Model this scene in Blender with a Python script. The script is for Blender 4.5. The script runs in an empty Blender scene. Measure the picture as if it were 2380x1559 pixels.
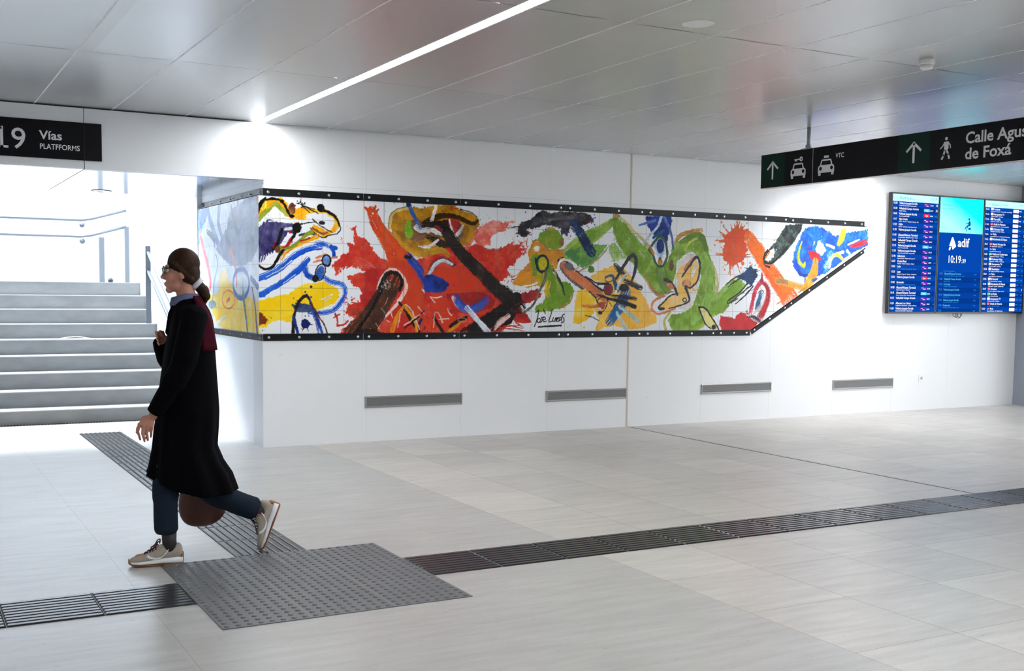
import bpy, bmesh, math, random
import numpy as np
from mathutils import Vector, Matrix
PI = math.pi
scene = bpy.context.scene
C = scene.collection
# ------------------------------------------------------------------ camera
cam_d = bpy.data.cameras.new('camera'); cam = bpy.data.objects.new('camera', cam_d); C.objects.link(cam)
cam_d.sensor_fit = 'HORIZONTAL'; cam_d.sensor_width = 36.0; cam_d.lens = 39.666
cam_d.shift_y = 0.04205; cam_d.clip_end = 200
def cam_rot(yaw, pitch, roll):
    cy, sy, cp, sp, cr, sr = math.cos(yaw), math.sin(yaw), math.cos(pitch), math.sin(pitch), math.cos(roll), math.sin(roll)
    f = Vector((sy*cp, cy*cp, sp)); rt = Vector((cy, -sy, 0)); dn = f.cross(rt)
    r2 = cr*rt + sr*dn; d2 = -sr*rt + cr*dn
    return Matrix((r2, -d2, -f)).transposed()
cam.matrix_world = Matrix.Translation((-2.954, -10.022, 1.45)) @ cam_rot(math.radians(28.912), math.radians(-4.443), math.radians(-0.666)).to_4x4()
scene.camera = cam
# ------------------------------------------------------------------ colour management, sky, daylight
vs = scene.view_settings
vs.view_transform = 'Standard'; vs.look = 'None'; vs.gamma = 1.0; vs.use_curve_mapping = False
EXPO = 0.10
vs.exposure = EXPO
SKY = 4.5
LED = 56.0
STAIR = 2000.0
WASH = 85.0
w = bpy.data.worlds.new('sky'); scene.world = w; w.use_nodes = True
bg = w.node_tree.nodes['Background']; bg.inputs[0].default_value = (0.86, 0.94, 1.0, 1); bg.inputs[1].default_value = SKY
scene.cycles.use_denoising = True
scene.cycles.max_bounces = 10; scene.cycles.diffuse_bounces = 6; scene.cycles.sample_clamp_indirect = 12
# daylight openings: portals only steer sampling, they give no light of their own
def portal(name, loc, rot, sx, sy):
    l = bpy.data.lights.new(name, 'AREA'); l.shape = 'RECTANGLE'; l.size = sx; l.size_y = sy; l.cycles.is_portal = True
    o = bpy.data.objects.new(name, l); C.objects.link(o); o.location = loc; o.rotation_euler = rot
portal('street_daylight', (17.9, -9, 1.45), (0, PI/2, 0), 2.9, 14)

# ------------------------------------------------------------------ helpers
def lin(c):
    c = c/255.0
    return c/12.92 if c <= 0.04045 else ((c+0.055)/1.055)**2.4
def rgb(r, g, b): return (lin(r), lin(g), lin(b), 1)
def mat(name, col, rough=0.5, metal=0.0, spec=0.5, emit=None, es=0.0, noise=0.0, nscale=(8, 8, 8), bump=0.0, coat=0.0):
    m = bpy.data.materials.new(name); m.use_nodes = True
    nt = m.node_tree; b = nt.nodes['Principled BSDF']
    b.inputs['Base Color'].default_value = col; b.inputs['Roughness'].default_value = rough
    b.inputs['Metallic'].default_value = metal; b.inputs['Specular IOR Level'].default_value = spec
    if coat: b.inputs['Coat Weight'].default_value = coat; b.inputs['Coat Roughness'].default_value = 0.08
    if emit is not None:
        b.inputs['Emission Color'].default_value = emit; b.inputs['Emission Strength'].default_value = es
    if noise or bump:
        tc = nt.nodes.new('ShaderNodeTexCoord'); mp = nt.nodes.new('ShaderNodeMapping'); mp.inputs['Scale'].default_value = nscale
        n = nt.nodes.new('ShaderNodeTexNoise'); n.inputs['Scale'].default_value = 1.0; n.inputs['Detail'].default_value = 6
        nt.links.new(tc.outputs['Object'], mp.inputs[0]); nt.links.new(mp.outputs[0], n.inputs[0])
        if noise:
            r = nt.nodes.new('ShaderNodeMapRange'); r.inputs[1].default_value = 0.25; r.inputs[2].default_value = 0.75
            r.inputs[3].default_value = 1-noise; r.inputs[4].default_value = 1+noise
            nt.links.new(n.outputs[0], r.inputs[0])
            mx = nt.nodes.new('ShaderNodeVectorMath'); mx.operation = 'SCALE'; mx.inputs[0].default_value = col[:3]
            nt.links.new(r.outputs[0], mx.inputs[3]); nt.links.new(mx.outputs[0], b.inputs['Base Color'])
        if bump:
            bp = nt.nodes.new('ShaderNodeBump'); bp.inputs['Strength'].default_value = bump; bp.inputs['Distance'].default_value = 0.01
            nt.links.new(n.outputs[0], bp.inputs['Height']); nt.links.new(bp.outputs[0], b.inputs['Normal'])
    return m
class G:                                     # tiny node-graph writer
    def __init__(s, m):
        s.nt = m.node_tree; s.b = s.nt.nodes['Principled BSDF']
        s.tc = s.nt.nodes.new('ShaderNodeTexCoord'); s.sep = s.nt.nodes.new('ShaderNodeSeparateXYZ')
        s.nt.links.new(s.tc.outputs['Object'], s.sep.inputs[0])
        s.x, s.y, s.z = s.sep.outputs
    def put(s, sock, v):
        if hasattr(v, 'is_output'): s.nt.links.new(v, sock)
        else: sock.default_value = v
    def m(s, op, a, b=0.0, c=0.0):
        n = s.nt.nodes.new('ShaderNodeMath'); n.operation = op
        s.put(n.inputs[0], a); s.put(n.inputs[1], b); s.put(n.inputs[2], c)
        return n.outputs[0]
    def vec(s, x, y, z):
        n = s.nt.nodes.new('ShaderNodeCombineXYZ')
        for i, v in enumerate((x, y, z)): s.put(n.inputs[i], v)
        return n.outputs[0]
    def noise(s, v, scale, detail=4):
        n = s.nt.nodes.new('ShaderNodeTexNoise'); s.put(n.inputs['Vector'], v)
        n.inputs['Scale'].default_value = scale; n.inputs['Detail'].default_value = detail
        return n.outputs[0]
    def white(s, v):
        n = s.nt.nodes.new('ShaderNodeTexWhiteNoise'); s.put(n.inputs[0], v); return n.outputs[0]
    def mix(s, f, a, b):
        n = s.nt.nodes.new('ShaderNodeMix'); n.data_type = 'RGBA'
        s.put(n.inputs[0], f); s.put(n.inputs[6], a); s.put(n.inputs[7], b); return n.outputs[2]
    def mul(s, col, k):
        n = s.nt.nodes.new('ShaderNodeVectorMath'); n.operation = 'SCALE'; s.put(n.inputs[0], col); s.put(n.inputs[3], k); return n.outputs[0]
    def rng(s, v, a, b, c, d):
        n = s.nt.nodes.new('ShaderNodeMapRange')
        for i, q in enumerate((v, a, b, c, d)): s.put(n.inputs[i], q)
        return n.outputs[0]
    def line(s, v, period, off, width):      # 1 on a seam of the given width every period
        f = s.m('FRACT', s.m('DIVIDE', s.m('SUBTRACT', v, off), period))
        return s.m('LESS_THAN', s.m('MINIMUM', f, s.m('SUBTRACT', 1.0, f)), width*0.5/period)
    def bump(s, h, st, dist=0.01):
        n = s.nt.nodes.new('ShaderNodeBump'); n.inputs['Strength'].default_value = st; n.inputs['Distance'].default_value = dist
        s.put(n.inputs['Height'], h); s.nt.links.new(n.outputs[0], s.b.inputs['Normal'])
def tag(o, label=None, cat=None, group=None, kind=None):
    if label: o['label'] = label
    if cat: o['category'] = cat
    if group: o['group'] = group
    if kind: o['kind'] = kind
    return o
def obj(name, bm, m, parent=None, smooth=False, label=None):
    me = bpy.data.meshes.new(name)
    if isinstance(bm, tuple): me.from_pydata(bm[0], [], bm[1])
    else:
        bmesh.ops.recalc_face_normals(bm, faces=bm.faces); bm.to_mesh(me); bm.free()
    if not isinstance(m, (list, tuple)): m = [m]
    for q in m: me.materials.append(q)
    if smooth:
        for p in me.polygons: p.use_smooth = True
    o = bpy.data.objects.new(name, me); C.objects.link(o)
    if parent is not None: o.parent = parent
    if label: o['label'] = label
    return o
def empty(name, loc=(0, 0, 0), rz=0.0):
    o = bpy.data.objects.new(name, None); C.objects.link(o); o.location = loc; o.rotation_euler = (0, 0, rz); o.empty_display_size = 0.1
    return o
def bx(bm, x0, x1, y0, y1, z0, z1, mi=0):
    v = [bm.verts.new((x, y, z)) for x in (x0, x1) for y in (y0, y1) for z in (z0, z1)]
    for q in ((0, 1, 3, 2), (4, 6, 7, 5), (0, 4, 5, 1), (2, 3, 7, 6), (0, 2, 6, 4), (1, 5, 7, 3)):
        f = bm.faces.new([v[i] for i in q]); f.material_index = mi
def box(x0, x1, y0, y1, z0, z1, bev=0.0):
    bm = bmesh.new(); bx(bm, x0, x1, y0, y1, z0, z1)
    if bev: bmesh.ops.bevel(bm, geom=bm.edges[:], offset=bev, segments=2, affect='EDGES', profile=0.5)
    return bm
def ring_loft(bm, rings, cap0=True, cap1=True, mi=0, closed=True):
    vs = [[bm.verts.new(p) for p in r] for r in rings]
    n = len(rings[0])
    for a, b in zip(vs, vs[1:]):
        for i in range(n if closed else n-1):
            f = bm.faces.new((a[i], a[(i+1) % n], b[(i+1) % n], b[i])); f.material_index = mi
    if cap0: f = bm.faces.new(vs[0][::-1]); f.material_index = mi
    if cap1: f = bm.faces.new(vs[-1]); f.material_index = mi
    return vs
def frame_of(d):
    d = Vector(d).normalized(); a = Vector((0, 0, 1)) if abs(d.z) < 0.9 else Vector((1, 0, 0))
    u = d.cross(a).normalized(); return d, u, d.cross(u).normalized()
def tube(bm, pts, rad, seg=12, mi=0, caps=True):
    pts = [Vector(p) for p in pts]; n = len(pts)
    if not isinstance(rad, (list, tuple)): rad = [rad]*n
    rings = []; u = None
    for i, p in enumerate(pts):
        d = (pts[min(i+1, n-1)] - pts[max(i-1, 0)]).normalized()
        if u is None: _, u, _ = frame_of(d)
        u = (u - d*u.dot(d)).normalized(); v = d.cross(u)
        rings.append([p + (u*math.cos(2*PI*k/seg) + v*math.sin(2*PI*k/seg))*rad[i] for k in range(seg)])
    ring_loft(bm, rings, caps, caps, mi)
def smooth_path(pts, k=4):
    pts = [Vector(p) for p in pts]; out = []
    for i in range(len(pts)-1):
        p0, p1, p2, p3 = pts[max(i-1, 0)], pts[i], pts[i+1], pts[min(i+2, len(pts)-1)]
        for j in range(k):
            t = j/k
            out.append(0.5*((2*p1)+(p2-p0)*t+(2*p0-5*p1+4*p2-p3)*t*t+(3*p1-p0-3*p2+p3)*t**3))
    out.append(pts[-1]); return out
def lathe(bm, prof, c=(0, 0, 0), seg=24, mi=0, axis='Z'):
    rings = []
    for r, h in prof:
        ring = []
        for k in range(seg):
            a = 2*PI*k/seg; x, y = r*math.cos(a), r*math.sin(a)
            p = {'Z': (x, y, h), 'Y': (x, h, y), 'X': (h, x, y)}[axis]
            ring.append((p[0]+c[0], p[1]+c[1], p[2]+c[2]))
        rings.append(ring)
    ring_loft(bm, rings, True, True, mi)
# flat figures (lettering, pictograms) laid on a plane: o = origin, u / v = axes, n = outward normal
class Flat:
    def __init__(s, o, u, v, n, thick=0.0015):
        s.o, s.u, s.v, s.n, s.t = Vector(o), Vector(u), Vector(v), Vector(n), thick
        s.bm = bmesh.new()
    def P(s, x, y, h=None): return s.o + s.u*x + s.v*y + s.n*(s.t if h is None else h)
    def poly(s, pts, mi=0, h=None):
        vs = [s.bm.verts.new(s.P(x, y, h)) for x, y in pts]
        if len(vs) > 4:
            es = [s.bm.edges.new((vs[i], vs[(i+1) % len(vs)])) for i in range(len(vs))]
            r = bmesh.ops.triangle_fill(s.bm, edges=es, use_beauty=True)
            for f in r['geom']:
                if isinstance(f, bmesh.types.BMFace): f.material_index = mi
        else:
            f = s.bm.faces.new(vs); f.material_index = mi
    def rect(s, x0, x1, y0, y1, mi=0, h=None): s.poly([(x0, y0), (x1, y0), (x1, y1), (x0, y1)], mi, h)
    def rrect(s, x0, x1, y0, y1, r, mi=0, h=None):
        pts = []
        for cx, cy, a0 in ((x1-r, y1-r, 0), (x0+r, y1-r, PI/2), (x0+r, y0+r, PI), (x1-r, y0+r, 1.5*PI)):
            for k in range(5): a = a0+k*PI/8; pts.append((cx+r*math.cos(a), cy+r*math.sin(a)))
        s.poly(pts, mi, h)
    def disc(s, x, y, r, mi=0, h=None, n=20): s.poly([(x+r*math.cos(2*PI*k/n), y+r*math.sin(2*PI*k/n)) for k in range(n)], mi, h)
    def stroke(s, pts, w, mi=0, h=None):
        for (x0, y0), (x1, y1) in zip(pts, pts[1:]):
            dx, dy = x1-x0, y1-y0; L = math.hypot(dx, dy) or 1e-6; nx, ny = -dy/L*w/2, dx/L*w/2
            s.poly([(x0-nx, y0-ny), (x1-nx, y1-ny), (x1+nx, y1+ny), (x0+nx, y0+ny)], mi, h)
        for (x, y) in pts[1:-1]: s.disc(x, y, w/2, mi, h, 12)
    def text(s, body, x, y, size, xs=1.0, bold=0.0, mi=0, h=None, align='L', maxw=None, fitw=None):
        vv, ff, wd = glyphs(body, bold)
        if fitw: xs = fitw/(wd*size)
        if maxw and wd*size*xs > maxw: xs = maxw/(wd*size)
        off = {'L': 0, 'C': -wd/2, 'R': -wd}[align]
        vs = [s.bm.verts.new(s.P(x+(a+off)*size*xs, y+b*size, h)) for a, b in vv]
        for f in ff:
            try: q = s.bm.faces.new([vs[i] for i in f]); q.material_index = mi
            except ValueError: pass
        return wd*size*xs
    def done(s, name, m, parent=None, label=None):
        me = bpy.data.meshes.new(name); s.bm.normal_update()
        for f in s.bm.faces:
            if f.normal.dot(s.n) < 0: f.normal_flip()
        s.bm.to_mesh(me); s.bm.free()
        if not isinstance(m, (list, tuple)): m = [m]
        for q in m: me.materials.append(q)
        o = bpy.data.objects.new(name, me); C.objects.link(o)
        if parent is not None: o.parent = parent
        if label: o['label'] = label
        return o
_gl = {}
def glyphs(body, bold=0.0):                   # lettering from Blender's built-in font, as a flat mesh of unit size
    k = (body, bold)
    if k not in _gl:
        cu = bpy.data.curves.new('t', 'FONT'); cu.body = body; cu.size = 1.0; cu.resolution_u = 3; cu.offset = bold; cu.fill_mode = 'FRONT'
        ob = bpy.data.objects.new('t', cu); me = ob.to_mesh()
        v = [(p.co.x, p.co.y) for p in me.vertices]; f = [tuple(p.vertices) for p in me.polygons]
        wd = max([a for a, _ in v], default=0.0)
        ob.to_mesh_clear(); bpy.data.objects.remove(ob); bpy.data.curves.remove(cu)
        _gl[k] = (v, f, wd)
    return _gl[k]

# ------------------------------------------------------------------ materials of the place
M = {}
M['wall'] = mat('white_wall_panel', rgb(240, 241, 243), 0.38, spec=0.4)
g = G(M['wall'])                              # one-metre panels with hairline joints, faint scuffs low down
seam = g.line(g.x, 1.0, 0.0, 0.004)
n1 = g.noise(g.vec(g.m('MULTIPLY', g.x, 3.0), g.y, g.m('MULTIPLY', g.z, 5.0)), 3.0, 5)
scuff = g.m('MULTIPLY', g.m('GREATER_THAN', n1, 0.72), g.m('LESS_THAN', g.z, 0.85))
c = g.mix(g.m('MULTIPLY', seam, 0.22), rgb(240, 241, 243), rgb(150, 150, 150))
c = g.mix(g.m('MULTIPLY', scuff, 0.12), c, rgb(170, 150, 130))
pencil = g.m('LESS_THAN', g.m('ABSOLUTE', g.m('SUBTRACT', g.z, 2.385)), 0.0022)
c = g.mix(g.m('MULTIPLY', pencil, 0.30), c, rgb(120, 125, 150))
g.put(g.b.inputs['Base Color'], c)
M['plain'] = mat('white_wall_paint', rgb(238, 240, 243), 0.45, spec=0.4)
M['grey_clad'] = mat('grey_pilaster_cladding', rgb(150, 158, 170), 0.45)
M['fascia'] = mat('pale_fascia_panel', rgb(238, 241, 245), 0.35, spec=0.5)
M['soffit'] = mat('polished_soffit_panel', rgb(205, 212, 220), 0.12, metal=0.75)
M['ceil'] = mat('satin_ceiling_panel', rgb(196, 197, 200), 0.27, metal=0.42, spec=0.5)
g = G(M['ceil'])                              # each panel a touch different
rnd = g.white(g.vec(g.m('FLOOR', g.m('DIVIDE', g.m('SUBTRACT', g.x, 0.01), 0.6)), g.m('FLOOR', g.m('DIVIDE', g.m('ADD', g.y, 0.02), 2.4)), 0.0))
g.put(g.b.inputs['Base Color'], g.mul(rgb(198, 199, 202)[:3], g.rng(rnd, 0.0, 1.0, 0.96, 1.04)))
M['void'] = mat('dark_ceiling_void', rgb(70, 72, 76), 0.8)
M['led'] = mat('led_diffuser', rgb(255, 255, 255), 0.5, emit=(0.965, 0.985, 1.0, 1), es=LED)
M['floor'] = mat('stone_floor_tile', rgb(186, 183, 178), 0.32, spec=0.5)
g = G(M['floor'])
right = g.m('GREATER_THAN', g.x, 0.44)
tx = g.m('FLOOR', g.m('DIVIDE', g.m('SUBTRACT', g.x, 0.445), 0.603)); ty = g.m('FLOOR', g.m('DIVIDE', g.m('ADD', g.y, 0.40), 0.6375))
rt = g.white(g.vec(tx, ty, 1.0))
lx = g.m('FLOOR', g.m('DIVIDE', g.m('ADD', g.x, 1.95), 1.2)); rl = g.white(g.vec(lx, ty, 7.0))
st = g.noise(g.vec(g.m('MULTIPLY', g.x, 2.2), g.m('MULTIPLY', g.y, 14.0), rt), 1.4, 8)
st2 = g.noise(g.vec(g.m('MULTIPLY', g.x, 1.3), g.m('MULTIPLY', g.y, 2.4), 3.0), 1.3, 5)
fine = g.noise(g.vec(g.m('MULTIPLY', g.x, 60.0), g.m('MULTIPLY', g.y, 160.0), 0.0), 1.0, 2)
spot = g.m('GREATER_THAN', g.noise(g.vec(g.m('MULTIPLY', g.x, 10.0), g.m('MULTIPLY', g.y, 22.0), 5.0), 2.2, 2), 0.71)
base = g.mix(right, rgb(180, 178, 175), rgb(199, 194, 188))
k = g.m('MULTIPLY', g.mix(right, g.rng(rl, 0, 1, 0.985, 1.015), g.rng(rt, 0, 1, 0.90, 1.06)), g.rng(st, 0.25, 0.75, 0.86, 1.11))
k = g.m('MULTIPLY', k, g.m('MULTIPLY', g.rng(st2, 0.3, 0.7, 0.95, 1.05), g.rng(fine, 0.3, 0.7, 0.97, 1.03)))
base = g.mul(base, k)
jr = g.m('MULTIPLY', right, g.m('MAXIMUM', g.line(g.x, 0.603, 0.445, 0.005), g.line(g.y, 0.6375, -0.40, 0.004)))
jl = g.m('MULTIPLY', g.m('SUBTRACT', 1.0, right), g.m('MAXIMUM', g.line(g.x, 2.4, -1.95, 0.006), g.m('MULTIPLY', 0.45, g.line(g.y, 0.6375, -0.40, 0.004))))
base = g.mix(g.m('MULTIPLY', jr, 0.85), base, rgb(128, 120, 110)); base = g.mix(g.m('MULTIPLY', jl, 0.45), base, rgb(140, 138, 134))
base = g.mix(g.m('MULTIPLY', spot, 0.35), base, rgb(120, 112, 104))
g.put(g.b.inputs['Base Color'], base)
M['joint'] = mat('dark_joint_profile', rgb(92, 88, 84), 0.5)
M['sealant'] = mat('beige_sealant', rgb(206, 196, 180), 0.6, noise=0.08, nscale=(5, 5, 20))
M['riser'] = mat('grey_stone_riser', rgb(134, 135, 135), 0.55, noise=0.16, nscale=(4, 4, 9))
M['tread'] = mat('pale_stone_tread', rgb(172, 173, 175), 0.5)
M['grate'] = mat('black_drain_grate', rgb(40, 38, 34), 0.5)
M['steel'] = mat('brushed_steel', rgb(190, 194, 198), 0.3, metal=0.9)
M['rail_paint'] = mat('satin_grey_rail', rgb(100, 106, 113), 0.4, metal=0.3)
M['vent'] = mat('grey_vent_frame', rgb(160, 157, 153), 0.38, metal=0.6)
M['grille'] = mat('perforated_vent_plate', rgb(116, 117, 118), 0.5, metal=0.3)
g = G(M['grille'])
hole = g.m('MULTIPLY', g.m('GREATER_THAN', g.m('SINE', g.m('MULTIPLY', g.x, 900.0)), 0.0), g.m('GREATER_THAN', g.m('SINE', g.m('MULTIPLY', g.z, 900.0)), 0.0))
g.put(g.b.inputs['Base Color'], g.mix(hole, rgb(128, 128, 129), rgb(62, 62, 64)))
M['rail'] = mat('black_steel_angle', rgb(18, 19, 22), 0.36, metal=0.2, spec=0.3, noise=0.2, nscale=(6, 6, 6))
M['bolt'] = mat('zinc_bolt', rgb(205, 208, 210), 0.25, metal=0.95)
M['tact'] = mat('charcoal_guide_tile', rgb(36, 37, 41), 0.27, spec=0.5)
M['tact_gap'] = mat('dark_guide_groove', rgb(18, 18, 20), 0.6, spec=0.1)
M['pad'] = mat('grey_studded_tile', rgb(102, 103, 106), 0.42, spec=0.35, noise=0.06, nscale=(3, 3, 3))
M['seam'] = mat('pale_tile_grout', rgb(160, 158, 154), 0.7)
M['sign'] = mat('black_sign_face', rgb(10, 10, 14), 0.4, spec=0.15)
M['green'] = mat('dark_green_sign_field', rgb(0, 40, 30), 0.4, spec=0.15)
M['letter'] = mat('white_sign_vinyl', rgb(228, 230, 233), 0.45)
M['pole'] = mat('grey_hanger_pole', rgb(150, 154, 160), 0.4, metal=0.4)
M['alu'] = mat('aluminium_edge', rgb(190, 180, 172), 0.35, metal=0.8)
M['bezel'] = mat('black_screen_bezel', rgb(14, 15, 18), 0.35)
M['white_plastic'] = mat('white_plastic', rgb(240, 240, 238), 0.4)
M['black_plastic'] = mat('black_plastic', rgb(24, 24, 26), 0.45)

# ------------------------------------------------------------------ the room
ZC, SOF = 2.915, 2.41
bm = bmesh.new()
for x0, x1, y0, y1 in ((-14, 18, -16, 0), (-4.5, 0, 0, 2.62)):
    bm.faces.new([bm.verts.new(p) for p in ((x0, y0, 0), (x1, y0, 0), (x1, y1, 0), (x0, y1, 0))])
tag(obj('floor', bm, M['floor']), kind='structure')
tag(obj('trim_1', box(4.002, 4.022, -16, -0.001, 0.0, 0.0015), M['joint']), kind='structure')     # dark movement joint across the floor
tag(obj('trim_2', box(3.995, 4.013, -0.0035, 0.0, 0.0, ZC), M['sealant']), kind='structure')      # beige sealant joint up the wall
tag(obj('wall_back', box(0.0, 10.31, 0.0, 0.3, 0, 3.1), M['wall']), kind='structure')
tag(obj('wall_return', box(0.0, 0.3, 0.3, 5.4, 0, 7.75), M['plain']), kind='structure')
tag(obj('wall_right', box(10.31, 10.75, -0.35, 0.3, 0, 3.1), M['grey_clad']), kind='structure')
tag(obj('wall_left', box(-14.0, -4.5, 0.0, 0.3, 0, 3.1), M['wall']), kind='structure')
tag(obj('wall_stair_left', box(-4.8, -4.5, 0.3, 7.3, 0, 7.75), M['grey_clad']), kind='structure')  # unseen wall, greyed so that it throws less light on the stairs
tag(obj('wall_stair_back', box(-4.5, 3.2, 7.0, 7.3, 0, 7.75), M['plain']), kind='structure')
tag(obj('wall_west', box(-14.3, -14.0, -16, 0.3, 0, 3.1), M['plain']), kind='structure')
tag(obj('wall_south', box(-14.0, 18, -16.3, -16, 0, 3.1), M['plain']), kind='structure')
tag(obj('wall_east', box(10.75, 18, 0.0, 0.3, 0, 3.1), M['wall']), kind='structure')
# ceiling: slightly cupped metal panels 0.6 m wide and 2.4 m long, with an LED slot every twelve panels
bm = bmesh.new(); gap = 0.004
for base in (-14.58, -7.29, 0.0, 7.29, 14.58):
    for i in range(12):
        x0 = base + 0.01 + 0.6*i
        if x0 < -14.01 or x0 > 17.6: continue
        xs = [x0 + gap + (0.6-2*gap)*k/6 for k in range(7)]; zz = [ZC + (0.0 if k in (0, 6) else -0.0012*math.sin(PI*k/6)) for k in range(7)]
        for j in range(7):
            y1 = -0.02 - 2.4*j; y0 = max(y1 - 2.4, -16)
            if y1 < -15.9: continue
            y1, y0 = y1 - gap, y0 + gap
            a = [bm.verts.new((x, y0, z)) for x, z in zip(xs, zz)]; b = [bm.verts.new((x, y1, z)) for x, z in zip(xs, zz)]
            for k in range(6): bm.faces.new((a[k], b[k], b[k+1], a[k+1])).smooth = 0 < k < 5
bm.faces.ensure_lookup_table()
for base in (-14.58, -7.29, 0.0, 7.29, 14.58):
    for i in range(13):
        x0 = base + 0.01 + 0.6*i
        if -14 < x0 < 17.9: bx(bm, x0-0.0055, x0+0.0055, -16, -0.001, ZC-0.0006, ZC+0.0006, 1)
for j in range(8): bx(bm, -14, 18, -0.02-2.4*j-0.005, -0.02-2.4*j+0.005, ZC+0.0012, ZC+0.0018, 2)
me_c = bpy.data.meshes.new('ceiling'); bm.to_mesh(me_c); bm.free()
me_c.materials.append(M['ceil']); me_c.materials.append(mat('pale_seam', rgb(244, 243, 242), 0.55)); me_c.materials.append(mat('grey_seam', rgb(158, 162, 168), 0.6)); oc = bpy.data.objects.new('ceiling', me_c); C.objects.link(oc); tag(oc, kind='structure')
tag(obj('ceiling_void', box(-14, 18, -16, 0.3, ZC+0.06, ZC+0.25), M['void']), kind='structure')
tag(obj('ceiling_stair', box(-4.5, 0, -0.02, 2.34, SOF, SOF+0.03), M['soffit']), kind='structure')
tag(obj('wall_stair_lintel', box(-4.5, 0.0, 2.30, 2.34, SOF+0.03, 7.75), mat('bounce_cut_dark', rgb(84, 87, 92), 0.7)), kind='structure')  # unseen face, given a dark tone to cut bounce onto the risers
tag(obj('ceiling_sky_block', box(-4.8, 3.5, 2.3, 7.3, 7.75, 7.95), M['plain']), kind='structure')  # unseen roof added to keep sky light out of the stairwell
tag(obj('wall_landing_end', box(3.2, 3.5, 5.4, 7.3, 0, 7.75), M['plain']), kind='structure')
tag(obj('wall_landing_front', box(0.3, 3.5, 5.1, 5.4, 0, 7.75), M['plain']), kind='structure')
def lamp(x, where):
    t = empty('led_strip_light', (x, 0, ZC))
    tag(t, where, 'ceiling light', 'long LED strips in the ceiling')
    obj('housing', box(-0.045, -0.04, -15.9, -0.03, 0, 0.05), M['white_plastic'], t)
    obj('housing', box(0.04, 0.045, -15.9, -0.03, 0, 0.05), M['white_plastic'], t)
    obj('diffuser', box(-0.04, 0.04, -15.9, -0.03, 0.0, 0.012), M['led'], t)
t = empty('added_stair_lightbox', (-2.25, 6.25, 7.62)); tag(t, 'unseen added skylight high over the stair landing', 'lightbox')  # invented panel: its lamp stands in for daylight falling into the stairwell
bm = bmesh.new(); bx(bm, -2.2, 2.2, -0.56, -0.5, 0.0, 0.09); bx(bm, -2.2, 2.2, 0.5, 0.56, 0.0, 0.09); obj('lightbox_frame', bm, M['white_plastic'], t)
l = bpy.data.lights.new('daylight', 'AREA'); l.shape = 'RECTANGLE'; l.size = 4.3; l.size_y = 0.98; l.energy = STAIR; l.color = (0.90, 0.96, 1.0)
lo_ = bpy.data.objects.new('daylight', l); C.objects.link(lo_); lo_.parent = t
lamp(-0.035, 'long white LED strip light in the ceiling, running to the corner above the mural')
lamp(7.255, 'long white LED strip light in the ceiling behind the hanging direction sign')
lamp(-7.325, 'long white LED strip light in the ceiling left of the stair opening')
lamp(14.545, 'long white LED strip light in the ceiling past the grey pilaster')
for (x_, y_, w_) in ((6.4, -0.95, 'the sloping end of the mural'), (7.55, -1.2, 'the left departure screen')):  # invented spots out of view behind the sign, added to brighten the wall
    t = empty('added_wall_fill', (x_, y_, ZC)); tag(t, 'unseen ceiling fill spotlight added in front of '+w_, 'spotlight')
    bm = bmesh.new(); lathe(bm, [(0.055, 0.004), (0.058, -0.004), (0.046, -0.005), (0.044, 0.003)], seg=28); obj('trim_ring', bm, M['white_plastic'], t)
    l = bpy.data.lights.new('spot', 'SPOT'); l.energy = WASH; l.spot_size = math.radians(110); l.spot_blend = 1.0; l.shadow_soft_size = 0.045; l.color = (0.96, 0.98, 1.0)
    lo_ = bpy.data.objects.new('spot', l); C.objects.link(lo_); lo_.parent = t; lo_.location = (0, 0, -0.03)
    lo_.rotation_euler = (Vector((x_+0.15, 0, 1.1))-Vector((x_, y_, ZC))).to_track_quat('-Z', 'Y').to_euler()
# fascia over the stair opening
tag(obj('trim_3', box(-4.5, -1.513, -0.08, -0.021, SOF, ZC-0.012), M['fascia']), kind='structure')
tag(obj('trim_4', box(-1.508, 0.012, -0.08, -0.001, SOF, ZC-0.012), M['fascia']), kind='structure')
tag(obj('trim_7', box(-1.5128, -1.5082, -0.0795, -0.030, SOF+0.001, ZC-0.013), M['bezel']), kind='structure')
tag(obj('trim_5', box(-1.514, -1.507, -0.075, 2.3, SOF-0.0015, SOF-0.0005), M['joint']), kind='structure')   # soffit seam
tag(obj('wall_light_stop', box(-4.5, -0.001, -0.019, -0.002, SOF+0.031, 3.1), M['bezel']), kind='structure')  # added sheet stopping a light leak; black so the gap above reads dark
# stairs
NR, R1, RH, TD, YS = 9, 0.149, 0.169, 0.345, 2.62
bm = bmesh.new(); z = 0.0
for k in range(NR):
    h = R1 if k == 0 else RH; y = YS + TD*k
    bx(bm, -4.5, -0.0, y, (y + TD) if k < NR-1 else 7.0, 0 if k == 0 else z-0.005, z + h - 0.01, 0)
    bx(bm, -4.5, -0.0, y - 0.004, (y + TD + 0.01) if k < NR-1 else 7.0, z + h - 0.01, z + h, 1)
    z += h
ZL = z
bx(bm, 0.0, 3.2, 5.4, 7.0, ZL-0.03, ZL, 1)
st_o = obj('staircase', bm, [M['riser'], M['tread']]); tag(st_o, kind='structure')
bm = bmesh.new()
for i in range(150): bx(bm, -4.5 + i*0.03, -4.5 + i*0.03 + 0.017, YS-0.05, YS-0.004, 0.0005, 0.004)
tag(obj('drain_grate', bm, M['grate']), 'narrow black slotted drain at the foot of the stairs', 'drain')
tag(obj('trim_6', box(-0.05, 0.0, 2.21, 5.4, 0, 7.75), M['plain']), kind='structure')
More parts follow.
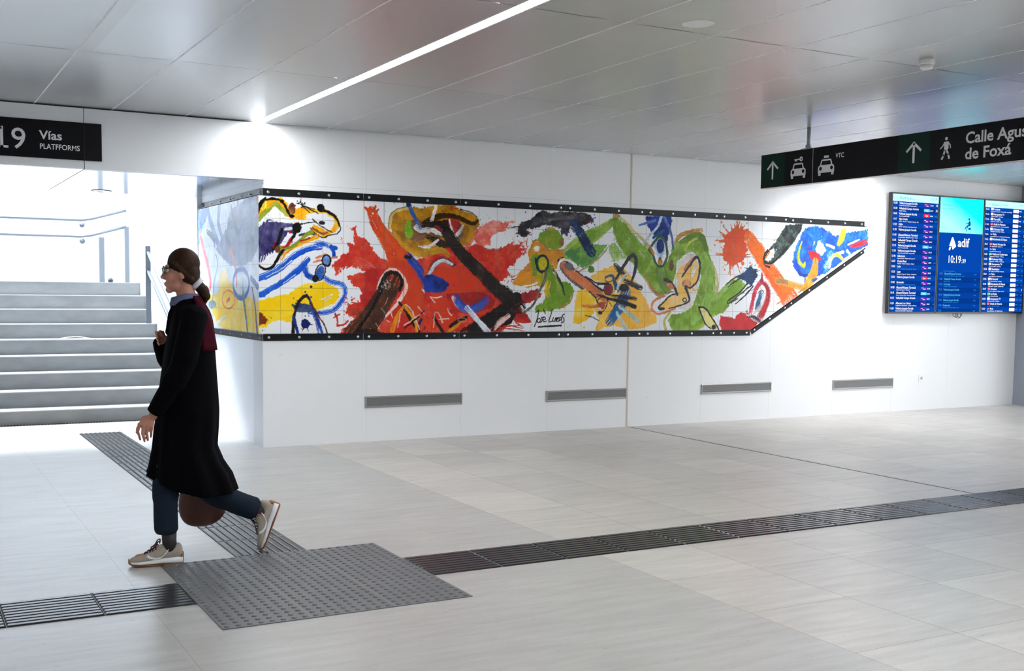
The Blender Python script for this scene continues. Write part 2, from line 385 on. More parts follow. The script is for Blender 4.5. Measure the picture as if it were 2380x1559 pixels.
# ------------------------------------------------------------------ the tile mural: brush strokes rasterised onto a fine painted grid
MF = [
[1, 50,46,92, 95,92,132, 9, -48,1990,48,2062,160,2037,293,2033,335,1994,283,1943,221,1951,169,1880,128,1809,77,1768,26,1727,-14,1682,-46,1672,-74,1813],
[0, 236,238,240, 184,185,187, 4, -32,2010,14,28,2071,14],
[0, 236,238,240, 184,185,187, 4, 48,2043,12,150,2055,12],
[0, 236,238,240, 184,185,187, 4, 200,1980,26,262,1992,26],
[0, 236,238,240, 184,185,187, 4, -34,1672,9,-19,1726,9],
[0, 236,238,240, 184,185,187, 4, -10,1684,9,3,1737,9],
[0, 236,238,240, 184,185,187, 4, 14,1697,9,25,1747,9],
[0, 236,238,240, 184,185,187, 4, 38,1709,9,48,1758,9],
[0, 236,238,240, 184,185,187, 4, 63,1721,9,70,1768,9],
[0, 236,238,240, 184,185,187, 4, 87,1734,9,92,1778,9],
[0, 22,18,18, 17,14,14, 4, -50,1652,20,-36,1643,21,-15,1632,22,6,1623,23,26,1620,23,47,1621,24,66,1628,25,83,1642,26,98,1663,27,112,1685,27,125,1709,28,138,1734,29,153,1760,29,174,1787,29,198,1814,30,220,1841,29,241,1869,29,260,1896,28,277,1923,27,294,1953,26,309,1983,25,319,2004,24],
[1, 22,18,18, 17,14,14, 4, 352,2000,348,1978,336,1960,318,1950,299,1950,282,1959,270,1975,265,1997,270,2019,282,2036,299,2047,319,2047,336,2038,348,2021],
[0, 22,18,18, 17,14,14, 4, 170,1978,26,159,1945,26,144,1899,26,128,1859,26,113,1832,26,98,1812,26,87,1798,26],
[0, 150,25,40, 117,19,31, 4, 98,1858,14,88,1808,14],
[0, 190,30,40, 148,23,31, 4, 252,1902,16,240,1882,16,225,1854,16,210,1831,16,198,1820,16,187,1814,16,179,1811,16],
[1, 243,172,30, 230,150,20, 9, -72,2067,-31,2176,19,2242,90,2262,161,2264,217,2227,242,2159,257,2086,201,2098,160,2166,100,2187,29,2160,-12,2099,-62,2019],
[1, 246,222,80, 191,173,62, 4, 31,2194,27,2173,18,2155,4,2145,-11,2144,-25,2153,-34,2170,-37,2191,-34,2212,-24,2230,-11,2240,5,2240,18,2232,28,2215],
[0, 132,148,48, 170,180,80, 4, -42,2059,40,-24,2081,41,2,2111,43,29,2140,44,53,2166,45,77,2189,45,100,2202,45,121,2198,44,141,2182,43,160,2166,42,180,2149,40,198,2131,38,211,2118,36],
[0, 243,172,30, 189,134,23, 4, 89,2211,18,29,2160,18],
[0, 22,18,18, 17,14,14, 4, -50,2117,24,-46,2135,30,-41,2160,37,-31,2186,40,-14,2212,32,8,2239,19,24,2257,10],
[0, 22,18,18, 17,14,14, 4, -21,2226,14,0,2231,17,30,2239,21,59,2244,23,84,2248,24,108,2251,23,130,2248,22,152,2237,22,173,2221,21,191,2201,21,206,2178,21,219,2151,22,232,2129,23,246,2114,23,259,2103,24,268,2096,24],
[1, 22,18,18, 17,14,14, 4, 187,2236,186,2230,182,2225,176,2222,170,2221,164,2224,160,2228,159,2234,160,2240,164,2245,170,2248,176,2249,182,2246,186,2242],
[1, 243,172,30, 250,196,60, 9, 237,2080,283,2171,335,2183,398,2194,492,2168,555,2193,640,2152,704,2109,722,2039,693,1987,640,1955,587,1923,534,1931,491,1952,444,1988,465,2029,544,2004,597,1979,640,2006,674,2057,657,2102,587,2134,492,2138,408,2127,371,2071,325,2079],
[1, 98,54,32, 170,110,60, 4, 300,2170,296,2147,287,2129,273,2118,257,2118,243,2127,233,2145,230,2167,233,2189,243,2207,257,2218,273,2219,287,2210,297,2192],
[1, 22,18,18, 17,14,14, 4, 289,2102,287,2095,279,2089,269,2086,257,2085,246,2088,238,2093,236,2100,239,2107,246,2113,257,2116,269,2117,279,2114,287,2109],
[0, 22,18,18, 22,18,18, 3, 314,2239,12],
[0, 22,18,18, 17,14,14, 4, 345,2226,11,343,2259,4],
[0, 22,18,18, 22,18,18, 3, 297,2199,12],
[0, 22,18,18, 17,14,14, 4, 357,2203,11,372,2191,4],
[0, 22,18,18, 17,14,14, 4, 331,2215,11,309,2220,4],
[0, 22,18,18, 22,18,18, 3, 352,2184,11],
[0, 22,18,18, 17,14,14, 4, 354,2200,11,370,2176,4],
[0, 22,18,18, 17,14,14, 4, 335,2221,11,328,2227,4],
[0, 22,18,18, 17,14,14, 4, 356,2222,11,364,2231,4],
[0, 22,18,18, 17,14,14, 4, 361,2214,11,393,2219,4],
[0, 22,18,18, 22,18,18, 3, 382,2222,7],
[0, 22,18,18, 22,18,18, 3, 385,2228,12],
[0, 40,26,18, 31,20,14, 4, 348,2209,8,492,2140,8],
[0, 40,26,18, 31,20,14, 4, 348,2209,8,471,2168,8],
[0, 40,26,18, 31,20,14, 4, 348,2209,8,429,2138,8],
[0, 40,26,18, 31,20,14, 4, 348,2209,8,513,2131,8],
[1, 22,18,18, 17,14,14, 4, 572,2186,568,2170,558,2157,542,2150,525,2149,510,2155,500,2167,496,2183,500,2198,510,2211,526,2219,542,2220,558,2214,568,2202],
[0, 22,18,18, 17,14,14, 4, 550,2168,31,574,2161,29,609,2151,27,640,2139,25,662,2124,24,680,2106,24,693,2088,23,703,2070,22,709,2052,20,713,2039,19],
[0, 22,18,18, 17,14,14, 4, 713,2039,9,718,2030,9,726,2017,9,728,2004,9,723,1990,9,713,1975,9,699,1962,9,679,1954,9,655,1949,9,629,1943,9,601,1933,9,572,1923,9,544,1920,9,519,1928,9,496,1944,9,476,1959,9,459,1975,9,446,1992,9,437,2003,9],
[0, 22,18,18, 17,14,14, 4, 460,2084,9,472,2073,9,488,2057,9,507,2041,9,528,2027,9,552,2014,9,576,2001,9,603,1988,9,631,1975,9,651,1966,9],
[1, 34,36,40, 26,28,31, 4, 578,2056,575,2048,566,2041,553,2037,539,2037,527,2040,518,2045,515,2053,518,2061,527,2068,539,2072,554,2072,566,2069,575,2063],
[0, 22,18,18, 17,14,14, 4, 340,2032,9,492,2058,9],
[0, 150,90,60, 117,70,46, 4, 460,1999,18,483,1985,18,515,1965,19,544,1952,19,566,1952,19,585,1958,19,597,1964,19],
[0, 60,62,90, 46,48,70, 4, 334,1935,20,361,1939,20,397,1944,20,428,1948,20,448,1948,21,461,1946,21,470,1944,21],
[0, 243,172,30, 189,134,23, 4, 502,1925,45,475,1914,44,436,1898,42,397,1882,41,362,1868,41,326,1855,41,293,1839,41,259,1818,39,226,1794,37,200,1771,34,183,1749,31,173,1726,27,167,1711,24],
[0, 136,152,44, 106,118,34, 4, 449,1964,41,433,1956,38,410,1946,34,386,1931,30,365,1911,28,344,1887,27,319,1864,26,288,1843,26,253,1824,27,220,1812,27,189,1810,28,159,1815,29,138,1819,30],
[0, 170,40,30, 132,31,23, 4, 345,1880,16,428,1908,16],
[0, 200,40,40, 156,31,31, 4, 179,1815,18,262,1868,18],
[0, 214,30,50, 214,30,50, 3, 245,1953,22],
[1, 110,70,40, 85,54,31, 4, 155,1800,152,1785,145,1773,134,1767,122,1766,112,1772,104,1784,102,1798,104,1813,112,1825,122,1832,134,1832,145,1826,152,1814],
[0, 32,88,200, 70,130,225, 4, -75,1524,64,-44,1535,63,1,1551,63,46,1570,63,85,1590,62,122,1612,61,158,1636,61,190,1663,59,221,1692,58,251,1718,57,282,1741,56,313,1762,55,344,1780,54,376,1795,54,408,1807,54,438,1816,55,470,1822,56,501,1826,57,523,1828,58],
[0, 236,238,240, 184,185,187, 4, 25,1550,8,61,1568,8,111,1594,8,158,1622,8,198,1651,8,235,1682,8,261,1703,8],
[0, 32,88,200, 60,120,220, 4, 491,1855,51,508,1857,52,532,1861,52,555,1861,52,575,1856,52,594,1849,52,608,1843,52],
[0, 32,88,200, 24,68,156, 4, 634,1834,37,683,1825,38],
[0, 32,88,200, 24,68,156, 4, 640,1834,42,646,1820,40,655,1801,38,661,1784,37,662,1768,35,660,1753,33,659,1743,31],
[0, 32,88,200, 60,120,220, 4, -116,1435,59,-95,1420,59,-66,1401,58,-36,1391,57,-10,1399,55,16,1417,54,45,1436,53,80,1455,54,119,1475,55,157,1497,57,194,1522,59,229,1549,61,261,1574,63,287,1595,65,311,1614,66,334,1635,66,359,1662,65,384,1691,63,402,1712,62],
[0, 236,238,240, 184,185,187, 4, 178,1493,7,292,1574,7],
[0, 32,88,200, 24,68,156, 4, 380,1646,68,386,1626,66,394,1599,64,406,1576,63,427,1561,61,452,1549,59,469,1542,58],
[0, 32,88,200, 60,115,220, 4, 559,1553,46,580,1541,47,609,1523,49,640,1509,51,673,1502,51,708,1498,51,736,1490,50,754,1476,50,765,1458,48,771,1439,47,772,1418,45,768,1396,43,758,1372,42,742,1345,44,721,1315,46,699,1290,48,675,1270,49,650,1254,49,623,1242,48,595,1233,47,564,1228,45,532,1225,44,494,1225,41,455,1227,39,427,1228,37],
[0, 238,150,120, 185,117,93, 4, 491,1729,19,581,1766,19],
[0, 238,150,120, 185,117,93, 4, 470,1693,19,554,1715,19],
[0, 238,150,120, 185,117,93, 4, 629,1732,19,693,1744,19],
[1, 120,160,225, 93,124,175, 4, 625,1710,621,1689,611,1673,596,1664,580,1663,566,1672,556,1688,552,1708,556,1728,566,1745,580,1754,597,1754,611,1746,621,1730],
[0, 22,18,18, 17,14,14, 4, 629,1710,16,628,1704,16,627,1696,16,625,1688,16,622,1681,16,618,1675,16,614,1670,16,609,1665,16,603,1662,16,597,1660,16,591,1658,16,585,1658,16,579,1659,16,574,1661,16,568,1665,16,563,1669,16,559,1674,16,555,1680,16,552,1686,16,550,1693,16,548,1700,16,548,1708,16,549,1715,16,550,1723,16,552,1730,16,555,1736,16,559,1743,16,563,1748,16,568,1752,16,574,1756,16,579,1758,16,585,1759,16,592,1759,16,598,1758,16,603,1756,16,609,1753,16,614,1749,16,618,1744,16,622,1738,16,625,1732,16,627,1724,16,628,1716,16,629,1710,16],
[1, 60,110,200, 46,85,156, 4, 564,1583,552,1557,535,1538,516,1530,500,1535,489,1551,486,1575,491,1603,504,1629,521,1648,539,1656,555,1652,566,1636,569,1611],
[0, 22,18,18, 17,14,14, 4, 573,1589,10,570,1580,10,565,1569,10,560,1558,10,555,1549,10,548,1542,10,541,1535,10,535,1530,10,527,1527,10,520,1525,10,514,1525,10,507,1527,10,501,1530,10,496,1534,10,491,1540,10,488,1548,10,485,1556,10,483,1566,10,483,1576,10,483,1586,10,484,1597,10,487,1608,10,490,1619,10,495,1629,10,500,1639,10,505,1647,10,512,1655,10,518,1661,10,525,1666,10,532,1670,10,539,1672,10,546,1672,10,553,1670,10,558,1667,10,564,1663,10,568,1657,10,572,1649,10,575,1641,10,577,1631,10,577,1621,10,576,1610,10,574,1597,10,573,1589,10],
[1, 22,18,18, 17,14,14, 4, 516,1543,513,1528,503,1515,490,1509,475,1508,461,1515,452,1527,448,1542,452,1556,461,1569,475,1575,490,1576,503,1569,513,1557],
[1, 246,204,18, 250,214,60, 9, -77,1317,45,1370,157,1383,260,1414,333,1467,417,1491,501,1505,575,1516,639,1478,706,1443,717,1387,677,1326,596,1284,511,1249,395,1243,291,1243,254,1148,177,1155,84,1151,23,1104,-38,1089,-77,1223],
[0, 236,238,240, 184,185,187, 4, 543,1350,12,645,1397,13],
[0, 236,238,240, 184,185,187, 4, 575,1340,8,639,1366,8],
[0, 22,18,18, 22,18,18, 3, 441,1464,23],
[0, 30,55,140, 30,55,140, 3, 387,1417,18],
[0, 30,55,140, 30,55,140, 3, 441,1373,19],
[1, 96,40,22, 140,60,30, 9, -77,1248,-22,1223,36,1168,13,1134,-28,1114,-78,1084],
[1, 70,88,120, 40,60,110, 9, 249,1303,333,1314,437,1304,490,1259,416,1233,311,1233],
[0, 38,26,30, 29,20,23, 4, 269,1037,31,270,1070,30,271,1117,29,275,1163,28,281,1202,28,289,1239,27,299,1273,27,312,1304,28,327,1331,29,343,1352,30,361,1368,30,381,1379,30,398,1383,29,411,1374,28,422,1357,27,429,1345,27],
[0, 30,55,140, 23,42,109, 4, 316,1037,27,307,1066,27,295,1108,27,285,1143,27,281,1165,27,280,1182,27,280,1193,27],
[0, 30,55,140, 60,100,200, 4, 432,1340,21,435,1321,24,439,1294,30,448,1264,34,463,1229,38,483,1191,41,500,1152,44,514,1109,47,525,1066,49,532,1035,50],
[1, 20,34,96, 15,26,74, 4, 426,1127,422,1108,410,1092,394,1084,375,1084,358,1093,346,1108,342,1127,347,1147,358,1162,375,1171,394,1171,411,1162,422,1146],
[0, 20,34,96, 15,26,74, 4, 375,1099,13,368,1077,5],
[0, 20,34,96, 15,26,74, 4, 403,1104,13,411,1093,5],
[0, 20,34,96, 20,34,96, 3, 351,1152,10],
[0, 20,34,96, 15,26,74, 4, 373,1100,13,358,1063,5],
[0, 20,34,96, 20,34,96, 3, 360,1075,7],
[0, 20,34,96, 20,34,96, 3, 426,1133,15],
[0, 20,34,96, 15,26,74, 4, 414,1124,13,455,1119,5],
[0, 20,34,96, 15,26,74, 4, 358,1141,13,348,1146,5],
[0, 20,34,96, 15,26,74, 4, 397,1101,13,417,1060,5],
[0, 20,34,96, 20,34,96, 3, 387,1200,10],
[0, 20,34,96, 20,34,96, 3, 347,1081,7],
[0, 20,34,96, 20,34,96, 3, 384,1196,7],
[0, 92,46,30, 71,35,23, 4, 432,1324,21,450,1295,20,476,1253,18,501,1213,17,523,1181,16,545,1151,15,564,1121,14,580,1087,13,593,1053,13,602,1029,13],
[1, 203,52,40, 222,84,58, 14, 634,1656,747,1768,812,1788,785,1863,867,1869,867,1922,845,1993,810,2024,856,2011,883,2033,877,1984,910,1934,967,1920,1032,1845,1076,1784,1155,1729,1211,1710,1312,1811,1381,1813,1427,1751,1896,1741,1903,1008,693,1018,791,1110,867,1172,774,1234,802,1306,916,1342,924,1441,845,1481,774,1572,867,1589,960,1606,916,1649,812,1650,736,1643,688,1576,677,1632],
[0, 232,120,100, 203,52,40, 4, 867,1748,21,889,1735,32,920,1716,46,955,1699,53,994,1684,46,1036,1670,32,1065,1660,21],
[1, 214,70,50, 166,54,39, 4, 944,1244,937,1226,915,1212,884,1204,850,1204,819,1212,798,1226,791,1244,798,1262,819,1276,850,1284,884,1284,915,1277,937,1262],
[0, 203,52,40, 158,40,31, 4, 672,1223,15,680,1207,15,691,1184,15,698,1162,15,696,1142,15,691,1123,15,693,1111,15,710,1109,15,735,1113,15,758,1121,15,776,1130,15,791,1143,15,802,1151,15],
[0, 203,52,40, 158,40,31, 4, 661,1182,15,715,1213,15],
[0, 203,52,40, 158,40,31, 4, 837,1345,11,852,1350,4],
[0, 203,52,40, 158,40,31, 4, 792,1352,11,741,1392,4],
[0, 203,52,40, 158,40,31, 4, 836,1348,11,875,1367,4],
[0, 203,52,40, 158,40,31, 4, 802,1314,11,793,1296,4],
[0, 203,52,40, 203,52,40, 3, 859,1277,6],
[0, 203,52,40, 158,40,31, 4, 837,1329,11,906,1310,4],
[0, 203,52,40, 203,52,40, 3, 770,1310,12],
[0, 203,52,40, 158,40,31, 4, 787,1330,11,753,1320,4],
[0, 203,52,40, 158,40,31, 4, 835,1349,11,845,1355,4],
[0, 203,52,40, 203,52,40, 3, 836,1372,13],
[1, 176,36,34, 203,52,40, 9, 966,1637,1155,1651,1200,1579,1088,1432,1066,1328,977,1244,933,1348,966,1472],
[0, 222,84,34, 200,58,34, 4, 1031,2184,85,1039,2161,94,1050,2127,107,1064,2093,118,1081,2063,122,1100,2032,124,1120,2003,129,1142,1975,138,1165,1949,150,1188,1922,162,1211,1895,173,1235,1868,183,1256,1841,195,1272,1814,209,1287,1787,225,1301,1759,240,1318,1725,256,1335,1690,273,1347,1666,285],
[0, 222,84,34, 173,65,26, 4, 1020,2163,36,967,2212,17],
[0, 222,84,34, 173,65,26, 4, 1042,2174,36,1075,2229,17],
[0, 222,84,34, 173,65,26, 4, 1031,2174,36,1009,2204,17],
[0, 222,84,34, 173,65,26, 4, 1064,2165,36,1100,2195,17],
[0, 236,238,240, 236,238,240, 3, 1044,2156,19],
[1, 208,72,38, 206,58,40, 16, 1290,1748,1543,1627,1898,1548,1902,1073,1500,1107,1372,1277,1382,1487],
[0, 240,214,204, 240,170,140, 4, 1086,1421,24,1096,1457,24,1110,1507,25,1130,1552,26,1158,1589,27,1190,1621,28,1222,1640,28,1254,1642,27,1285,1631,26,1313,1615,25,1336,1594,26,1356,1567,27,1371,1540,29,1381,1513,32,1387,1486,37,1385,1456,40,1370,1422,40,1346,1385,40,1320,1350,38,1295,1318,35,1269,1286,31,1241,1255,28,1206,1223,26,1169,1191,24,1139,1161,22,1121,1131,20,1110,1102,19,1103,1083,17],
[0, 62,38,28, 92,56,36, 6, 1240,1538,196,1231,1514,199,1217,1480,203,1200,1443,206,1181,1407,206,1158,1368,205,1133,1328,206,1105,1287,211,1075,1244,218,1044,1203,226,1013,1162,235,982,1123,246,955,1089,257,933,1059,272,913,1034,288,900,1016,299],
[0, 22,18,18, 17,14,14, 4, 1127,1443,43,1131,1468,42,1136,1504,41,1146,1537,39,1164,1564,37,1187,1589,36,1211,1605,35,1237,1612,34,1265,1610,33,1290,1602,33,1314,1585,33,1334,1561,33,1345,1534,33,1342,1503,33,1329,1469,33,1320,1445,33],
[0, 22,18,18, 17,14,14, 4, 1122,1422,32,1095,1374,31,1058,1306,30,1022,1244,29,991,1198,30,961,1157,31,933,1120,33,907,1083,36,884,1050,40,867,1027,43],
[0, 214,206,200, 214,206,200, 3, 1151,1525,5],
[0, 214,206,200, 214,206,200, 3, 1173,1484,10],
[0, 214,206,200, 214,206,200, 3, 1179,1462,11],
[0, 214,206,200, 214,206,200, 3, 1241,1550,7],
[0, 214,206,200, 214,206,200, 3, 1138,1486,7],
[0, 214,206,200, 214,206,200, 3, 1181,1464,5],
[0, 214,206,200, 214,206,200, 3, 1122,1433,11],
[0, 214,206,200, 214,206,200, 3, 1163,1513,7],
[0, 214,206,200, 214,206,200, 3, 1210,1479,9],
[0, 214,206,200, 214,206,200, 3, 1209,1510,9],
[0, 214,206,200, 214,206,200, 3, 1196,1532,9],
[0, 214,206,200, 214,206,200, 3, 1191,1516,9],
[0, 214,206,200, 214,206,200, 3, 1182,1460,9],
[0, 214,206,200, 214,206,200, 3, 1179,1511,10],
[0, 214,206,200, 214,206,200, 3, 1164,1519,4],
[0, 214,206,200, 214,206,200, 3, 1166,1496,9],
[0, 214,206,200, 214,206,200, 3, 1133,1478,9],
[0, 214,206,200, 214,206,200, 3, 1198,1514,9],
[0, 214,206,200, 214,206,200, 3, 1184,1541,7],
[0, 214,206,200, 214,206,200, 3, 1224,1537,9],
[0, 214,206,200, 214,206,200, 3, 1267,1501,8],
[0, 214,206,200, 214,206,200, 3, 1170,1493,10],
[0, 214,206,200, 214,206,200, 3, 1222,1503,9],
[0, 214,206,200, 214,206,200, 3, 1179,1533,5],
[0, 214,206,200, 214,206,200, 3, 1197,1526,9],
[0, 214,206,200, 214,206,200, 3, 1150,1472,9],
[0, 214,206,200, 214,206,200, 3, 1156,1523,5],
[0, 214,206,200, 214,206,200, 3, 1207,1466,9],
[0, 214,206,200, 214,206,200, 3, 1198,1450,8],
[0, 214,206,200, 214,206,200, 3, 1224,1483,6],
[0, 214,206,200, 214,206,200, 3, 1205,1486,6],
[0, 214,206,200, 214,206,200, 3, 1198,1474,5],
[0, 214,206,200, 214,206,200, 3, 1159,1484,8],
[0, 214,206,200, 214,206,200, 3, 1169,1501,10],
[0, 214,206,200, 214,206,200, 3, 1221,1491,6],
[0, 214,206,200, 214,206,200, 3, 1176,1483,10],
[0, 214,206,200, 214,206,200, 3, 1183,1485,8],
[0, 214,206,200, 214,206,200, 3, 1222,1472,7],
[0, 214,206,200, 214,206,200, 3, 1120,1523,10],
[0, 214,206,200, 214,206,200, 3, 1139,1466,8],
[0, 190,150,120, 148,117,93, 4, 1133,1276,8,1173,1224,8],
[0, 190,150,120, 148,117,93, 4, 1201,1370,8,1167,1307,8],
[0, 190,150,120, 148,117,93, 4, 1078,1130,8,1123,1067,8],
[0, 190,150,120, 148,117,93, 4, 1022,1078,8,1089,1036,8],
[1, 196,140,32, 150,106,30, 12, 1207,2037,1221,2149,1288,2204,1379,2231,1517,2229,1892,2291,1896,1773,1659,1762,1519,1764,1427,1814,1346,1891,1255,1955],
[0, 222,200,140, 196,170,90, 4, 1212,2027,28,1216,2060,30,1222,2107,32,1234,2147,34,1254,2172,34,1280,2190,34,1311,2205,33,1353,2218,30,1402,2227,27,1436,2233,24],
[0, 80,62,30, 62,48,23, 4, 1205,2016,5,1205,2050,5,1207,2099,5,1215,2141,5,1233,2169,5,1258,2190,5,1288,2208,5,1327,2223,5,1371,2233,5,1402,2240,5],
[0, 222,170,50, 196,140,32, 4, 1266,1977,43,1295,1943,48,1336,1896,53,1381,1855,58,1423,1825,62,1468,1800,64,1519,1785,66,1588,1785,67,1664,1794,67,1718,1801,67],
[1, 122,76,50, 150,110,80, 4, 1616,2020,1604,1974,1569,1936,1518,1914,1461,1912,1410,1931,1375,1966,1363,2011,1375,2057,1410,2095,1460,2117,1517,2119,1568,2101,1603,2066],
[1, 124,170,40, 160,200,80, 4, 1465,2025,1460,1986,1447,1954,1428,1936,1406,1935,1387,1952,1373,1983,1368,2022,1373,2061,1386,2093,1405,2111,1427,2112,1446,2095,1460,2064],
[0, 56,28,18, 43,21,14, 4, 1575,2082,55,1599,2092,61,1634,2106,69,1668,2115,78,1698,2116,85,1728,2111,93,1763,2102,101,1808,2086,109,1858,2066,118,1894,2052,124],
[0, 48,26,20, 37,20,15, 4, 1611,1957,44,1640,1947,54,1681,1932,67,1729,1913,78,1787,1884,88,1850,1851,96,1896,1827,102],
[1, 130,52,56, 101,40,43, 4, 1797,2048,1792,2032,1778,2019,1757,2011,1734,2011,1713,2017,1699,2029,1694,2044,1699,2060,1713,2073,1733,2081,1757,2082,1777,2076,1792,2063],
[0, 120,80,56, 93,62,43, 4, 1483,2057,99,1497,2045,98,1517,2029,96,1541,2018,94,1570,2018,92,1603,2025,91,1634,2026,89,1660,2017,85,1683,2003,81,1704,1992,76,1727,1986,71,1749,1984,66,1763,1983,63],
[0, 244,240,240, 190,187,187, 4, 1497,2047,66,1508,2038,63,1525,2026,58,1547,2018,53,1574,2021,49,1605,2029,45,1634,2031,41,1659,2024,38,1683,2011,36,1704,2000,35,1725,1995,35,1744,1993,37,1758,1991,38],
[0, 240,232,226, 187,180,176, 4, 1513,1869,15,1536,1866,18,1569,1861,23,1600,1861,26,1625,1869,28,1649,1880,28,1670,1893,28,1691,1907,27,1710,1923,24,1723,1934,22],
[0, 46,92,170, 110,150,200, 4, 1407,2258,48,1420,2234,47,1438,2199,45,1459,2161,42,1487,2116,33,1519,2068,23,1541,2033,15],
[1, 24,40,90, 18,31,70, 4, 1430,2259,1428,2249,1422,2241,1412,2236,1402,2236,1393,2240,1387,2247,1384,2257,1387,2267,1393,2275,1402,2280,1412,2281,1421,2277,1428,2269],
[0, 240,232,220, 187,180,171, 4, 1688,2271,49,1645,2122,33],
[0, 30,55,140, 50,90,190, 4, 1410,1761,88,1430,1742,89,1458,1713,90,1485,1684,92,1507,1657,93,1528,1629,95,1549,1601,97,1572,1570,101,1595,1539,105,1620,1512,109,1644,1489,115,1671,1472,121,1708,1465,126,1771,1476,130,1845,1499,134,1898,1515,136],
[0, 22,18,18, 17,14,14, 4, 1381,1761,33,1427,1762,33],
[0, 30,24,30, 23,18,23, 4, 1614,1549,54,1618,1573,54,1625,1608,54,1639,1642,54,1658,1670,54,1682,1697,54,1718,1721,54,1777,1742,54,1846,1761,54,1896,1773,54],
[0, 232,238,250, 180,185,195, 4, 1619,1554,38,1625,1576,38,1634,1607,38,1648,1638,38,1665,1665,38,1687,1691,38,1721,1714,38,1778,1733,38,1847,1749,38,1896,1760,39],
[0, 240,225,215, 187,175,167, 4, 1558,1453,22,1576,1438,22,1602,1417,22,1626,1395,22,1650,1372,22,1672,1348,22,1688,1331,22],
[0, 240,225,215, 187,175,167, 4, 1609,1347,22,1756,1385,23],
[0, 36,22,16, 28,17,12, 4, 1314,1329,22,1329,1314,25,1350,1293,29,1372,1266,32,1394,1234,34,1417,1198,36,1441,1160,36,1471,1118,36,1502,1074,34,1523,1043,33],
[0, 232,150,30, 196,96,20, 4, 1247,1055,44,1258,1088,42,1273,1135,40,1292,1182,37,1317,1227,34,1346,1272,29,1366,1303,26],
[0, 232,160,40, 180,124,31, 4, 1383,1277,29,1410,1246,29,1447,1203,29,1476,1160,29,1490,1120,29,1496,1081,29,1500,1054,29],
[0, 238,210,196, 185,163,152, 4, 1377,1310,11,1397,1298,11,1425,1277,11,1453,1245,11,1481,1188,11,1509,1119,11,1529,1069,11],
[0, 238,210,196, 185,163,152, 4, 1302,1092,11,1328,1229,11],
[0, 238,210,196, 185,163,152, 4, 1367,1108,11,1528,1211,11],
[0, 238,210,196, 185,163,152, 4, 1510,1288,11,1598,1197,11],
[0, 238,210,196, 185,163,152, 4, 1681,1074,11,1683,1111,11,1686,1162,11,1692,1203,11,1701,1224,11,1713,1234,11,1728,1229,11,1748,1201,11,1771,1158,11,1788,1127,11],
[0, 238,210,196, 185,163,152, 4, 1235,1224,11,1249,1182,11],
[0, 238,210,196, 185,163,152, 4, 1190,1156,11,1218,1142,11],
[0, 238,210,196, 185,163,152, 4, 1734,1154,11,1827,1170,11],
[0, 22,18,18, 17,14,14, 4, 1373,1081,14,1522,1194,14],
[0, 22,18,18, 17,14,14, 4, 1546,1219,14,1645,1304,15],
[0, 22,18,18, 17,14,14, 4, 1581,1074,15,1622,1149,15],
[0, 40,30,90, 31,23,70, 4, 1529,1128,25,1552,1165,25],
[0, 48,24,18, 37,18,14, 4, 1699,1063,34,1710,1091,34,1727,1128,34,1746,1149,34,1771,1136,34,1798,1106,34,1818,1084,34],
[1, 40,24,18, 31,18,14, 9, 845,1017,933,1078,1067,1072,1202,1014],
[1, 203,52,40, 224,88,60, 14, 1765,1847,2001,1863,2176,1917,2243,1860,2388,1872,2512,1922,2559,1948,2544,1912,2686,1948,2615,1880,2730,1899,2627,1831,2710,1833,2594,1778,2572,1708,2504,1689,2493,1639,2516,1620,2482,1589,2426,1549,2381,1509,2587,1421,2633,1412,2748,1443,2841,1484,2889,1404,2796,1353,2704,1322,2635,1301,2671,1221,2788,1140,2637,1121,2579,1171,2410,1032,1580,1038,1575,1746],
[1, 212,66,36, 210,60,40, 14, 1660,1653,1960,1678,2158,1565,2248,1468,2182,1408,1995,1416,1834,1269,1965,1143,1643,1057],
[1, 150,42,42, 203,52,40, 9, 2610,1412,2748,1443,2841,1484,2887,1404,2796,1353,2704,1322,2623,1311],
[1, 160,40,40, 203,52,40, 9, 1800,1414,1995,1426,2203,1438,2350,1360,2339,1290,2095,1211,1877,1240],
[1, 226,112,98, 238,160,148, 14, 2163,2082,2285,2133,2385,2149,2421,2129,2580,2147,2476,2102,2544,2104,2398,2037,2309,1989,2292,1920,2226,1879,2154,1911,2099,1963],
[0, 226,112,98, 203,52,40, 4, 2109,2031,93,2001,1892,123],
[0, 226,112,98, 176,87,76, 4, 2386,2041,19,2459,2054,19],
[0, 203,52,40, 203,52,40, 3, 2661,1849,9],
[0, 203,52,40, 203,52,40, 3, 2826,1918,7],
[0, 203,52,40, 158,40,31, 4, 2717,1898,10,2725,1904,4],
[0, 203,52,40, 158,40,31, 4, 2670,1892,10,2604,1915,4],
[0, 203,52,40, 158,40,31, 4, 2676,1900,10,2607,1960,4],
[0, 203,52,40, 158,40,31, 4, 2671,1872,10,2641,1859,4],
[0, 203,52,40, 203,52,40, 3, 2771,1896,11],
[0, 203,52,40, 203,52,40, 3, 2643,1913,8],
[0, 203,52,40, 203,52,40, 3, 2636,1850,8],
[0, 203,52,40, 158,40,31, 4, 2690,1859,10,2677,1810,4],
[0, 203,52,40, 158,40,31, 4, 2676,1899,10,2636,1930,4],
[0, 203,52,40, 158,40,31, 4, 2701,1906,10,2718,1986,4],
[0, 203,52,40, 203,52,40, 3, 2632,1892,10],
[0, 203,52,40, 158,40,31, 4, 2697,1859,10,2698,1827,4],
[0, 203,52,40, 203,52,40, 3, 2763,1889,8],
[0, 203,52,40, 203,52,40, 3, 2634,1948,5],
[0, 203,52,40, 158,40,31, 4, 2518,1594,8,2520,1626,3],
[0, 203,52,40, 158,40,31, 4, 2503,1549,8,2485,1522,3],
[0, 203,52,40, 203,52,40, 3, 2449,1556,8],
[0, 203,52,40, 158,40,31, 4, 2543,1565,8,2575,1559,3],
